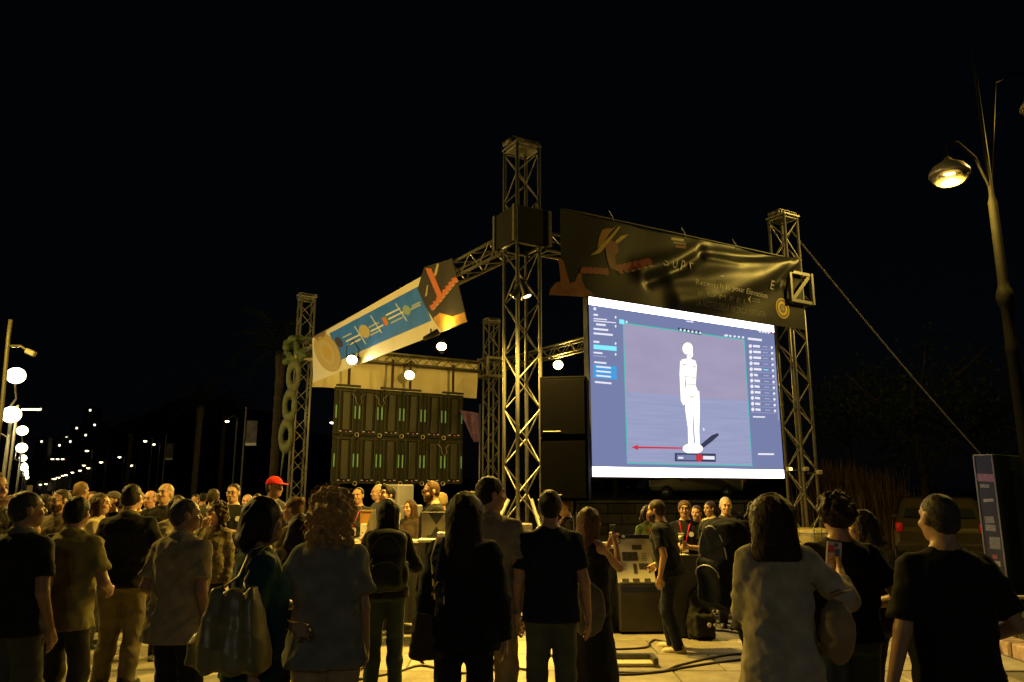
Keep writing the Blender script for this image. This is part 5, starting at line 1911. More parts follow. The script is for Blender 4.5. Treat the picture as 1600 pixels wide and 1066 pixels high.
def car(label, X, Y, rz, col, kind='hatch', lit=True):
    t = thing('parked_car', label, 'car', (X, Y, 0), rz, 'cars parked behind the stage')
    pm = mat('car_paint', col, rough=.28, metal=.3, spec=.6, coat=.5)
    gm_ = mat('car_glass', (.012, .014, .016), rough=.08, spec=.7)
    tm = mat('car_tyre', (.015, .015, .015), rough=.8)
    if kind == 'van':
        Lc, Hc, Wc = 4.9, 2.05, 1.9
        side = [(-2.4, .35), (2.35, .35), (2.42, .75), (2.3, 1.05), (1.75, 1.2), (1.25, 1.95), (.9, 2.03), (-2.25, 2.05), (-2.42, 1.9)]
        glass = [(1.62, 1.24), (1.20, 1.88), (.55, 1.92), (.55, 1.24)]
    elif kind == 'suv':
        Lc, Hc, Wc = 4.6, 1.72, 1.85
        side = [(-2.2, .35), (2.2, .35), (2.3, .6), (2.25, .95), (1.2, 1.05), (.55, 1.62), (.2, 1.70), (-1.7, 1.72), (-2.15, 1.15), (-2.3, .9)]
        glass = [(1.05, 1.09), (.52, 1.56), (-1.55, 1.60), (-1.9, 1.15)]
    else:
        Lc, Hc, Wc = 4.0, 1.5, 1.74
        side = [(-1.92, .30), (1.9, .30), (2.0, .55), (1.9, .85), (1.0, .98), (.35, 1.42), (0, 1.49), (-1.2, 1.47), (-1.72, 1.05), (-1.98, .85), (-2.0, .5)]
        glass = [(.85, 1.02), (.32, 1.38), (-1.12, 1.40), (-1.5, 1.03)]
    import bmesh
    # body: side outline swept across with a tucked-in roof
    bm = bmesh.new()
    cols_ = []
    for yv, tk in ((-1, .10), (-.86, 0.0), (.86, 0.0), (1, .10)):
        vs_ = []
        for (x, z) in side:
            k_ = max(0, (z - .9)) / (Hc - .9)
            yy_ = yv * Wc / 2 * (1 - .20 * k_)
            sx = x * (1 - .012 * (tk > 0)); sz = z - (.03 if tk and z > .6 else 0)
            vs_.append(bm.verts.new((yy_, sx, sz)))
        cols_.append(vs_)
    m = len(side)
    for a in range(3):
        for i in range(m):
            bm.faces.new((cols_[a][i], cols_[a][(i + 1) % m], cols_[a + 1][(i + 1) % m], cols_[a + 1][i]))
    bm.faces.new(cols_[0][::-1]); bm.faces.new(cols_[3])
    bmesh.ops.recalc_face_normals(bm, faces=bm.faces)
    me = bpy.data.meshes.new('body'); bm.to_mesh(me); bm.free(); me.materials.append(pm)
    bo = link('body', me, t)
    md = bo.modifiers.new('bevel', 'BEVEL'); md.width = .05; md.segments = 2; md.limit_method = 'ANGLE'
    for s in (-1, 1):
        kx = lambda z: s * (Wc / 2 * (1 - .20 * max(0, z - .9) / (Hc - .9)) + .004)
        MB().poly([(kx(z), x, z) for x, z in (glass if s < 0 else glass[::-1])]).build('side_window', gm_, t)
    # rear glass, lights, plate, bumper (rear is at -x of the outline = -Y)
    r0, r1 = side[-2], side[-3]
    (xa, za), (xb, zb) = (side[-3], side[-4]) if kind != 'van' else ((-2.43, 1.15), (-2.40, 1.85))
    nz = Vector((0, -(zb - za), xb - xa)); nz = Vector((0, -abs(zb - za), abs(xb - xa))).normalized() * .012
    MB().poly([(-Wc * .38, xa, za + .03), (Wc * .38, xa, za + .03), (Wc * .33, xb * .985 + xa * .015, zb - .06), (-Wc * .33, xb * .985 + xa * .015, zb - .06)]).build('rear_window', gm_, t).location = nz
    yr = min(x for x, z in side)
    red = mat('tail_lamp', (.35, .01, .01), rough=.2, emit=(1, .03, .02), estr=.06 if lit else .01)
    for s in (-1, 1):
        MB().bbox((s * Wc * .43, yr + .03, .88), (.13, .12, .20), .03).build('tail_light', red, t, True)
    MB().bbox((0, yr - .015, .48), (Wc * .92, .12, .22), .04).build('bumper', pm, t)
    MB().bbox((0, yr - .03, .74), (.52, .02, .115), .004).build('number_plate', mat('plate_white', (.6, .6, .55), rough=.5), t)
    for s in (-1, 1):
        for yy_ in (-Lc * .31, Lc * .31):
            q = Matrix.Rotation(R(90), 3, 'Y')
            w_ = MB().lathe([(.30, -.10), (.325, -.07), (.325, .07), (.30, .10), (.2, .10)], 18, (s * (Wc / 2 - .09), yy_, .325), q).build('wheel', tm, t, True)
            MB().lathe([(.001, .02), (.19, .03), (.205, .0), (.205, -.02)], 14, (s * (Wc / 2 - .09 + .10), yy_, .325), q if s > 0 else q).build('rim', mat('rim_alloy', (.4, .4, .4), rough=.35, metal=.8), w_, True)
        MB().bbox((s * (Wc / 2 + .08), Lc * .17, 1.02), (.18, .10, .12), .03).build('mirror', pm, t)
    return t


p = at(1466, 800, 15.6) + Vector((1.0, -.17, 0))
car('gold beige hatchback seen from behind at right, one tail light glowing', p.x, p.y + 1.9, R(-30), (.040, .032, .015))
p = at(1022, 757, 100)
car('white van parked far behind the screen', p.x, 100, R(125), (.50, .47, .42), 'van', False).location.z = 1.15
p = at(1085, 790, 37.0)
car('dark unlit car up on the street behind the presenters', p.x, 37.0, R(86), (.014, .014, .016), 'suv', False).location.z = 1.15

# ------------------------------------------------------------------ loudspeaker left of the screen
p = at(884, 690, 9.35)
z0, z1 = at(884, 783, 9.35).z, at(884, 592, 9.35).z
t = thing('loudspeaker', 'tall black loudspeaker on pole between centre tower and screen', 'loudspeaker', (p.x, 9.35, 0), R(-10))
hh = (z1 - z0) / 2
for i in range(2):
    cb = MB().bbox((0, .02 * (1 - i), z0 + hh * (i + .5)), (.58, .48, hh - .004), .012).build('cabinet', mat('speaker_paint', (.0022, .0022, .0035), rough=.85, spec=.02, bump=.2, bscale=150), t)
    MB().bbox((0, -.245, z0 + hh * (i + .5)), (.53, .012, hh - .08), .004).build('grille', mat('speaker_grille', (.0022, .0022, .004), rough=.85, spec=.03, bump=.6, bscale=300), cb)
    MB().bbox((-.14, -.254, z0 + hh * (i + .5) - hh * .4), (.22, .006, .012), .002).build('badge', mat('speaker_badge', (.3, .3, .3), rough=.4), cb)
MB().tube((.1, 0, .25), (.1, 0, z0), .024).build('pole', BLACKM, t, True)
for k in range(3):
    a = k * 2.094 + .4
    MB().tube((.1, 0, .75), (.1 + .55 * math.cos(a), .55 * math.sin(a), .03), .014).build('leg', BLACKM, t, True)

# ------------------------------------------------------------------ booths
WHT = mat('white_board', (.76, .73, .66), rough=.6, noise=.06, nscale=6)
DGREY = mat('dark_laminate', (.030, .030, .034), rough=.55, noise=.2, nscale=6)
# poster pedestal in front of the leaning man
Yp = 9.05
l_, r_ = at(968, 995, Yp), at(1042, 998, Yp)
w_ = (r_ - l_).x
zt = at(1000, 912, Yp).z
t = thing('display_pedestal', 'dark grey pedestal under the white poster', 'pedestal', ((l_.x + r_.x) / 2, Yp + .3, 0), R(4))
MB().bbox((0, 0, zt / 2 + .03), (w_, .5, zt - .04), .01).build('box', mat('pedestal_grey', (.055, .052, .058), rough=.6, noise=.15, nscale=5), t)
MB().bbox((0, 0, .02), (w_ - .06, .44, .035), .004).build('plinth', BLACK, t)
MB().bbox((0, -.256, zt - .07), (w_ * .92, .006, .07), .002).build('blue_strip', mat('strip_navy', (.02, .03, .09), rough=.5), t)
zp0, zp1 = zt + .02, at(1000, 836, Yp).z
pw = (at(1024, 860, Yp) - at(964, 860, Yp)).x
pt = thing('poster', 'white poster board with small photographs standing on the pedestal', 'poster', ((l_.x + r_.x) / 2 - .04, Yp + .06, zt), R(4))
ph = zp1 - zt
PR = Matrix.Rotation(R(-27), 3, 'X')
MB().bbox(PR @ Vector((0, 0, ph / 2)), (pw, .012, ph), .003, PR).build('board', WHT, pt)
rp_ = random.Random(8)
for (u, v, ww, hh2, dk) in ((.62, .80, .26, .10, 1), (.40, .56, .42, .20, 1), (.74, .30, .26, .13, 1), (.50, .24, .10, .22, 1), (.20, -.07, .18, .10, 1), (.48, -.07, .18, .10, 1), (.78, -.07, .16, .10, 1), (.2, .3, .18, .2, 0), (.78, .55, .16, .2, 0)):
    u, v = (u - .5) * pw, (v * .86 + .10) * ph
    ww, hh2 = ww * pw, hh2 * ph
    if dk:
        MB().bbox(PR @ Vector((u, -.009, v)), (ww, .004, hh2), .001, PR).build('photo', mat('photo_print', (.07, .06, .05), rough=.5, noise=.97, nscale=60), pt)
    else:
        for k in range(5):
            MB().box(PR @ Vector((u, -.008, v + (k - 2) * hh2 / 5)), (ww * rp_.uniform(.7, 1), .002, .006), PR).build('text_line', mat('poster_grey', (.25, .24, .22), rough=.6), pt)
MB().bbox(PR @ Vector((.02, -.012, ph + .015)), (pw * .9, .03, .045), .004, PR).build('header_bar', BLACK, pt)
for (u, v) in ((-pw * .40, ph - .05), (-pw * .22, ph + .015)):
    q = PR @ Matrix.Rotation(R(90), 3, 'X')
    MB().lathe([(.001, .012), (.036, .012), (.036, 0)], 14, PR @ Vector((u, -.014, v)), q).build('round_logo', BLACK, pt)
    MB().lathe([(.001, .016), (.022, .016), (.022, .010)], 14, PR @ Vector((u, -.014, v)), q).build('round_logo', WHT, pt)
# dark counter to the left of it
l_, r_ = at(940, 985, 9.35), at(972, 985, 9.35)
zt = at(955, 858, 9.35).z
t = thing('counter', 'narrow dark counter left of the poster pedestal', 'counter', ((l_.x + r_.x) / 2 - .1, 9.7, 0), R(6))
MB().bbox((0, 0, zt / 2 + .01), (.50, .55, zt - .03), .01).build('cabinet', DGREY, t)
MB().bbox((0, 0, zt + .01), (.56, .62, .03), .006).build('worktop', mat('counter_top', (.25, .23, .18), rough=.4), t)
MB().bbox((.10, .05, zt + .04), (.18, .12, .025), .005).build('trim', BLACK, t)
lp = thing('leaflet_stack', 'small stack of leaflets on the narrow dark counter', 'leaflets', ((l_.x + r_.x) / 2 - .1, 9.6, zt + .026))
for k in range(4):
    MB().box((.01 * k, .006 * k, .004 + .008 * k), (.15, .21, .006), Matrix.Rotation(.1 * k, 3, 'Z')).build('leaflet', WHT, lp)
# lectern behind the leaning man
l_ = at(1066, 1000, 9.0)
zt = at(1066, 868, 9.0).z
t = thing('lectern', 'slim dark lectern between leaning man and presenter', 'lectern', (l_.x, 9.05, 0), R(8))
MB().bbox((0, 0, zt / 2 + .01), (.36, .34, zt - .03), .012).build('column', DGREY, t)
MB().bbox((0, -.02, zt), (.42, .40, .025), .006).build('top_board', BLACK, t)
sh = thing('paper_sheet', 'white paper sheet on the slim lectern', 'paper', (l_.x - .02, 9.0, zt + .014))
MB().box((0, 0, .003), (.22, .28, .004)).build('sheet', WHT, sh)

# left booth: long table with boxes
Yt = 9.9
l_, r_ = at(545, 870, Yt), at(712, 870, Yt)
zt = at(600, 846, Yt).z
t = thing('booth_table', 'long booth table with dark cloth at the left of the tower', 'table', ((l_.x + r_.x) / 2, Yt + .25, 0))
tw = (r_ - l_).x
MB().bbox((0, 0, zt), (tw, .7, .035), .006).build('tabletop', WHT, t)
for sx in (-1, 1):
    for sy in (-1, 1):
        MB().tube((sx * (tw / 2 - .08), sy * .28, .015), (sx * (tw / 2 - .08), sy * .28, zt - .01), .018).build('leg', STEEL, t)
vs, q = [], []
for i in range(41):
    for j in range(7):
        x = -tw / 2 + .02 + (tw - .04) * i / 40
        vs.append((x, -.345 - .012 * math.sin(i * 1.3) * (1 - j / 6), .03 + (zt - .05) * j / 6))
q = [(i * 7 + j, (i + 1) * 7 + j, (i + 1) * 7 + j + 1, i * 7 + j + 1) for i in range(40) for j in range(6)]
link('skirt_cloth', np_mesh('skirt_cloth', np.array(vs), np.array(q), mat('black_cloth', (.018, .018, .02), rough=.85)), t)


def on_table(name, label, cat, x0, x1, y0, y1, Y, m, depth=.2, rz=0, part='box', b=.006):
    a, c = at(x0, y1, Y), at(x1, y0, Y)
    t = thing(name, label, cat, ((a.x + c.x) / 2, Y + depth / 2, a.z), rz)
    MB().bbox((0, 0, (c.z - a.z) / 2), (c.x - a.x, depth, c.z - a.z), b).build(part, m, t)
    return t, c.x - a.x, c.z - a.z, depth


CARD = mat('orange_cardboard', (.42, .20, .035), rough=.75, noise=.12, nscale=8)
t, w_, h_, d_ = on_table('white_crate', 'white box with small figures standing on the booth table', 'box', 562, 594, 819, 846, 10.0, WHT, .35)
for k in range(4):
    x = -w_ * .35 + k * w_ * .23
    MB().lathe([(.022, 0), (.024, .01), (.012, .03), (.010, .055), (.018, .065), (.012, .085), (.001, .09)], 10, (x, -d_ / 2 - .03, h_ * .25)).build('figure', mat('figure_ivory', (.5, .45, .32), rough=.5), t, True)
MB().bbox((0, -d_ / 2 - .035, h_ * .22), (w_ * .9, .09, .02), .004).build('shelf', WHT, t)
t, w_, h_, d_ = on_table('cardboard_panel', 'orange cardboard panel standing on white box', 'panel', 562, 592, 797, 818.5, 10.12, CARD, .03)
MB().bbox((0, -.019, h_ - .012), (w_ + .02, .012, .02), .003).build('edge_strip', mat('edge_wood', (.3, .2, .08), rough=.6), t)
t, w_, h_, d_ = on_table('machine_tower', 'tall pale machine casing behind the booth people', 'machine', 611, 634, 757, 846, 10.9, mat('machine_casing', (.20, .20, .25), rough=.5, noise=.06), .42, R(-25), b=.02)
MB().bbox((0, -d_ / 2 - .004, h_ * .75), (w_ * .7, .008, h_ * .25), .003).build('front_panel', mat('machine_panel', (.15, .15, .19), rough=.4), t)
t, w_, h_, d_ = on_table('machine_step_unit', 'lower pale casing step beside the tall pale machine', 'machine', 630, 648, 790, 846, 10.7, mat('machine_casing', (.20, .20, .25), rough=.5), .4, R(-25), b=.015)
MB().bbox((0, -d_ / 2 - .003, h_ * .5), (w_ * .6, .006, .03), .002).build('vent', BLACK, t)
# board with the black hourglass
Yb = 8.85
a, c = at(658, 838, Yb), at(706, 800, Yb)
a.z = at(690, 843, 8.6).z
t = thing('hourglass_board', 'grey board with black hourglass pattern on the small dark stand', 'board', ((a.x + c.x) / 2, Yb, a.z), R(-6))
w_, h_ = c.x - a.x, c.z - a.z
MB().bbox((0, 0, h_ / 2), (w_, .02, h_), .004).build('panel', mat('board_grey', (.20, .18, .14), rough=.6, noise=.1), t)
MB().prism([(-w_ * .28, h_ - .01), (0, h_ * .5), (w_ * .28, h_ - .01)][::1], .0105, .014, lambda v: Vector((v.x, -v.z, v.y))).build('black_triangle', BLACK, t)
MB().prism([(-w_ * .22, .01), (w_ * .22, .01), (0, h_ * .45)], .0105, .014, lambda v: Vector((v.x, -v.z, v.y))).build('black_triangle', BLACK, t)
MB().bbox((0, .06, .02), (w_ * .6, .16, .02), .004).build('foot', BLACK, t)
a, c = at(682, 842, 8.6), at(704, 832, 8.6)
t = thing('paper_stack', 'bright stack of papers on the table by the hourglass board', 'papers', ((a.x + c.x) / 2, 8.7, a.z))
for k in range(5):
    MB().box((.004 * (k % 2), .003 * k, .006 + .013 * k), ((c.x - a.x), .24, .011), Matrix.Rotation(.06 * (k % 3), 3, 'Z')).build('sheet', WHT, t)
a = at(672, 860, 8.75)
t = thing('booth_stand', 'small dark stand under the papers at the table end', 'stand', (a.x + .12, 8.78, 0))
zt2 = at(690, 843, 8.6).z
MB().bbox((0, 0, zt2 - .016), (.5, .36, .028), .004).build('top_board', WHT, t)
for sx in (-1, 1):
    for sy in (-1, 1):
        MB().tube((sx * .21, sy * .15, .015), (sx * .21, sy * .15, zt2 - .03), .016).build('leg', STEEL, t)

# ------------------------------------------------------------------ things on the ground
t = thing('stand_base', 'dark steel frame on a pale board lying on the paving', 'stand base', tuple(at_z(978, 1038, .03)))
MB().bbox((0, 0, .015), (.52, .20, .03), .004).build('board', mat('pale_board', (.55, .50, .36), rough=.6), t)
MB().bbox((-.02, .09, .05), (.56, .05, .06), .006).build('bar', STEEL, t)
MB().bbox((.27, 0, .05), (.05, .24, .06), .006).build('bar', STEEL, t)
for k in range(4):
    MB().lathe([(.001, .004), (.014, .003), (.014, 0)], 8, (-.2 + k * .12, .09, .08)).build('bolt', ALU, t)


def ground_pts(px, z=.034):
    return [tuple(at_z(x, y, z)) for x, y in px]


cabs = [([(860, 1024), (945, 1052), (1030, 1050), (1060, 1040), (1120, 1026), (1160, 1022), (1240, 1024)], 'black cable sweeping across the paving below the pedestal'),
        ([(940, 1050), (1020, 1051), (1075, 1042), (1130, 1034), (1180, 1030), (1250, 1040)], 'lower of two black cables crossing towards the backpack man'),
        ([(900, 1016), (950, 1015), (1008, 1012), (1016, 1004), (1024, 1000), (1040, 1004)], 'thin cable curling round the leaning man\'s shoes'),
        ([(1090, 950), (1110, 946), (1140, 950), (1180, 958)], 'thin cable behind the black rucksack'),
        ([(1112, 975), (1130, 973), (1150, 976), (1190, 984)], 'upper cable beside the power strips'),
        ([(1112, 985), (1132, 986), (1156, 990), (1190, 998)], 'cable in front of the power strips'),
        ([(560, 1062), (620, 1050), (660, 1040), (720, 1052), (800, 1044), (850, 1052)], 'black cable running along the paving at the tower foot')]
for px, lab in cabs:
    q = ground_pts(px)
    pts = []
    for i in range(len(q) - 1):
        a, b_ = Vector(q[i]), Vector(q[i + 1])
        p_, n_ = Vector(q[max(i - 1, 0)]), Vector(q[min(i + 2, len(q) - 1)])
        for s in range(6):
            f = s / 6
            pts.append(.5 * ((2 * a) + (b_ - p_) * f + (2 * p_ - 5 * a + 4 * b_ - n_) * f * f + (3 * a - p_ - 3 * b_ + n_) * f ** 3))
    pts.append(Vector(q[-1]))
    o = MB().path(pts, .011, 7).build('cable', CABLE, None, True)
    tag(o, lab, 'cable', 'cables on the paving')
# cable coils at the foot of the centre tower
rngk = random.Random(9)
for i, (dx, dy) in enumerate(((.15, -.42), (.42, -.25), (-.1, -.55))):
    pts = []
    for k in range(70):
        a = k * .36
        r = .19 + .035 * math.sin(k * .7 + i)
        pts.append((r * math.cos(a), r * math.sin(a), .04 + .0022 * k + .012 * math.sin(k * 1.9)))
    o = MB().path(pts, .011, 5).build('cable_coil', CABLE, None, True, loc=(MT.x + dx, MT.y + dy, 0))
    tag(o, ['cable coil directly in front of the tower foot', 'cable coil right of the tower foot', 'cable coil at the left of the tower foot'][i], 'cable coil', 'cable coils at the tower foot')
for i, (dx, dy, lab) in enumerate(((1.1, .5, 'diagonal steel brace on the right of the centre tower foot'), (-.9, -.55, 'diagonal steel brace on the left of the centre tower foot'), (.55, -.95, 'diagonal steel brace in front of the centre tower foot'))):
    t = thing('outrigger', lab, 'outrigger', (MT.x, MT.y, 0), 0, 'braces at the centre tower foot')
    MB().tube((dx * .2, dy * .2, 1.55), (dx, dy, .08), .024).build('tube', ALU, t, True)
    MB().tube((dx * .2, dy * .2, .10), (dx, dy, .08), .024).build('tube', ALU, t, True)
    MB().bbox((dx, dy, .05), (.2, .2, .05), .01).build('pad', STEEL, t)
t = thing('power_box', 'grey power box with sockets beside the centre tower', 'power box', (MT.x - .05, MT.y - .28, 1.02), R(30))
MB().bbox((0, 0, .12), (.30, .18, .24), .012).build('case', mat('power_grey', (.16, .15, .17), rough=.5), t)
for k in range(3):
    MB().lathe([(.032, 0), (.036, .02), (.020, .022), (.018, .008), (.001, .008)], 12, (-.09 + k * .09, -.09, .12), Matrix.Rotation(R(90), 3, 'X')).build('socket', mat('socket_colour', ((.30, .04, .05), (.05, .08, .35), (.5, .45, .4))[k], rough=.4), t, True)
MB().bbox((0, .02, -.03), (.36, .2, .06), .006).build('shelf', STEEL, t)
# power strips by the rucksack
for (x, y, lab) in ((1133, 966, 'front power strip on the paving by the rucksack'), (1140, 959, 'rear power strip on the paving by the rucksack')):
    p = at_z(x, y, .03)
    t = thing('power_strip', lab, 'power strip', (p.x, p.y, .022), R(12), 'power strips on the paving')
    MB().bbox((0, 0, .03), (.34, .11, .055), .008).build('case', mat('strip_case', (.30, .27, .18), rough=.5), t)
    for k in range(3):
        MB().lathe([(.001, .0), (.03, .0), (.034, .01), (.022, .011)], 12, (-.1 + k * .1, 0, .058)).build('socket', BLACK, t)
# water ballast tank at the right tower foot
p = at(1264, 842, 12.0)
t = thing('ballast_tank', 'white plastic ballast tank tinted as lit yellow in a wire cage at the right tower foot', 'tank', (p.x + .05, 12.0, 0), R(28))
tkm = mat('tank_plastic', (.50, .42, .16), rough=.35, noise=.15, nscale=5, bump=.3, bscale=9)  # white plastic with yellow lamp light put into its colour
F = Field((-.5, -.5, .1), (.5, .5, 1.1), .03)
F.rbox((0, 0, .60), (.44, .40, .46), .08)
F.wrinkle(.02, 3, 12)
link('tank', F.mesh('tank', tkm), t)
MB().bbox((0, 0, .075), (1.0, .9, .11), .01).build('pallet', mat('pallet_wood', (.2, .15, .08), rough=.9), t)
for i in range(5):
    z = .22 + i * .2
    MB().path([(-.50, -.46, z), (.50, -.46, z), (.50, .46, z), (-.50, .46, z), (-.50, -.46, z)], .009, 5).build('cage_bar', ALU, t)
for i in range(7):
    x = -.49 + i * .163
    for y in (-.465, .465):
        MB().tube((x, y, .13), (x, y, 1.08), .009, n=5).build('cage_bar', ALU, t)

# ------------------------------------------------------------------ notice pillar at the right
a, c = at(1520, 711, 11.3), at(1548, 711, 11.3)
pa = thing('notice_pillar', 'dark notice pillar with papers taped on its narrow lit face', 'notice board', (a.x, 11.3, 0), R(-52))
ztop = at(1530, 711, 11.4).z
# local: -y face is the narrow lit one
WN, DN = .27, 1.7
q = mat('pillar_green', (.025, .045, .03), rough=.5, noise=.25, nscale=4)
pa.rotation_euler = (0, 0, R(-52))
MB().bbox((WN / 2, DN / 2, ztop / 2), (WN, DN, ztop), .008).build('casing', q, pa)
fr = mat('pillar_frame', (.38, .37, .36), rough=.4, metal=.5)
for x in (.012, WN - .012):
    MB().bbox((x, -.012, ztop / 2), (.022, .022, ztop - .02), .003).build('frame_rail', fr, pa)
MB().bbox((WN / 2, -.012, ztop - .012), (WN - .05, .02, .02), .003).build('frame_rail', fr, pa)
MB().bbox((WN / 2, -.004, ztop / 2), (WN - .05, .006, ztop - .06), .001).build('face_panel', mat('pillar_face', (.085, .095, .15), rough=.35, noise=.2, nscale=3), pa)  # blue tint holds the screen's cool light on this face
pap = [(.5, .20, .86, .085, (.50, .28, .40)), (.42, .30, .44, .04, (.42, .42, .45)), (.52, .47, .50, .035, (.55, .55, .55)), (.45, .70, .46, .075, (.36, .36, .38)), (.46, .795, .5, .07, (.38, .38, .40)), (.58, .97, .52, .13, (.33, .34, .37)), (.5, 1.13, .24, .045, (.5, .15, .16)), (.48, 1.21, .5, .06, (.45, .42, .45)), (.4, 1.42, .4, .1, (.4, .4, .42))]
rr_ = random.Random(2)
for (u, dz, ww, hh2, col) in pap:
    MB().bbox((WN * u, -.010, ztop - .10 - dz * 1.22), (WN * ww, .003, hh2 * 1.3), .001, Matrix.Rotation(rr_.uniform(-.08, .08), 3, 'Y')).build('paper', mat('taped_paper', tuple(min(.8, v_ * 1.35) for v_ in col), rough=.7, noise=.2, nscale=30), pa)
MB().bbox((WN + .004, DN / 2, ztop * .55), (.008, DN * .8, ztop * .7), .002).build('side_panel', mat('pillar_side', (.02, .05, .028), rough=.3, noise=.4, nscale=3), pa)
# low trestle barrier on the verge
p = at_z(1582, 1003, .1)
t = thing('trestle', 'low pale trestle barrier standing on the grass strip', 'barrier', (p.x + .1, p.y, .09), R(-10))
tm_ = mat('trestle_paint', (.36, .33, .25), rough=.6, noise=.2)
MB().bbox((0, 0, .46), (1.1, .09, .03), .006).build('plank', tm_, t)
for sx in (-1, 1):
    for sy in (-1, 1):
        MB().tube((sx * .42, sy * .03, .44), (sx * .50, sy * .22, .02), .018).build('leg', tm_, t)
    MB().tube((sx * .47, -.14, .18), (sx * .47, .14, .18), .012).build('rung', tm_, t)
# ------------------------------------------------------------------ the crowd
FB = 'people standing with their backs to us'
FF = 'people at the booths facing us'
FX = 'people further back in the crowd'
BLK = (.016, .016, .018)
HB = (.012, .009, .007)
HBR = (.035, .020, .012)


def rucksack(info, label, col, w=.31, h=.46, d=.17, dz=1.24, accent=None, side=None):
    B = info['B']
    y0 = -float(np.interp(dz, B['z'], info['ay'] - np.array(B['cy']))) - .035
    t = thing('backpack', label, 'backpack', mtx=Matrix.Translation(info['root'].location) @ Matrix.Rotation(info['root'].rotation_euler.z, 4, 'Z') @ Matrix.Scale(info['sc'], 4))
    T = info['T']
    c = T((0, y0 - d / 2, dz))
    F = Field(c - .4, c + .4, .012)
    F.rbox(c, (w / 2, d / 2, h / 2), .065)
    F.ell(c + np.array((0, -.01, h * .38)), (w * .44, d * .5, .09), .05)
    F.rbox(c + np.array((0, -d * .5, -h * .16)), (w * .40, .045, h * .26), .04, .025)
    for s in (-1, 1):
        F.ell(c + np.array((s * w * .5, 0, -h * .22)), (.035, d * .42, h * .2), .02)
    F.wrinkle(.008, 4, 24)
    link('bag', F.mesh('bag', fabric(col, 'bag_cloth')), t)
    for s in (-1, 1):
        pts = [c + np.array((s * .075, d * .45, h * .46)), T((s * .085, -.03, 1.475)), T((s * .105, .045, 1.45)), T((s * .115, .115, 1.36)), T((s * .125, .10, 1.2)), T((s * .16, .0, 1.08)), c + np.array((s * w * .42, d * .4, -h * .4))]
        b = MB().path([Vector(p) for p in pts], .030, 6, flat=.3)
        b.build('strap', fabric(tuple(min(1, x * 1.4 + .004) for x in col), 'strap_cloth'), t, True)
    zm = mat('zip_metal', accent or (.25, .25, .27), rough=.35, metal=.6)
    MB().path([Vector(c + np.array((w * .40 * math.cos(a), -d * .42 - .016 - .01 * math.sin(a), h * .06 + h * .40 * math.sin(a)))) for a in np.linspace(0, math.pi, 12)], .005, 5).build('zip', zm, t, True)
    MB().path([Vector(c + np.array((w * .34 * math.cos(a), -d * .5 - .050, -h * .10 + h * .12 * math.sin(a)))) for a in np.linspace(0, math.pi, 8)], .004, 5).build('zip', zm, t, True)
    MB().path([Vector(c + np.array((-.03, d * .45, h * .5))), Vector(c + np.array((0, d * .42, h * .60))), Vector(c + np.array((.03, d * .45, h * .5)))], .011, 6).build('handle', fabric(col, 'strap_cloth'), t, True)
    return t


def soft_bag(name, label, cat, pos, size, col, rz=0, pleats=0, round_=False, straps=None, strapcol=None, strapr=.012, patt=None, seed=3, m=None):
    """bag hanging at pos (centre); straps are lists of places"""
    t = thing(name, label, cat, pos, rz)
    w, d, h = size
    F = Field((-w * .8, -d * 1.1, -h * .75), (w * .8, d * 1.1, h * .7), .011)
    if round_:
        F.ell((0, 0, -h * .02), (w * .56, d * .55, h * .50), 0)
    else:
        F.loft([-h / 2, -h * .42, -h * .15, h * .2, h / 2], [w * .42, w * .52, w * .50, w * .40, w * .27], [d * .38, d * .52, d * .50, d * .38, d * .16], k=.03, e=2.6)
    if pleats:
        idx = np.nonzero(np.abs(F.d) < .04)
        F.d[idx] -= (.011 * np.sin(F.x[idx[0]] * pleats / (1.15 - .9 * F.z[idx[2]]) + 1.5 * np.sin(F.z[idx[2]] * 4))).astype(np.float32)
    F.wrinkle(.008, seed, 20)
    link('bag', F.mesh('bag', m or fabric(col, 'bag_cloth')), t)
    iv = Matrix.Rotation(-rz, 3, 'Z')
    for s in straps or []:
        pts = [iv @ (Vector(p) - Vector(pos)) for p in s]
        MB().path(pts, strapr, 6, flat=.3).build('strap', strapcol or fabric(col, 'strap_cloth'), t, True)
    return t


def hold_phone(info, side, label, case=(.02, .02, .025), pic=None, up=(0, 0, 1), size=(.075, .009, .155), shift=(0, 0, 0)):
    a = info['A'][side]
    c = a['W'] + a['hd'] * .085 + a['n'] * .028 + np.array(shift)
    t = thing('phone', label, 'phone', info['w'](c), info['root'].rotation_euler.z)
    return t


# --- front row, seen from behind
person(47, 768, 4.9, -14, 'person in dark polo with pale collar and cuffs at the left edge, back turned', 'm', 1.10, 'd', dict(kind='polo', c=(.010, .012, .010), hem=.84), dict(c=(.06, .065, .05), fit=1.12),
       dict(kind='short', c=(.03, .026, .018)), arms=(('hang', .06, .02), ('hang', .07, .05)), head=(-30, -6), group=FB, collar=(.12, .12, .09), strands=40)
person(123, 776, 5.4, -6, 'person in loose olive short sleeved shirt and dark trousers, back turned, at left', 'm', 1.02, 'd', dict(kind='shirt', c=(.20, .175, .062), hem=.80, flare=.03, sr=1.12, wr=.010), dict(c=(.035, .032, .022)),
       dict(kind='short', c=(.008, .007, .005), vol=.006), arms=(('hang', .05, .10), ('to', (.20, .20, 1.06))), head=(4, 0), group=FB, collar=(.20, .175, .062), strands=30)
person(207, 757, 6.8, 6, 'person in black shirt and loose khaki trousers, back turned, between olive and beige shirts', 'm', 1.12, 'm', dict(kind='shirt', c=(.009, .009, .010), hem=.86, flare=.02, sr=1.1), dict(c=(.15, .125, .08), fit=1.18),
       dict(kind='short', c=HB), arms=(('hang', .10, .02), ('to', (.24, .16, 1.10))), head=(-4, 4), group=FB, collar=(.09, .085, .05), shoes=(.02, .018, .015))
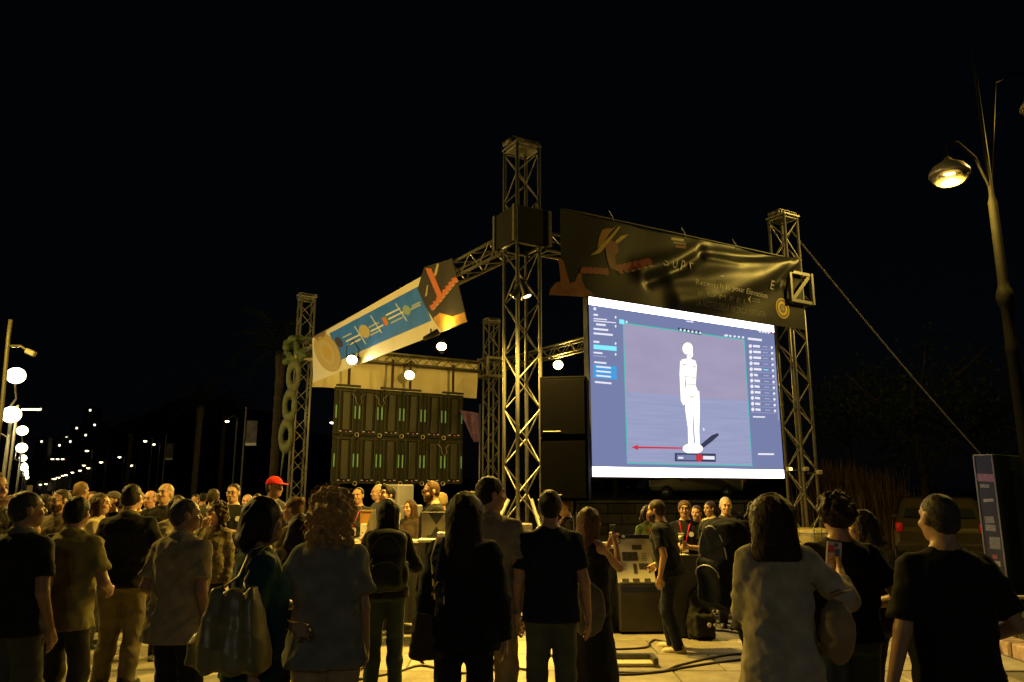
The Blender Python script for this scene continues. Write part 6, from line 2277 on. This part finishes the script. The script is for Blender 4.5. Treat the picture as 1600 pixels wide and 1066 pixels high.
person(292, 780, 5.2, -16, 'older person in pale beige shirt and black trousers turning to the right', 'm', 1.08, 'd', dict(kind='shirt', c=(.27, .225, .145), hem=.76, flare=.03, sr=1.12, wr=.011), dict(c=(.012, .014, .014), fit=1.1),
       dict(kind='short', c=(.06, .05, .04), lift=.006), arms=(('to', (-.18, .16, .98)), ('hang', .05, .04)), head=(-42, -3), group=FB, collar=(.25, .21, .14), strands=40)
E_ = person(414, 776, 3.9, -64, 'dark haired person in teal t-shirt facing right with a big pleated bag on shoulder', 'f', 1.08, 'm', dict(kind='tee', c=(.008, .045, .058), hem=.84, sleeve=.75), dict(c=(.012, .013, .014)),
            dict(kind='bob', c=HB, vol=.006, len=.0), arms=(('to', (-.06, .20, 1.06)), ('hang', .05, -.02)), head=(-8, 0), group=FB, strands=60, vox=.0095)
sh_ = E_['w'](E_['T']((.10, -.02, 1.49)))
bp = at(360, 985, 3.60)
soft_bag('shoulder_bag', 'big pleated bronze shoulder bag hanging from the person in teal', 'bag', bp, (.37, .19, .36), (.12, .10, .055), R(-14), 62, False,
         [[sh_ + Vector((.0, .03, .015)), sh_ + Vector((-.03, -.05, .0)), sh_ + Vector((-.07, -.075, -.12)), bp + Vector((-.08, -.02, .16))], [sh_ + Vector((.03, .03, .02)), sh_ + Vector((.02, -.06, .0)), sh_ + Vector((-.03, -.10, -.14)), bp + Vector((.09, -.04, .16))]],
         m=mat('pleated_satin', (.21, .18, .09), rough=.4, metal=.1, noise=.2, nscale=10), strapcol=mat('bag_handle', (.16, .13, .08), rough=.5))
person(520, 773, 4.3, 4, 'person with big curly blond hair, grey t-shirt and beige trousers, back turned', 'f', 1.16, 'm', dict(kind='tee', c=(.20, .195, .175), hem=.80, flare=.02, sleeve=.72, sr=1.12, wr=.009), dict(c=(.34, .28, .19), fit=1.1),
       dict(kind='curly', c=(.42, .25, .09), vol=.038, len=.13, n=150, sl=1.0), arms=(('to', (-.18, .18, 1.10)), ('hang', .05, .10)), head=(0, 2), group=FB, strands=420, vox=.0095)
person(470, 803, 5.9, -8, 'person all in black between teal and curly haired people, back turned', 'f', 1.0, 'm', dict(kind='jacket', c=(.010, .010, .011), hem=.80), dict(c=(.010, .012, .012)),
       dict(kind='bob', c=HB, len=.05), arms=(('to', (-.16, .2, 1.1)), ('to', (.16, .2, 1.1))), group=FB)
W_ = person(607, 779, 6.6, 8, 'person with black bob, dark jacket and big dark backpack, back turned', 'f', 1.04, 'm', dict(kind='jacket', c=(.012, .011, .012), hem=.86), dict(c=(.022, .036, .036), fit=1.06),
            dict(kind='bob', c=(.006, .005, .005), len=.06, vol=.006), shoes=(.14, .11, .075), arms=(('to', (-.18, .18, 1.16)), ('to', (.18, .20, 1.12))), head=(14, 10), group=FB)
rucksack(W_, 'big dark backpack on the person with black bob', (.014, .017, .015), .36, .52, .20, 1.20, (.05, .05, .04))
G_ = person(727, 769, 4.5, -2, 'person with long straight dark hair and black jacket in the centre, back turned', 'f', 1.10, 'm', dict(kind='jacket', c=(.008, .012, .0125), hem=.84, flare=.02, sr=1.16, wr=.009), dict(c=(.012, .014, .018)),
            dict(kind='long', c=(.013, .007, .007), len=.22, vol=.012, tip=.06), arms=(('hang', .10, .06), ('hang', .08, .05)), head=(-6, 0), group=FB, strands=260, vox=.0095)
gs = G_['w'](G_['T']((-.150, -.03, 1.46)))
bp = at(667, 995, 4.42)
b_ = soft_bag('crossbody_bag', 'brown bag on a wide patterned strap beside the long haired person', 'bag', bp, (.20, .10, .24), (.065, .042, .022), R(6))
sp = [gs + Vector((.01, -.065, .03)), gs + Vector((-.015, -.125, -.08)), gs + Vector((-.02, -.13, -.3)), bp + Vector((.075, -.05, .3)), bp + Vector((.07, -.02, .11))]
loc = lambda p: Matrix.Rotation(-R(6), 3, 'Z') @ (p - bp)
MB().path([loc(p) for p in sp], .030, 6, flat=.16).build('strap', mat('patterned_strap', (.20, .16, .10), rough=.8), b_, True)
for i in range(11):
    f = .12 + .8 * i / 10
    q = f * 4; k_ = min(3, int(q)); p = sp[k_].lerp(sp[k_ + 1], q - k_)
    MB().prism([(0, -.024), (.02, 0), (0, .024), (-.02, 0)], .0062, .0085, lambda v, p=p: loc(p + Vector((v.x, -v.z, v.y)))).build('strap_diamond', mat('strap_dark', (.03, .024, .018), rough=.8), b_)
person(766, 745, 5.4, -18, 'tall person in taupe t-shirt and khaki trousers looking right, beside the truss tower', 'm', 1.03, 'm', dict(kind='tee', c=(.27, .22, .155), hem=.84, flare=.02, sleeve=.7, sr=1.12), dict(c=(.30, .22, .11), fit=1.12),
       dict(kind='short', c=(.010, .008, .007), vol=.004), arms=(('hang', .05, .03), ('hang', .07, .03)), head=(-52, 0), group=FB, strands=40, collar=(.25, .2, .15))
I_ = person(859, 766, 5.3, -3, 'person in navy t-shirt and grey green jeans, back turned, right of the tower', 'm', 1.03, 'm', dict(kind='tee', c=(.010, .013, .030), hem=.85, flare=.014, sleeve=.7), dict(c=(.075, .085, .075), fit=1.06),
            dict(kind='short', c=(.022, .016, .011), vol=.004), arms=(('hang', .06, .05), ('hang', .08, .0)), head=(2, 0), group=FB, strands=40)
J_ = person(921, 793, 6.2, -52, 'brown haired person in black sleeveless top raising a phone, right of navy shirt', 'f', 1.0, 'm', dict(kind='tank', c=(.010, .010, .011), hem=.82), dict(kind='skirt', c=(.009, .009, .010), hem=.10),
            dict(kind='long', c=(.10, .052, .022), len=.16, vol=.008), arms=(('to', (.0, .25, 1.42)), ('to', (.07, .26, 1.45), dict(hint=(.35, -.1, -1), curl=.9, palm=(-1, 0, 0)))), head=(-4, 0), group=FB, strands=60, vox=.009)
a = J_['A'][1]
ph_ = thing('phone', 'phone held up by the brown haired person in black', 'phone', J_['w'](a['W'] + a['hd'] * .07 + a['n'] * .03 + np.array((0, .012, .005))), J_['root'].rotation_euler.z)
MB().bbox((0, 0, 0), (.076, .010, .155), .004).build('case', mat('phone_case', (.02, .02, .022), rough=.3), ph_)
MB().box((0, .0065, .055), (.022, .002, .022)).build('lens', mat('phone_lens', (.05, .05, .06), rough=.1), ph_)
bp = at(917, 950, 5.75)
jh = I_['w'](I_['T']((.15, -.02, 1.46)))
soft_bag('tote_bag', 'round grey tote bag hanging between navy shirt and sleeveless top', 'bag', bp, (.24, .12, .40), (.10, .095, .08), R(-12), 0, True,
         [[jh + Vector((.03, -.02, .0)), jh + Vector((.09, -.02, -.3)), bp + Vector((.02, -.03, .18))]])

# --- right half of the front row
M_ = person(1192, 784, 4.9, -66, 'person in black with a big navy backpack, half hidden by the pale shirt', 'm', 1.0, 'm', dict(kind='tee', c=(.012, .012, .014), hem=.88), dict(c=(.010, .010, .012)),
            dict(kind='curly', c=(.02, .014, .012), vol=.0, n=70), arms=(('to', (-.12, .22, 1.15)), ('to', (.14, .20, 1.2))), head=(-10, 0), group=FB, lean=6)
rucksack(M_, 'big navy backpack with curved pale zip seen from the side', (.012, .015, .030), .36, .58, .27, 1.31, (.6, .6, .68))
N_ = person(1204, 771, 4.05, -8, 'person with long dark brown hair in oversized pale shirt, back turned', 'f', 1.0, 'm', dict(kind='shirt', c=(.42, .37, .30), hem=.72, flare=.03, sleeve=1.55, sr=1.22, wr=.009, ease=.026), dict(c=(.010, .011, .014)),
            dict(kind='long', c=(.026, .012, .011), len=.10, vol=.020, tip=.075), arms=(('to', (-.02, .28, 1.10)), ('to', (.40, .22, 1.33), dict(hint=(.6, -.5, -1), curl=.8, palm=(-1, .2, 0)))), head=(-10, 0), group=FB, strands=340, vox=.0095)
a = N_['A'][1]
pp = N_['w'](a['W'] + a['hd'] * .10 + a['n'] * .02)
ph_ = thing('phone', 'phone in white and red patterned case held up by the pale shirt', 'phone', pp, R(-6))
MB().bbox((0, 0, .02), (.082, .012, .150), .005, Matrix.Rotation(R(8), 3, 'Y')).build('case', mat('patterned_case', (.62, .52, .50), rough=.4), ph_)
for k, (x, z, w_, h_, c) in enumerate(((-.012, .055, .036, .04, (.55, .05, .06)), (.018, .03, .026, .05, (.10, .12, .10)), (-.015, -.005, .03, .035, (.55, .35, .05)), (.016, -.03, .03, .03, (.5, .08, .10)), (.016, .075, .022, .02, (.08, .10, .16)))):
    MB().bbox((x, -.008, z), (w_, .003, h_), .001, Matrix.Rotation(R(8), 3, 'Y')).build('sticker', mat('case_sticker', c, rough=.4), ph_)
bp = at(1308, 985, 3.85)
soft_bag('tote_bag', 'tan cloth tote bag hanging on the right arm of pale shirt person', 'bag', bp, (.15, .12, .31), (.30, .23, .13), R(-20), 0, True,
         [[N_['w'](N_['A'][1]['E']) + Vector((0, -.05, .05)), bp + Vector((.02, -.03, .18))], [N_['w'](N_['A'][1]['E']) + Vector((0, .05, .05)), bp + Vector((.03, .03, .18))]], seed=8)
person(1304, 774, 4.5, -3, 'person with curly dark hair in black t-shirt and blue jeans, right of the tower', 'm', 1.10, 'm', dict(kind='tee', c=(.010, .010, .013), hem=.90, flare=.012, sleeve=.72), dict(c=(.060, .085, .115), fit=1.14, flare=1.2),
       dict(kind='curly', c=(.030, .016, .012), vol=.016, n=120), arms=(('hang', .05, .1), ('to', (.22, .16, 1.08))), head=(4, 2), group=FB, strands=200)
person(1346, 797, 5.2, 38, 'dark haired person looking left behind the curly haired black t-shirt', 'f', 1.0, 'l', dict(kind='jacket', c=(.014, .014, .015)), dict(c=(.02, .02, .025)),
       dict(kind='bob', c=(.035, .020, .013), len=.02), arms=(('to', (-.1, .25, 1.15)), ('to', (.16, .2, 1.12))), head=(30, 0), group=FB, strands=50, eyes=True)
Q_ = person(1464, 773, 3.6, 4, 'large person with cropped hair in black t-shirt, nearest at far right', 'm', 1.10, 'm', dict(kind='tee', c=(.010, .010, .011), hem=.72, flare=.010, sleeve=.82, sr=1.14, wr=.010), dict(c=(.012, .012, .014), fit=1.12),
            dict(kind='short', c=(.05, .042, .035), lift=.004, vol=-.002), arms=(('hang', .13, .02), ('to', (.24, .18, 1.02), dict(curl=.8))), head=(4, 0), group=FB, strands=60, vox=.009)
a = Q_['A'][1]
pc = thing('paper_cup', 'small white paper held by the large person at far right', 'paper', Q_['w'](a['W'] + a['hd'] * .11 + np.array((.01, -.01, 0))), R(10))
MB().bbox((0, 0, 0), (.075, .02, .085), .006, Matrix.Rotation(R(-20), 3, 'Y')).build('folded_paper', mat('white_paper', (.55, .50, .50), rough=.8), pc)
pc.name = 'folded_paper_sheet'
# left edge
X_ = person(-8, 737, 5.9, -104, 'person at the left edge raising a lit arm with a phone', 'm', 1.0, 'l', dict(kind='tee', c=(.05, .045, .03)), dict(c=(.03, .03, .03)), dict(kind='short', c=(.16, .12, .05)),
            arms=(('to', (-.02, .34, 1.52)), ('to', (.06, .24, 1.56), dict(hint=(1, .0, -.35), curl=.9))), group=FB, eyes=True)
a = X_['A'][1]
ph_ = thing('phone', 'phone held up at the left edge by the raised lit arm', 'phone', X_['w'](a['W'] + a['hd'] * .10 + np.array((-.03, .03, .03))), R(-72))
MB().bbox((0, 0, 0), (.155, .010, .078), .004).build('case', mat('phone_case', (.02, .02, .022), rough=.3), ph_)
MB().box((0, -.0065, 0), (.14, .002, .066)).build('display', emis('phone_display', (.03, .05, .30), .8), ph_)
person(-3, 786, 5.9, -10, 'dark haired head at the extreme left edge, back turned', 'f', 1.0, 'm', dict(kind='jacket', c=(.01, .01, .01)), dict(c=(.02, .02, .02)), dict(kind='bob', c=HB), group=FB)

# --- booth people
K_ = person(1024, 779, 8.3, 64, 'bearded person in black t-shirt and dark jeans leaning towards the poster', 'm', 1.06, 'm', dict(kind='tee', c=(.011, .012, .017), hem=.86, sleeve=.70, sr=1.1), dict(c=(.013, .017, .034), fit=1.04),
            dict(kind='short', c=(.035, .022, .012), vol=.004), (.55, .46, .34), (('hang', .05, -.02), ('to', (.14, .20, 1.02))), (0, -8), 13, 0, group=FF, vox=.009, beard=(.03, .018, .010), lanyard=(.50, .03, .05), stance=.12, step=.07)
L_ = person(1069, 782, 9.2, 163, 'person with glasses and red lanyard in black logo t-shirt holding a microphone', 'm', .98, 'l', dict(kind='tee', c=(.014, .014, .015), hem=.88), dict(c=(.30, .23, .12), fit=1.02),
            dict(kind='short', c=(.10, .055, .022), vol=.010), (.4, .36, .3), (('to', (-.03, .28, 1.16), dict(curl=.9)), ('to', (.06, .26, 1.18), dict(curl=.9))), (4, -4), group=FF, vox=.0085, eyes=True, glasses=(.015, .012, .01),
            lanyard=(.55, .03, .07), logo=True, strands=60)
a = L_['A'][-1]
c = L_['w'](a['W'] + a['hd'] * .09 + a['n'] * .02)
mi = thing('microphone', 'microphone in the hands of the person with red lanyard', 'microphone', c, R(163))
MB().lathe([(.010, -.10), (.013, .06), (.016, .07)], 12).build('handle', BLACKM, mi, True)
MB().ball((0, 0, .095), .028, 12, 8).build('grille', mat('mic_grille', (.45, .43, .38), rough=.4, metal=.6), mi, True)
person(1012, 790, 9.9, 196, 'person in lime green top with red lanyard behind the leaning man', 'f', 1.0, 'l', dict(kind='tee', c=(.26, .34, .06)), dict(c=(.03, .03, .04)), dict(kind='bob', c=HBR), group=FF, lanyard=(.6, .05, .02), eyes=True,
       arms=(('to', (-.1, .25, 1.1)), ('to', (.1, .25, 1.1))))
person(1133, 777, 9.6, 176, 'grey haired person in dark shirt facing us, left of the pale shirt', 'm', 1.02, 'l', dict(kind='shirt', c=(.05, .05, .05)), dict(c=(.05, .05, .05)), dict(kind='short', c=(.36, .33, .27), lift=.010), group=FF, eyes=True,
       vox=.0085, collar=(.05, .05, .05), arms=(('to', (-.05, .25, 1.14)), ('to', (.08, .25, 1.2))), strands=50)
pv_ = person(1109, 783, 10.8, 118, 'person in white t-shirt with a bag looking left behind the presenter', 'f', .95, 'm', dict(kind='tee', c=(.50, .46, .38)), dict(c=(.03, .03, .04)), dict(kind='pony', c=HBR), group=FF, eyes=True,
             arms=(('to', (-.1, .25, 1.1)), ('hang', .05, 0)))
rucksack(pv_, 'small dark backpack worn over the white t-shirt', (.02, .02, .022), .26, .36, .12, 1.26)
person(1088, 790, 10.4, 150, 'shadowed person in dark grey shirt right behind the presenter', 'm', 1.0, 'm', dict(kind='tee', c=(.07, .065, .055)), dict(c=(.05, .05, .045)), dict(kind='short', c=HBR), group=FF)
person(884, 779, 9.6, 104, 'person with red lanyard looking left, beside the navy shirt', 'm', .98, 'l', dict(kind='tee', c=(.03, .03, .03)), dict(c=(.03, .03, .04)), dict(kind='quiff', c=(.10, .06, .03)), group=FF, lanyard=(.55, .03, .05), eyes=True)
person(676, 752, 9.3, 112, 'person with glasses and stubble in black t-shirt looking up left', 'm', 1.04, 'l', dict(kind='tee', c=(.012, .012, .013)), dict(c=(.02, .02, .025)), dict(kind='short', c=(.07, .035, .014), lift=.010), group=FF, eyes=True,
       glasses=(.03, .02, .015), beard=(.10, .055, .03), head=(6, 6), vox=.0085)
person(641, 781, 10.25, 146, 'long haired person in dark jacket looking left by the booth table', 'f', .95, 'l', dict(kind='jacket', c=(.045, .03, .022)), dict(c=(.05, .04, .03)), dict(kind='long', c=(.05, .028, .014), len=.12), group=FF, eyes=True,
       arms=(('to', (-.1, .25, 1.08)), ('to', (.1, .25, 1.08))), vox=.0085)
person(691, 770, 10.8, -8, 'grey haired person in dark jacket behind the hourglass board', 'm', 1.0, 'l', dict(kind='jacket', c=(.03, .03, .028)), dict(c=(.03, .03, .03)), dict(kind='short', c=(.30, .22, .12), vol=.008), group=FF)
person(603, 758, 9.15, 140, 'person with dark quiff and pale shirt bending over the booth table', 'm', 1.0, 'l', dict(kind='tee', c=(.42, .36, .25)), dict(c=(.03, .03, .04)), dict(kind='quiff', c=(.010, .007, .005), vol=.006), group=FF, eyes=True,
       head=(0, -16), vox=.0085, arms=(('to', (-.18, .3, 1.05)), ('to', (.15, .3, 1.05))))
person(592, 757, 11.5, 118, 'pale haired person half hidden behind the dark quiff', 'm', 1.0, 'l', dict(kind='tee', c=(.06, .06, .06)), dict(c=(.03, .03, .04)), dict(kind='short', c=(.45, .38, .25)), group=FF, eyes=True)
person(560, 762, 10.7, 172, 'person with pink lanyard and short dark hair facing us at the booth', 'm', 1.0, 'm', dict(kind='tee', c=(.03, .03, .035)), dict(c=(.03, .03, .04)), dict(kind='short', c=HB, lift=.006), group=FF, eyes=True, lanyard=(.60, .10, .14), vox=.0085)
person(460, 777, 7.4, 84, 'person in olive top with hair in a bun, face lit, looking left', 'f', .98, 'l', dict(kind='tee', c=(.13, .105, .04)), dict(c=(.03, .03, .03)), dict(kind='bun', c=(.10, .055, .022)), group=FF, eyes=True, vox=.009,
       arms=(('to', (-.08, .24, 1.3)), ('hang', .05, 0)), strands=40)

# --- left middle
person(336, 784, 7.6, 176, 'person with long wavy hair and patterned jacket covering the mouth with a hand', 'f', .98, 'l', dict(kind='jacket', c=(.085, .065, .030), mat=mat('patterned_cloth', (.11, .085, .035), rough=.8, noise=.85, nscale=34)), dict(c=(.02, .02, .022)),
       dict(kind='curly', c=(.045, .028, .012), vol=.012, len=.12, n=110), arms=(('hang', .05, .05), ('to', (.035, .15, 1.49), dict(hint=(.5, -.2, -1), curl=.5, palm=(-.2, -1, 0), hd=(-.25, .1, .95)))), head=(-24, -22), group=FX, eyes=True, vox=.0085)
person(366, 756, 9.9, 196, 'person with glasses and folded arms in black logo t-shirt', 'm', 1.02, 'l', dict(kind='tee', c=(.012, .013, .012)), dict(c=(.02, .02, .022)), dict(kind='short', c=(.03, .018, .010)), group=FX, eyes=True, glasses=(.03, .02, .015), logo=True,
       arms=(('to', (.13, .20, 1.17), dict(hint=(-.8, -.1, -1), hd=(1, .1, 0))), ('to', (-.12, .23, 1.15), dict(hint=(.8, -.1, -1), hd=(-1, .1, 0)))), head=(-18, 0), vox=.0085)
person(387, 773, 11.5, 184, 'pink faced person just right of the folded arms', 'm', 1.0, (.55, .30, .26), dict(kind='tee', c=(.04, .035, .03)), dict(c=(.03, .03, .03)), dict(kind='short', c=(.25, .2, .15), lift=.004), group=FX, eyes=True)
person(429, 748, 9.4, -112, 'person in bright red cap looking right beside the left tower', 'm', 1.0, 'd', dict(kind='tee', c=(.03, .03, .025)), dict(c=(.03, .03, .03)), dict(kind='short', c=HB, lift=.002), group=FX, cap=(.62, .025, .02), hgt=1.82, eyes=True)
person(334, 764, 10.6, 10, 'dark haired person behind the folded arms, back turned', 'm', 1.0, 'm', dict(kind='tee', c=(.03, .03, .02)), dict(c=(.03, .03, .03)), dict(kind='short', c=(.03, .022, .010), vol=.006), group=FX)
person(97, 765, 8.1, 168, 'person with glasses and short beard in grey brown shirt facing us', 'm', 1.02, 'l', dict(kind='shirt', c=(.15, .11, .09)), dict(c=(.04, .04, .04)), dict(kind='short', c=(.03, .018, .010)), group=FX, eyes=True, glasses=(.02, .015, .01), beard=(.07, .035, .018),
       collar=(.15, .11, .09), vox=.0085, head=(-10, 0))
person(128, 753, 10.4, -14, 'person with light brown hair seen from behind above the olive shirt', 'm', 1.0, 'm', dict(kind='tee', c=(.10, .07, .05)), dict(c=(.03, .03, .03)), dict(kind='short', c=(.16, .10, .045)), group=FX)
person(158, 771, 8.4, -78, 'long haired person in cream blouse looking right, arms folded', 'f', 1.0, 'l', dict(kind='blouse', c=(.46, .40, .23), hem=.84), dict(c=(.04, .04, .04)), dict(kind='long', c=(.05, .025, .012), len=.06), group=FX, eyes=True,
       arms=(('to', (.05, .22, 1.16)), ('to', (-.02, .26, 1.18), dict(hd=(-.3, 1, 0)))), vox=.0085)
w6 = person(176, 768, 9.4, 168, 'person in black cap holding hands up to the face', 'm', .98, 'l', dict(kind='tee', c=(.012, .012, .012)), dict(c=(.03, .03, .03)), dict(kind='short', c=HB), group=FX, eyes=True, cap=(.10, .09, .08),
            arms=(('to', (-.05, .19, 1.44), dict(curl=.8)), ('to', (.06, .19, 1.46), dict(curl=.8))), head=(-20, -10))
person(216, 769, 9.3, -150, 'person half hidden behind the black shirt raising a glass hand', 'f', .98, 'l', dict(kind='tee', c=(.05, .04, .025)), dict(c=(.03, .03, .03)), dict(kind='bun', c=(.12, .08, .04)), group=FX, eyes=True,
       arms=(('to', (-.05, .24, 1.40), dict(curl=.7)), ('hang', .05, 0)), hgt=1.66)
person(236, 768, 10.2, 174, 'reddish faced bald person in grey top behind the crowd', 'm', 1.0, (.50, .27, .21), dict(kind='tee', c=(.12, .12, .12)), dict(c=(.03, .03, .03)), dict(kind='short', c=(.2, .12, .09), lift=-.004), group=FX, eyes=True)
person(259, 756, 8.9, 190, 'older person with short grey hair in open dark shirt, smiling to the right', 'm', 1.05, 'l', dict(kind='shirt', c=(.016, .015, .013)), dict(c=(.04, .04, .04)), dict(kind='short', c=(.30, .22, .11), lift=.004), group=FX, eyes=True, collar=(.02, .02, .018),
       head=(-18, -8), vox=.0085)
person(277, 790, 7.9, -150, 'person in pale cream top hidden behind the beige shirt', 'f', 1.0, 'l', dict(kind='blouse', c=(.46, .40, .24)), dict(c=(.04, .04, .04)), dict(kind='long', c=HBR, len=.04), group=FX, arms=(('to', (-.1, .22, 1.2)), ('to', (.1, .22, 1.25))), hgt=1.62)
person(70, 772, 9.2, 150, 'person in dark top behind the dark polo, near the globe lamps', 'f', 1.0, 'm', dict(kind='tee', c=(.03, .025, .02)), dict(c=(.03, .03, .03)), dict(kind='long', c=HB, len=.03), group=FX, eyes=True)
w9 = person(22, 784, 7.4, 150, 'person in dark green top reading a bright sheet at the left', 'm', 1.0, 'd', dict(kind='tee', c=(.05, .055, .03)), dict(c=(.03, .03, .03)), dict(kind='short', c=HB), group=FX, eyes=True, arms=(('to', (-.05, .28, 1.26)), ('to', (.1, .28, 1.26))))
c = at(28, 793, 7.05)
ps = thing('paper_sheet', 'bright white paper held up beside the dark polo at left', 'paper', c, R(25))
MB().bbox((0, 0, 0), (.15, .004, .16), .001, Matrix.Rotation(R(35), 3, 'Y') @ Matrix.Rotation(R(-25), 3, 'X')).build('sheet', WHT, ps)
for i, (x, y, Y, f, c, hc) in enumerate(((88, 768, 13.5, 20, (.05, .05, .045), HB), (112, 766, 14.5, 175, (.09, .07, .05), HBR), (146, 768, 13.2, 185, (.2, .15, .10), (.05, .03, .02)), (196, 772, 13.8, 10, (.04, .04, .05), HB), (306, 772, 14.0, 190, (.06, .05, .04), HB), (402, 771, 13.0, 170, (.05, .04, .03), HBR),
                                         (318, 770, 15.5, 5, (.1, .09, .06), HB), (500, 770, 12.4, 178, (.05, .05, .05), HB), (535, 768, 13.2, 15, (.06, .05, .04), HBR), (738, 768, 12.6, 170, (.08, .06, .05), (.3, .2, .1)))):
    person(x, y, Y, f, ['dark figure far back, below the string of distant lights', 'figure facing us far back between polo and olive shirt', 'figure in tan top far back near the cream blouse', 'dark figure far back left of the khaki trousers man', 'dim figure far back left of folded arms',
                        'dim figure far back left of the red cap', 'faint figure farthest back behind the wavy haired person', 'dim figure under the left end of the video wall', 'dim figure under the video wall, back turned', 'blond figure under the violet flag'][i], 'mf'[i % 2], 1.0, 'm', dict(kind='tee', c=c), dict(c=(.03, .03, .03)),
           dict(kind=('short', 'bob')[i % 2], c=hc), group=FX, vox=.014)
# black rucksack left standing on the paving
p = at_z(1100, 1002, .02)
t = thing('backpack', 'black rucksack with two pale patches standing on the paving', 'backpack', (p.x, p.y + .14, .022), R(12))
F = Field((-.26, -.2, 0), (.26, .2, .62), .012)
F.loft([.0, .05, .25, .45, .54], [.14, .165, .15, .105, .06], [.10, .125, .115, .08, .05], [0, 0, .01, .03, .04], k=.03)
F.rbox((0, -.11, .16), (.12, .045, .12), .035, .02)
F.wrinkle(.014, 12, 22)
link('bag', F.mesh('bag', fabric((.016, .016, .015), 'bag_cloth')), t)
for x in (-.0, .075):
    MB().ball((x + .03, -.168, .17), .026, 10, 6, (1, .3, 1)).build('patch', mat('pale_patch', (.55, .5, .36), rough=.6), t, True)
MB().path([(-.03, .02, .53), (0, .02, .60), (.04, .02, .53)], .011, 6).build('handle', fabric((.02, .02, .02), 'strap_cloth'), t, True)
for s in (-1, 1):
    MB().path([(s * .08, .10, .48), (s * .15, .13, .30), (s * .14, .11, .08)], .022, 6, flat=.35).build('strap', fabric((.022, .022, .02), 'strap_cloth'), t, True)
print('polys', sum(len(o.data.polygons) for o in bpy.data.objects if o.type == 'MESH'), 'objects', len(bpy.data.objects))
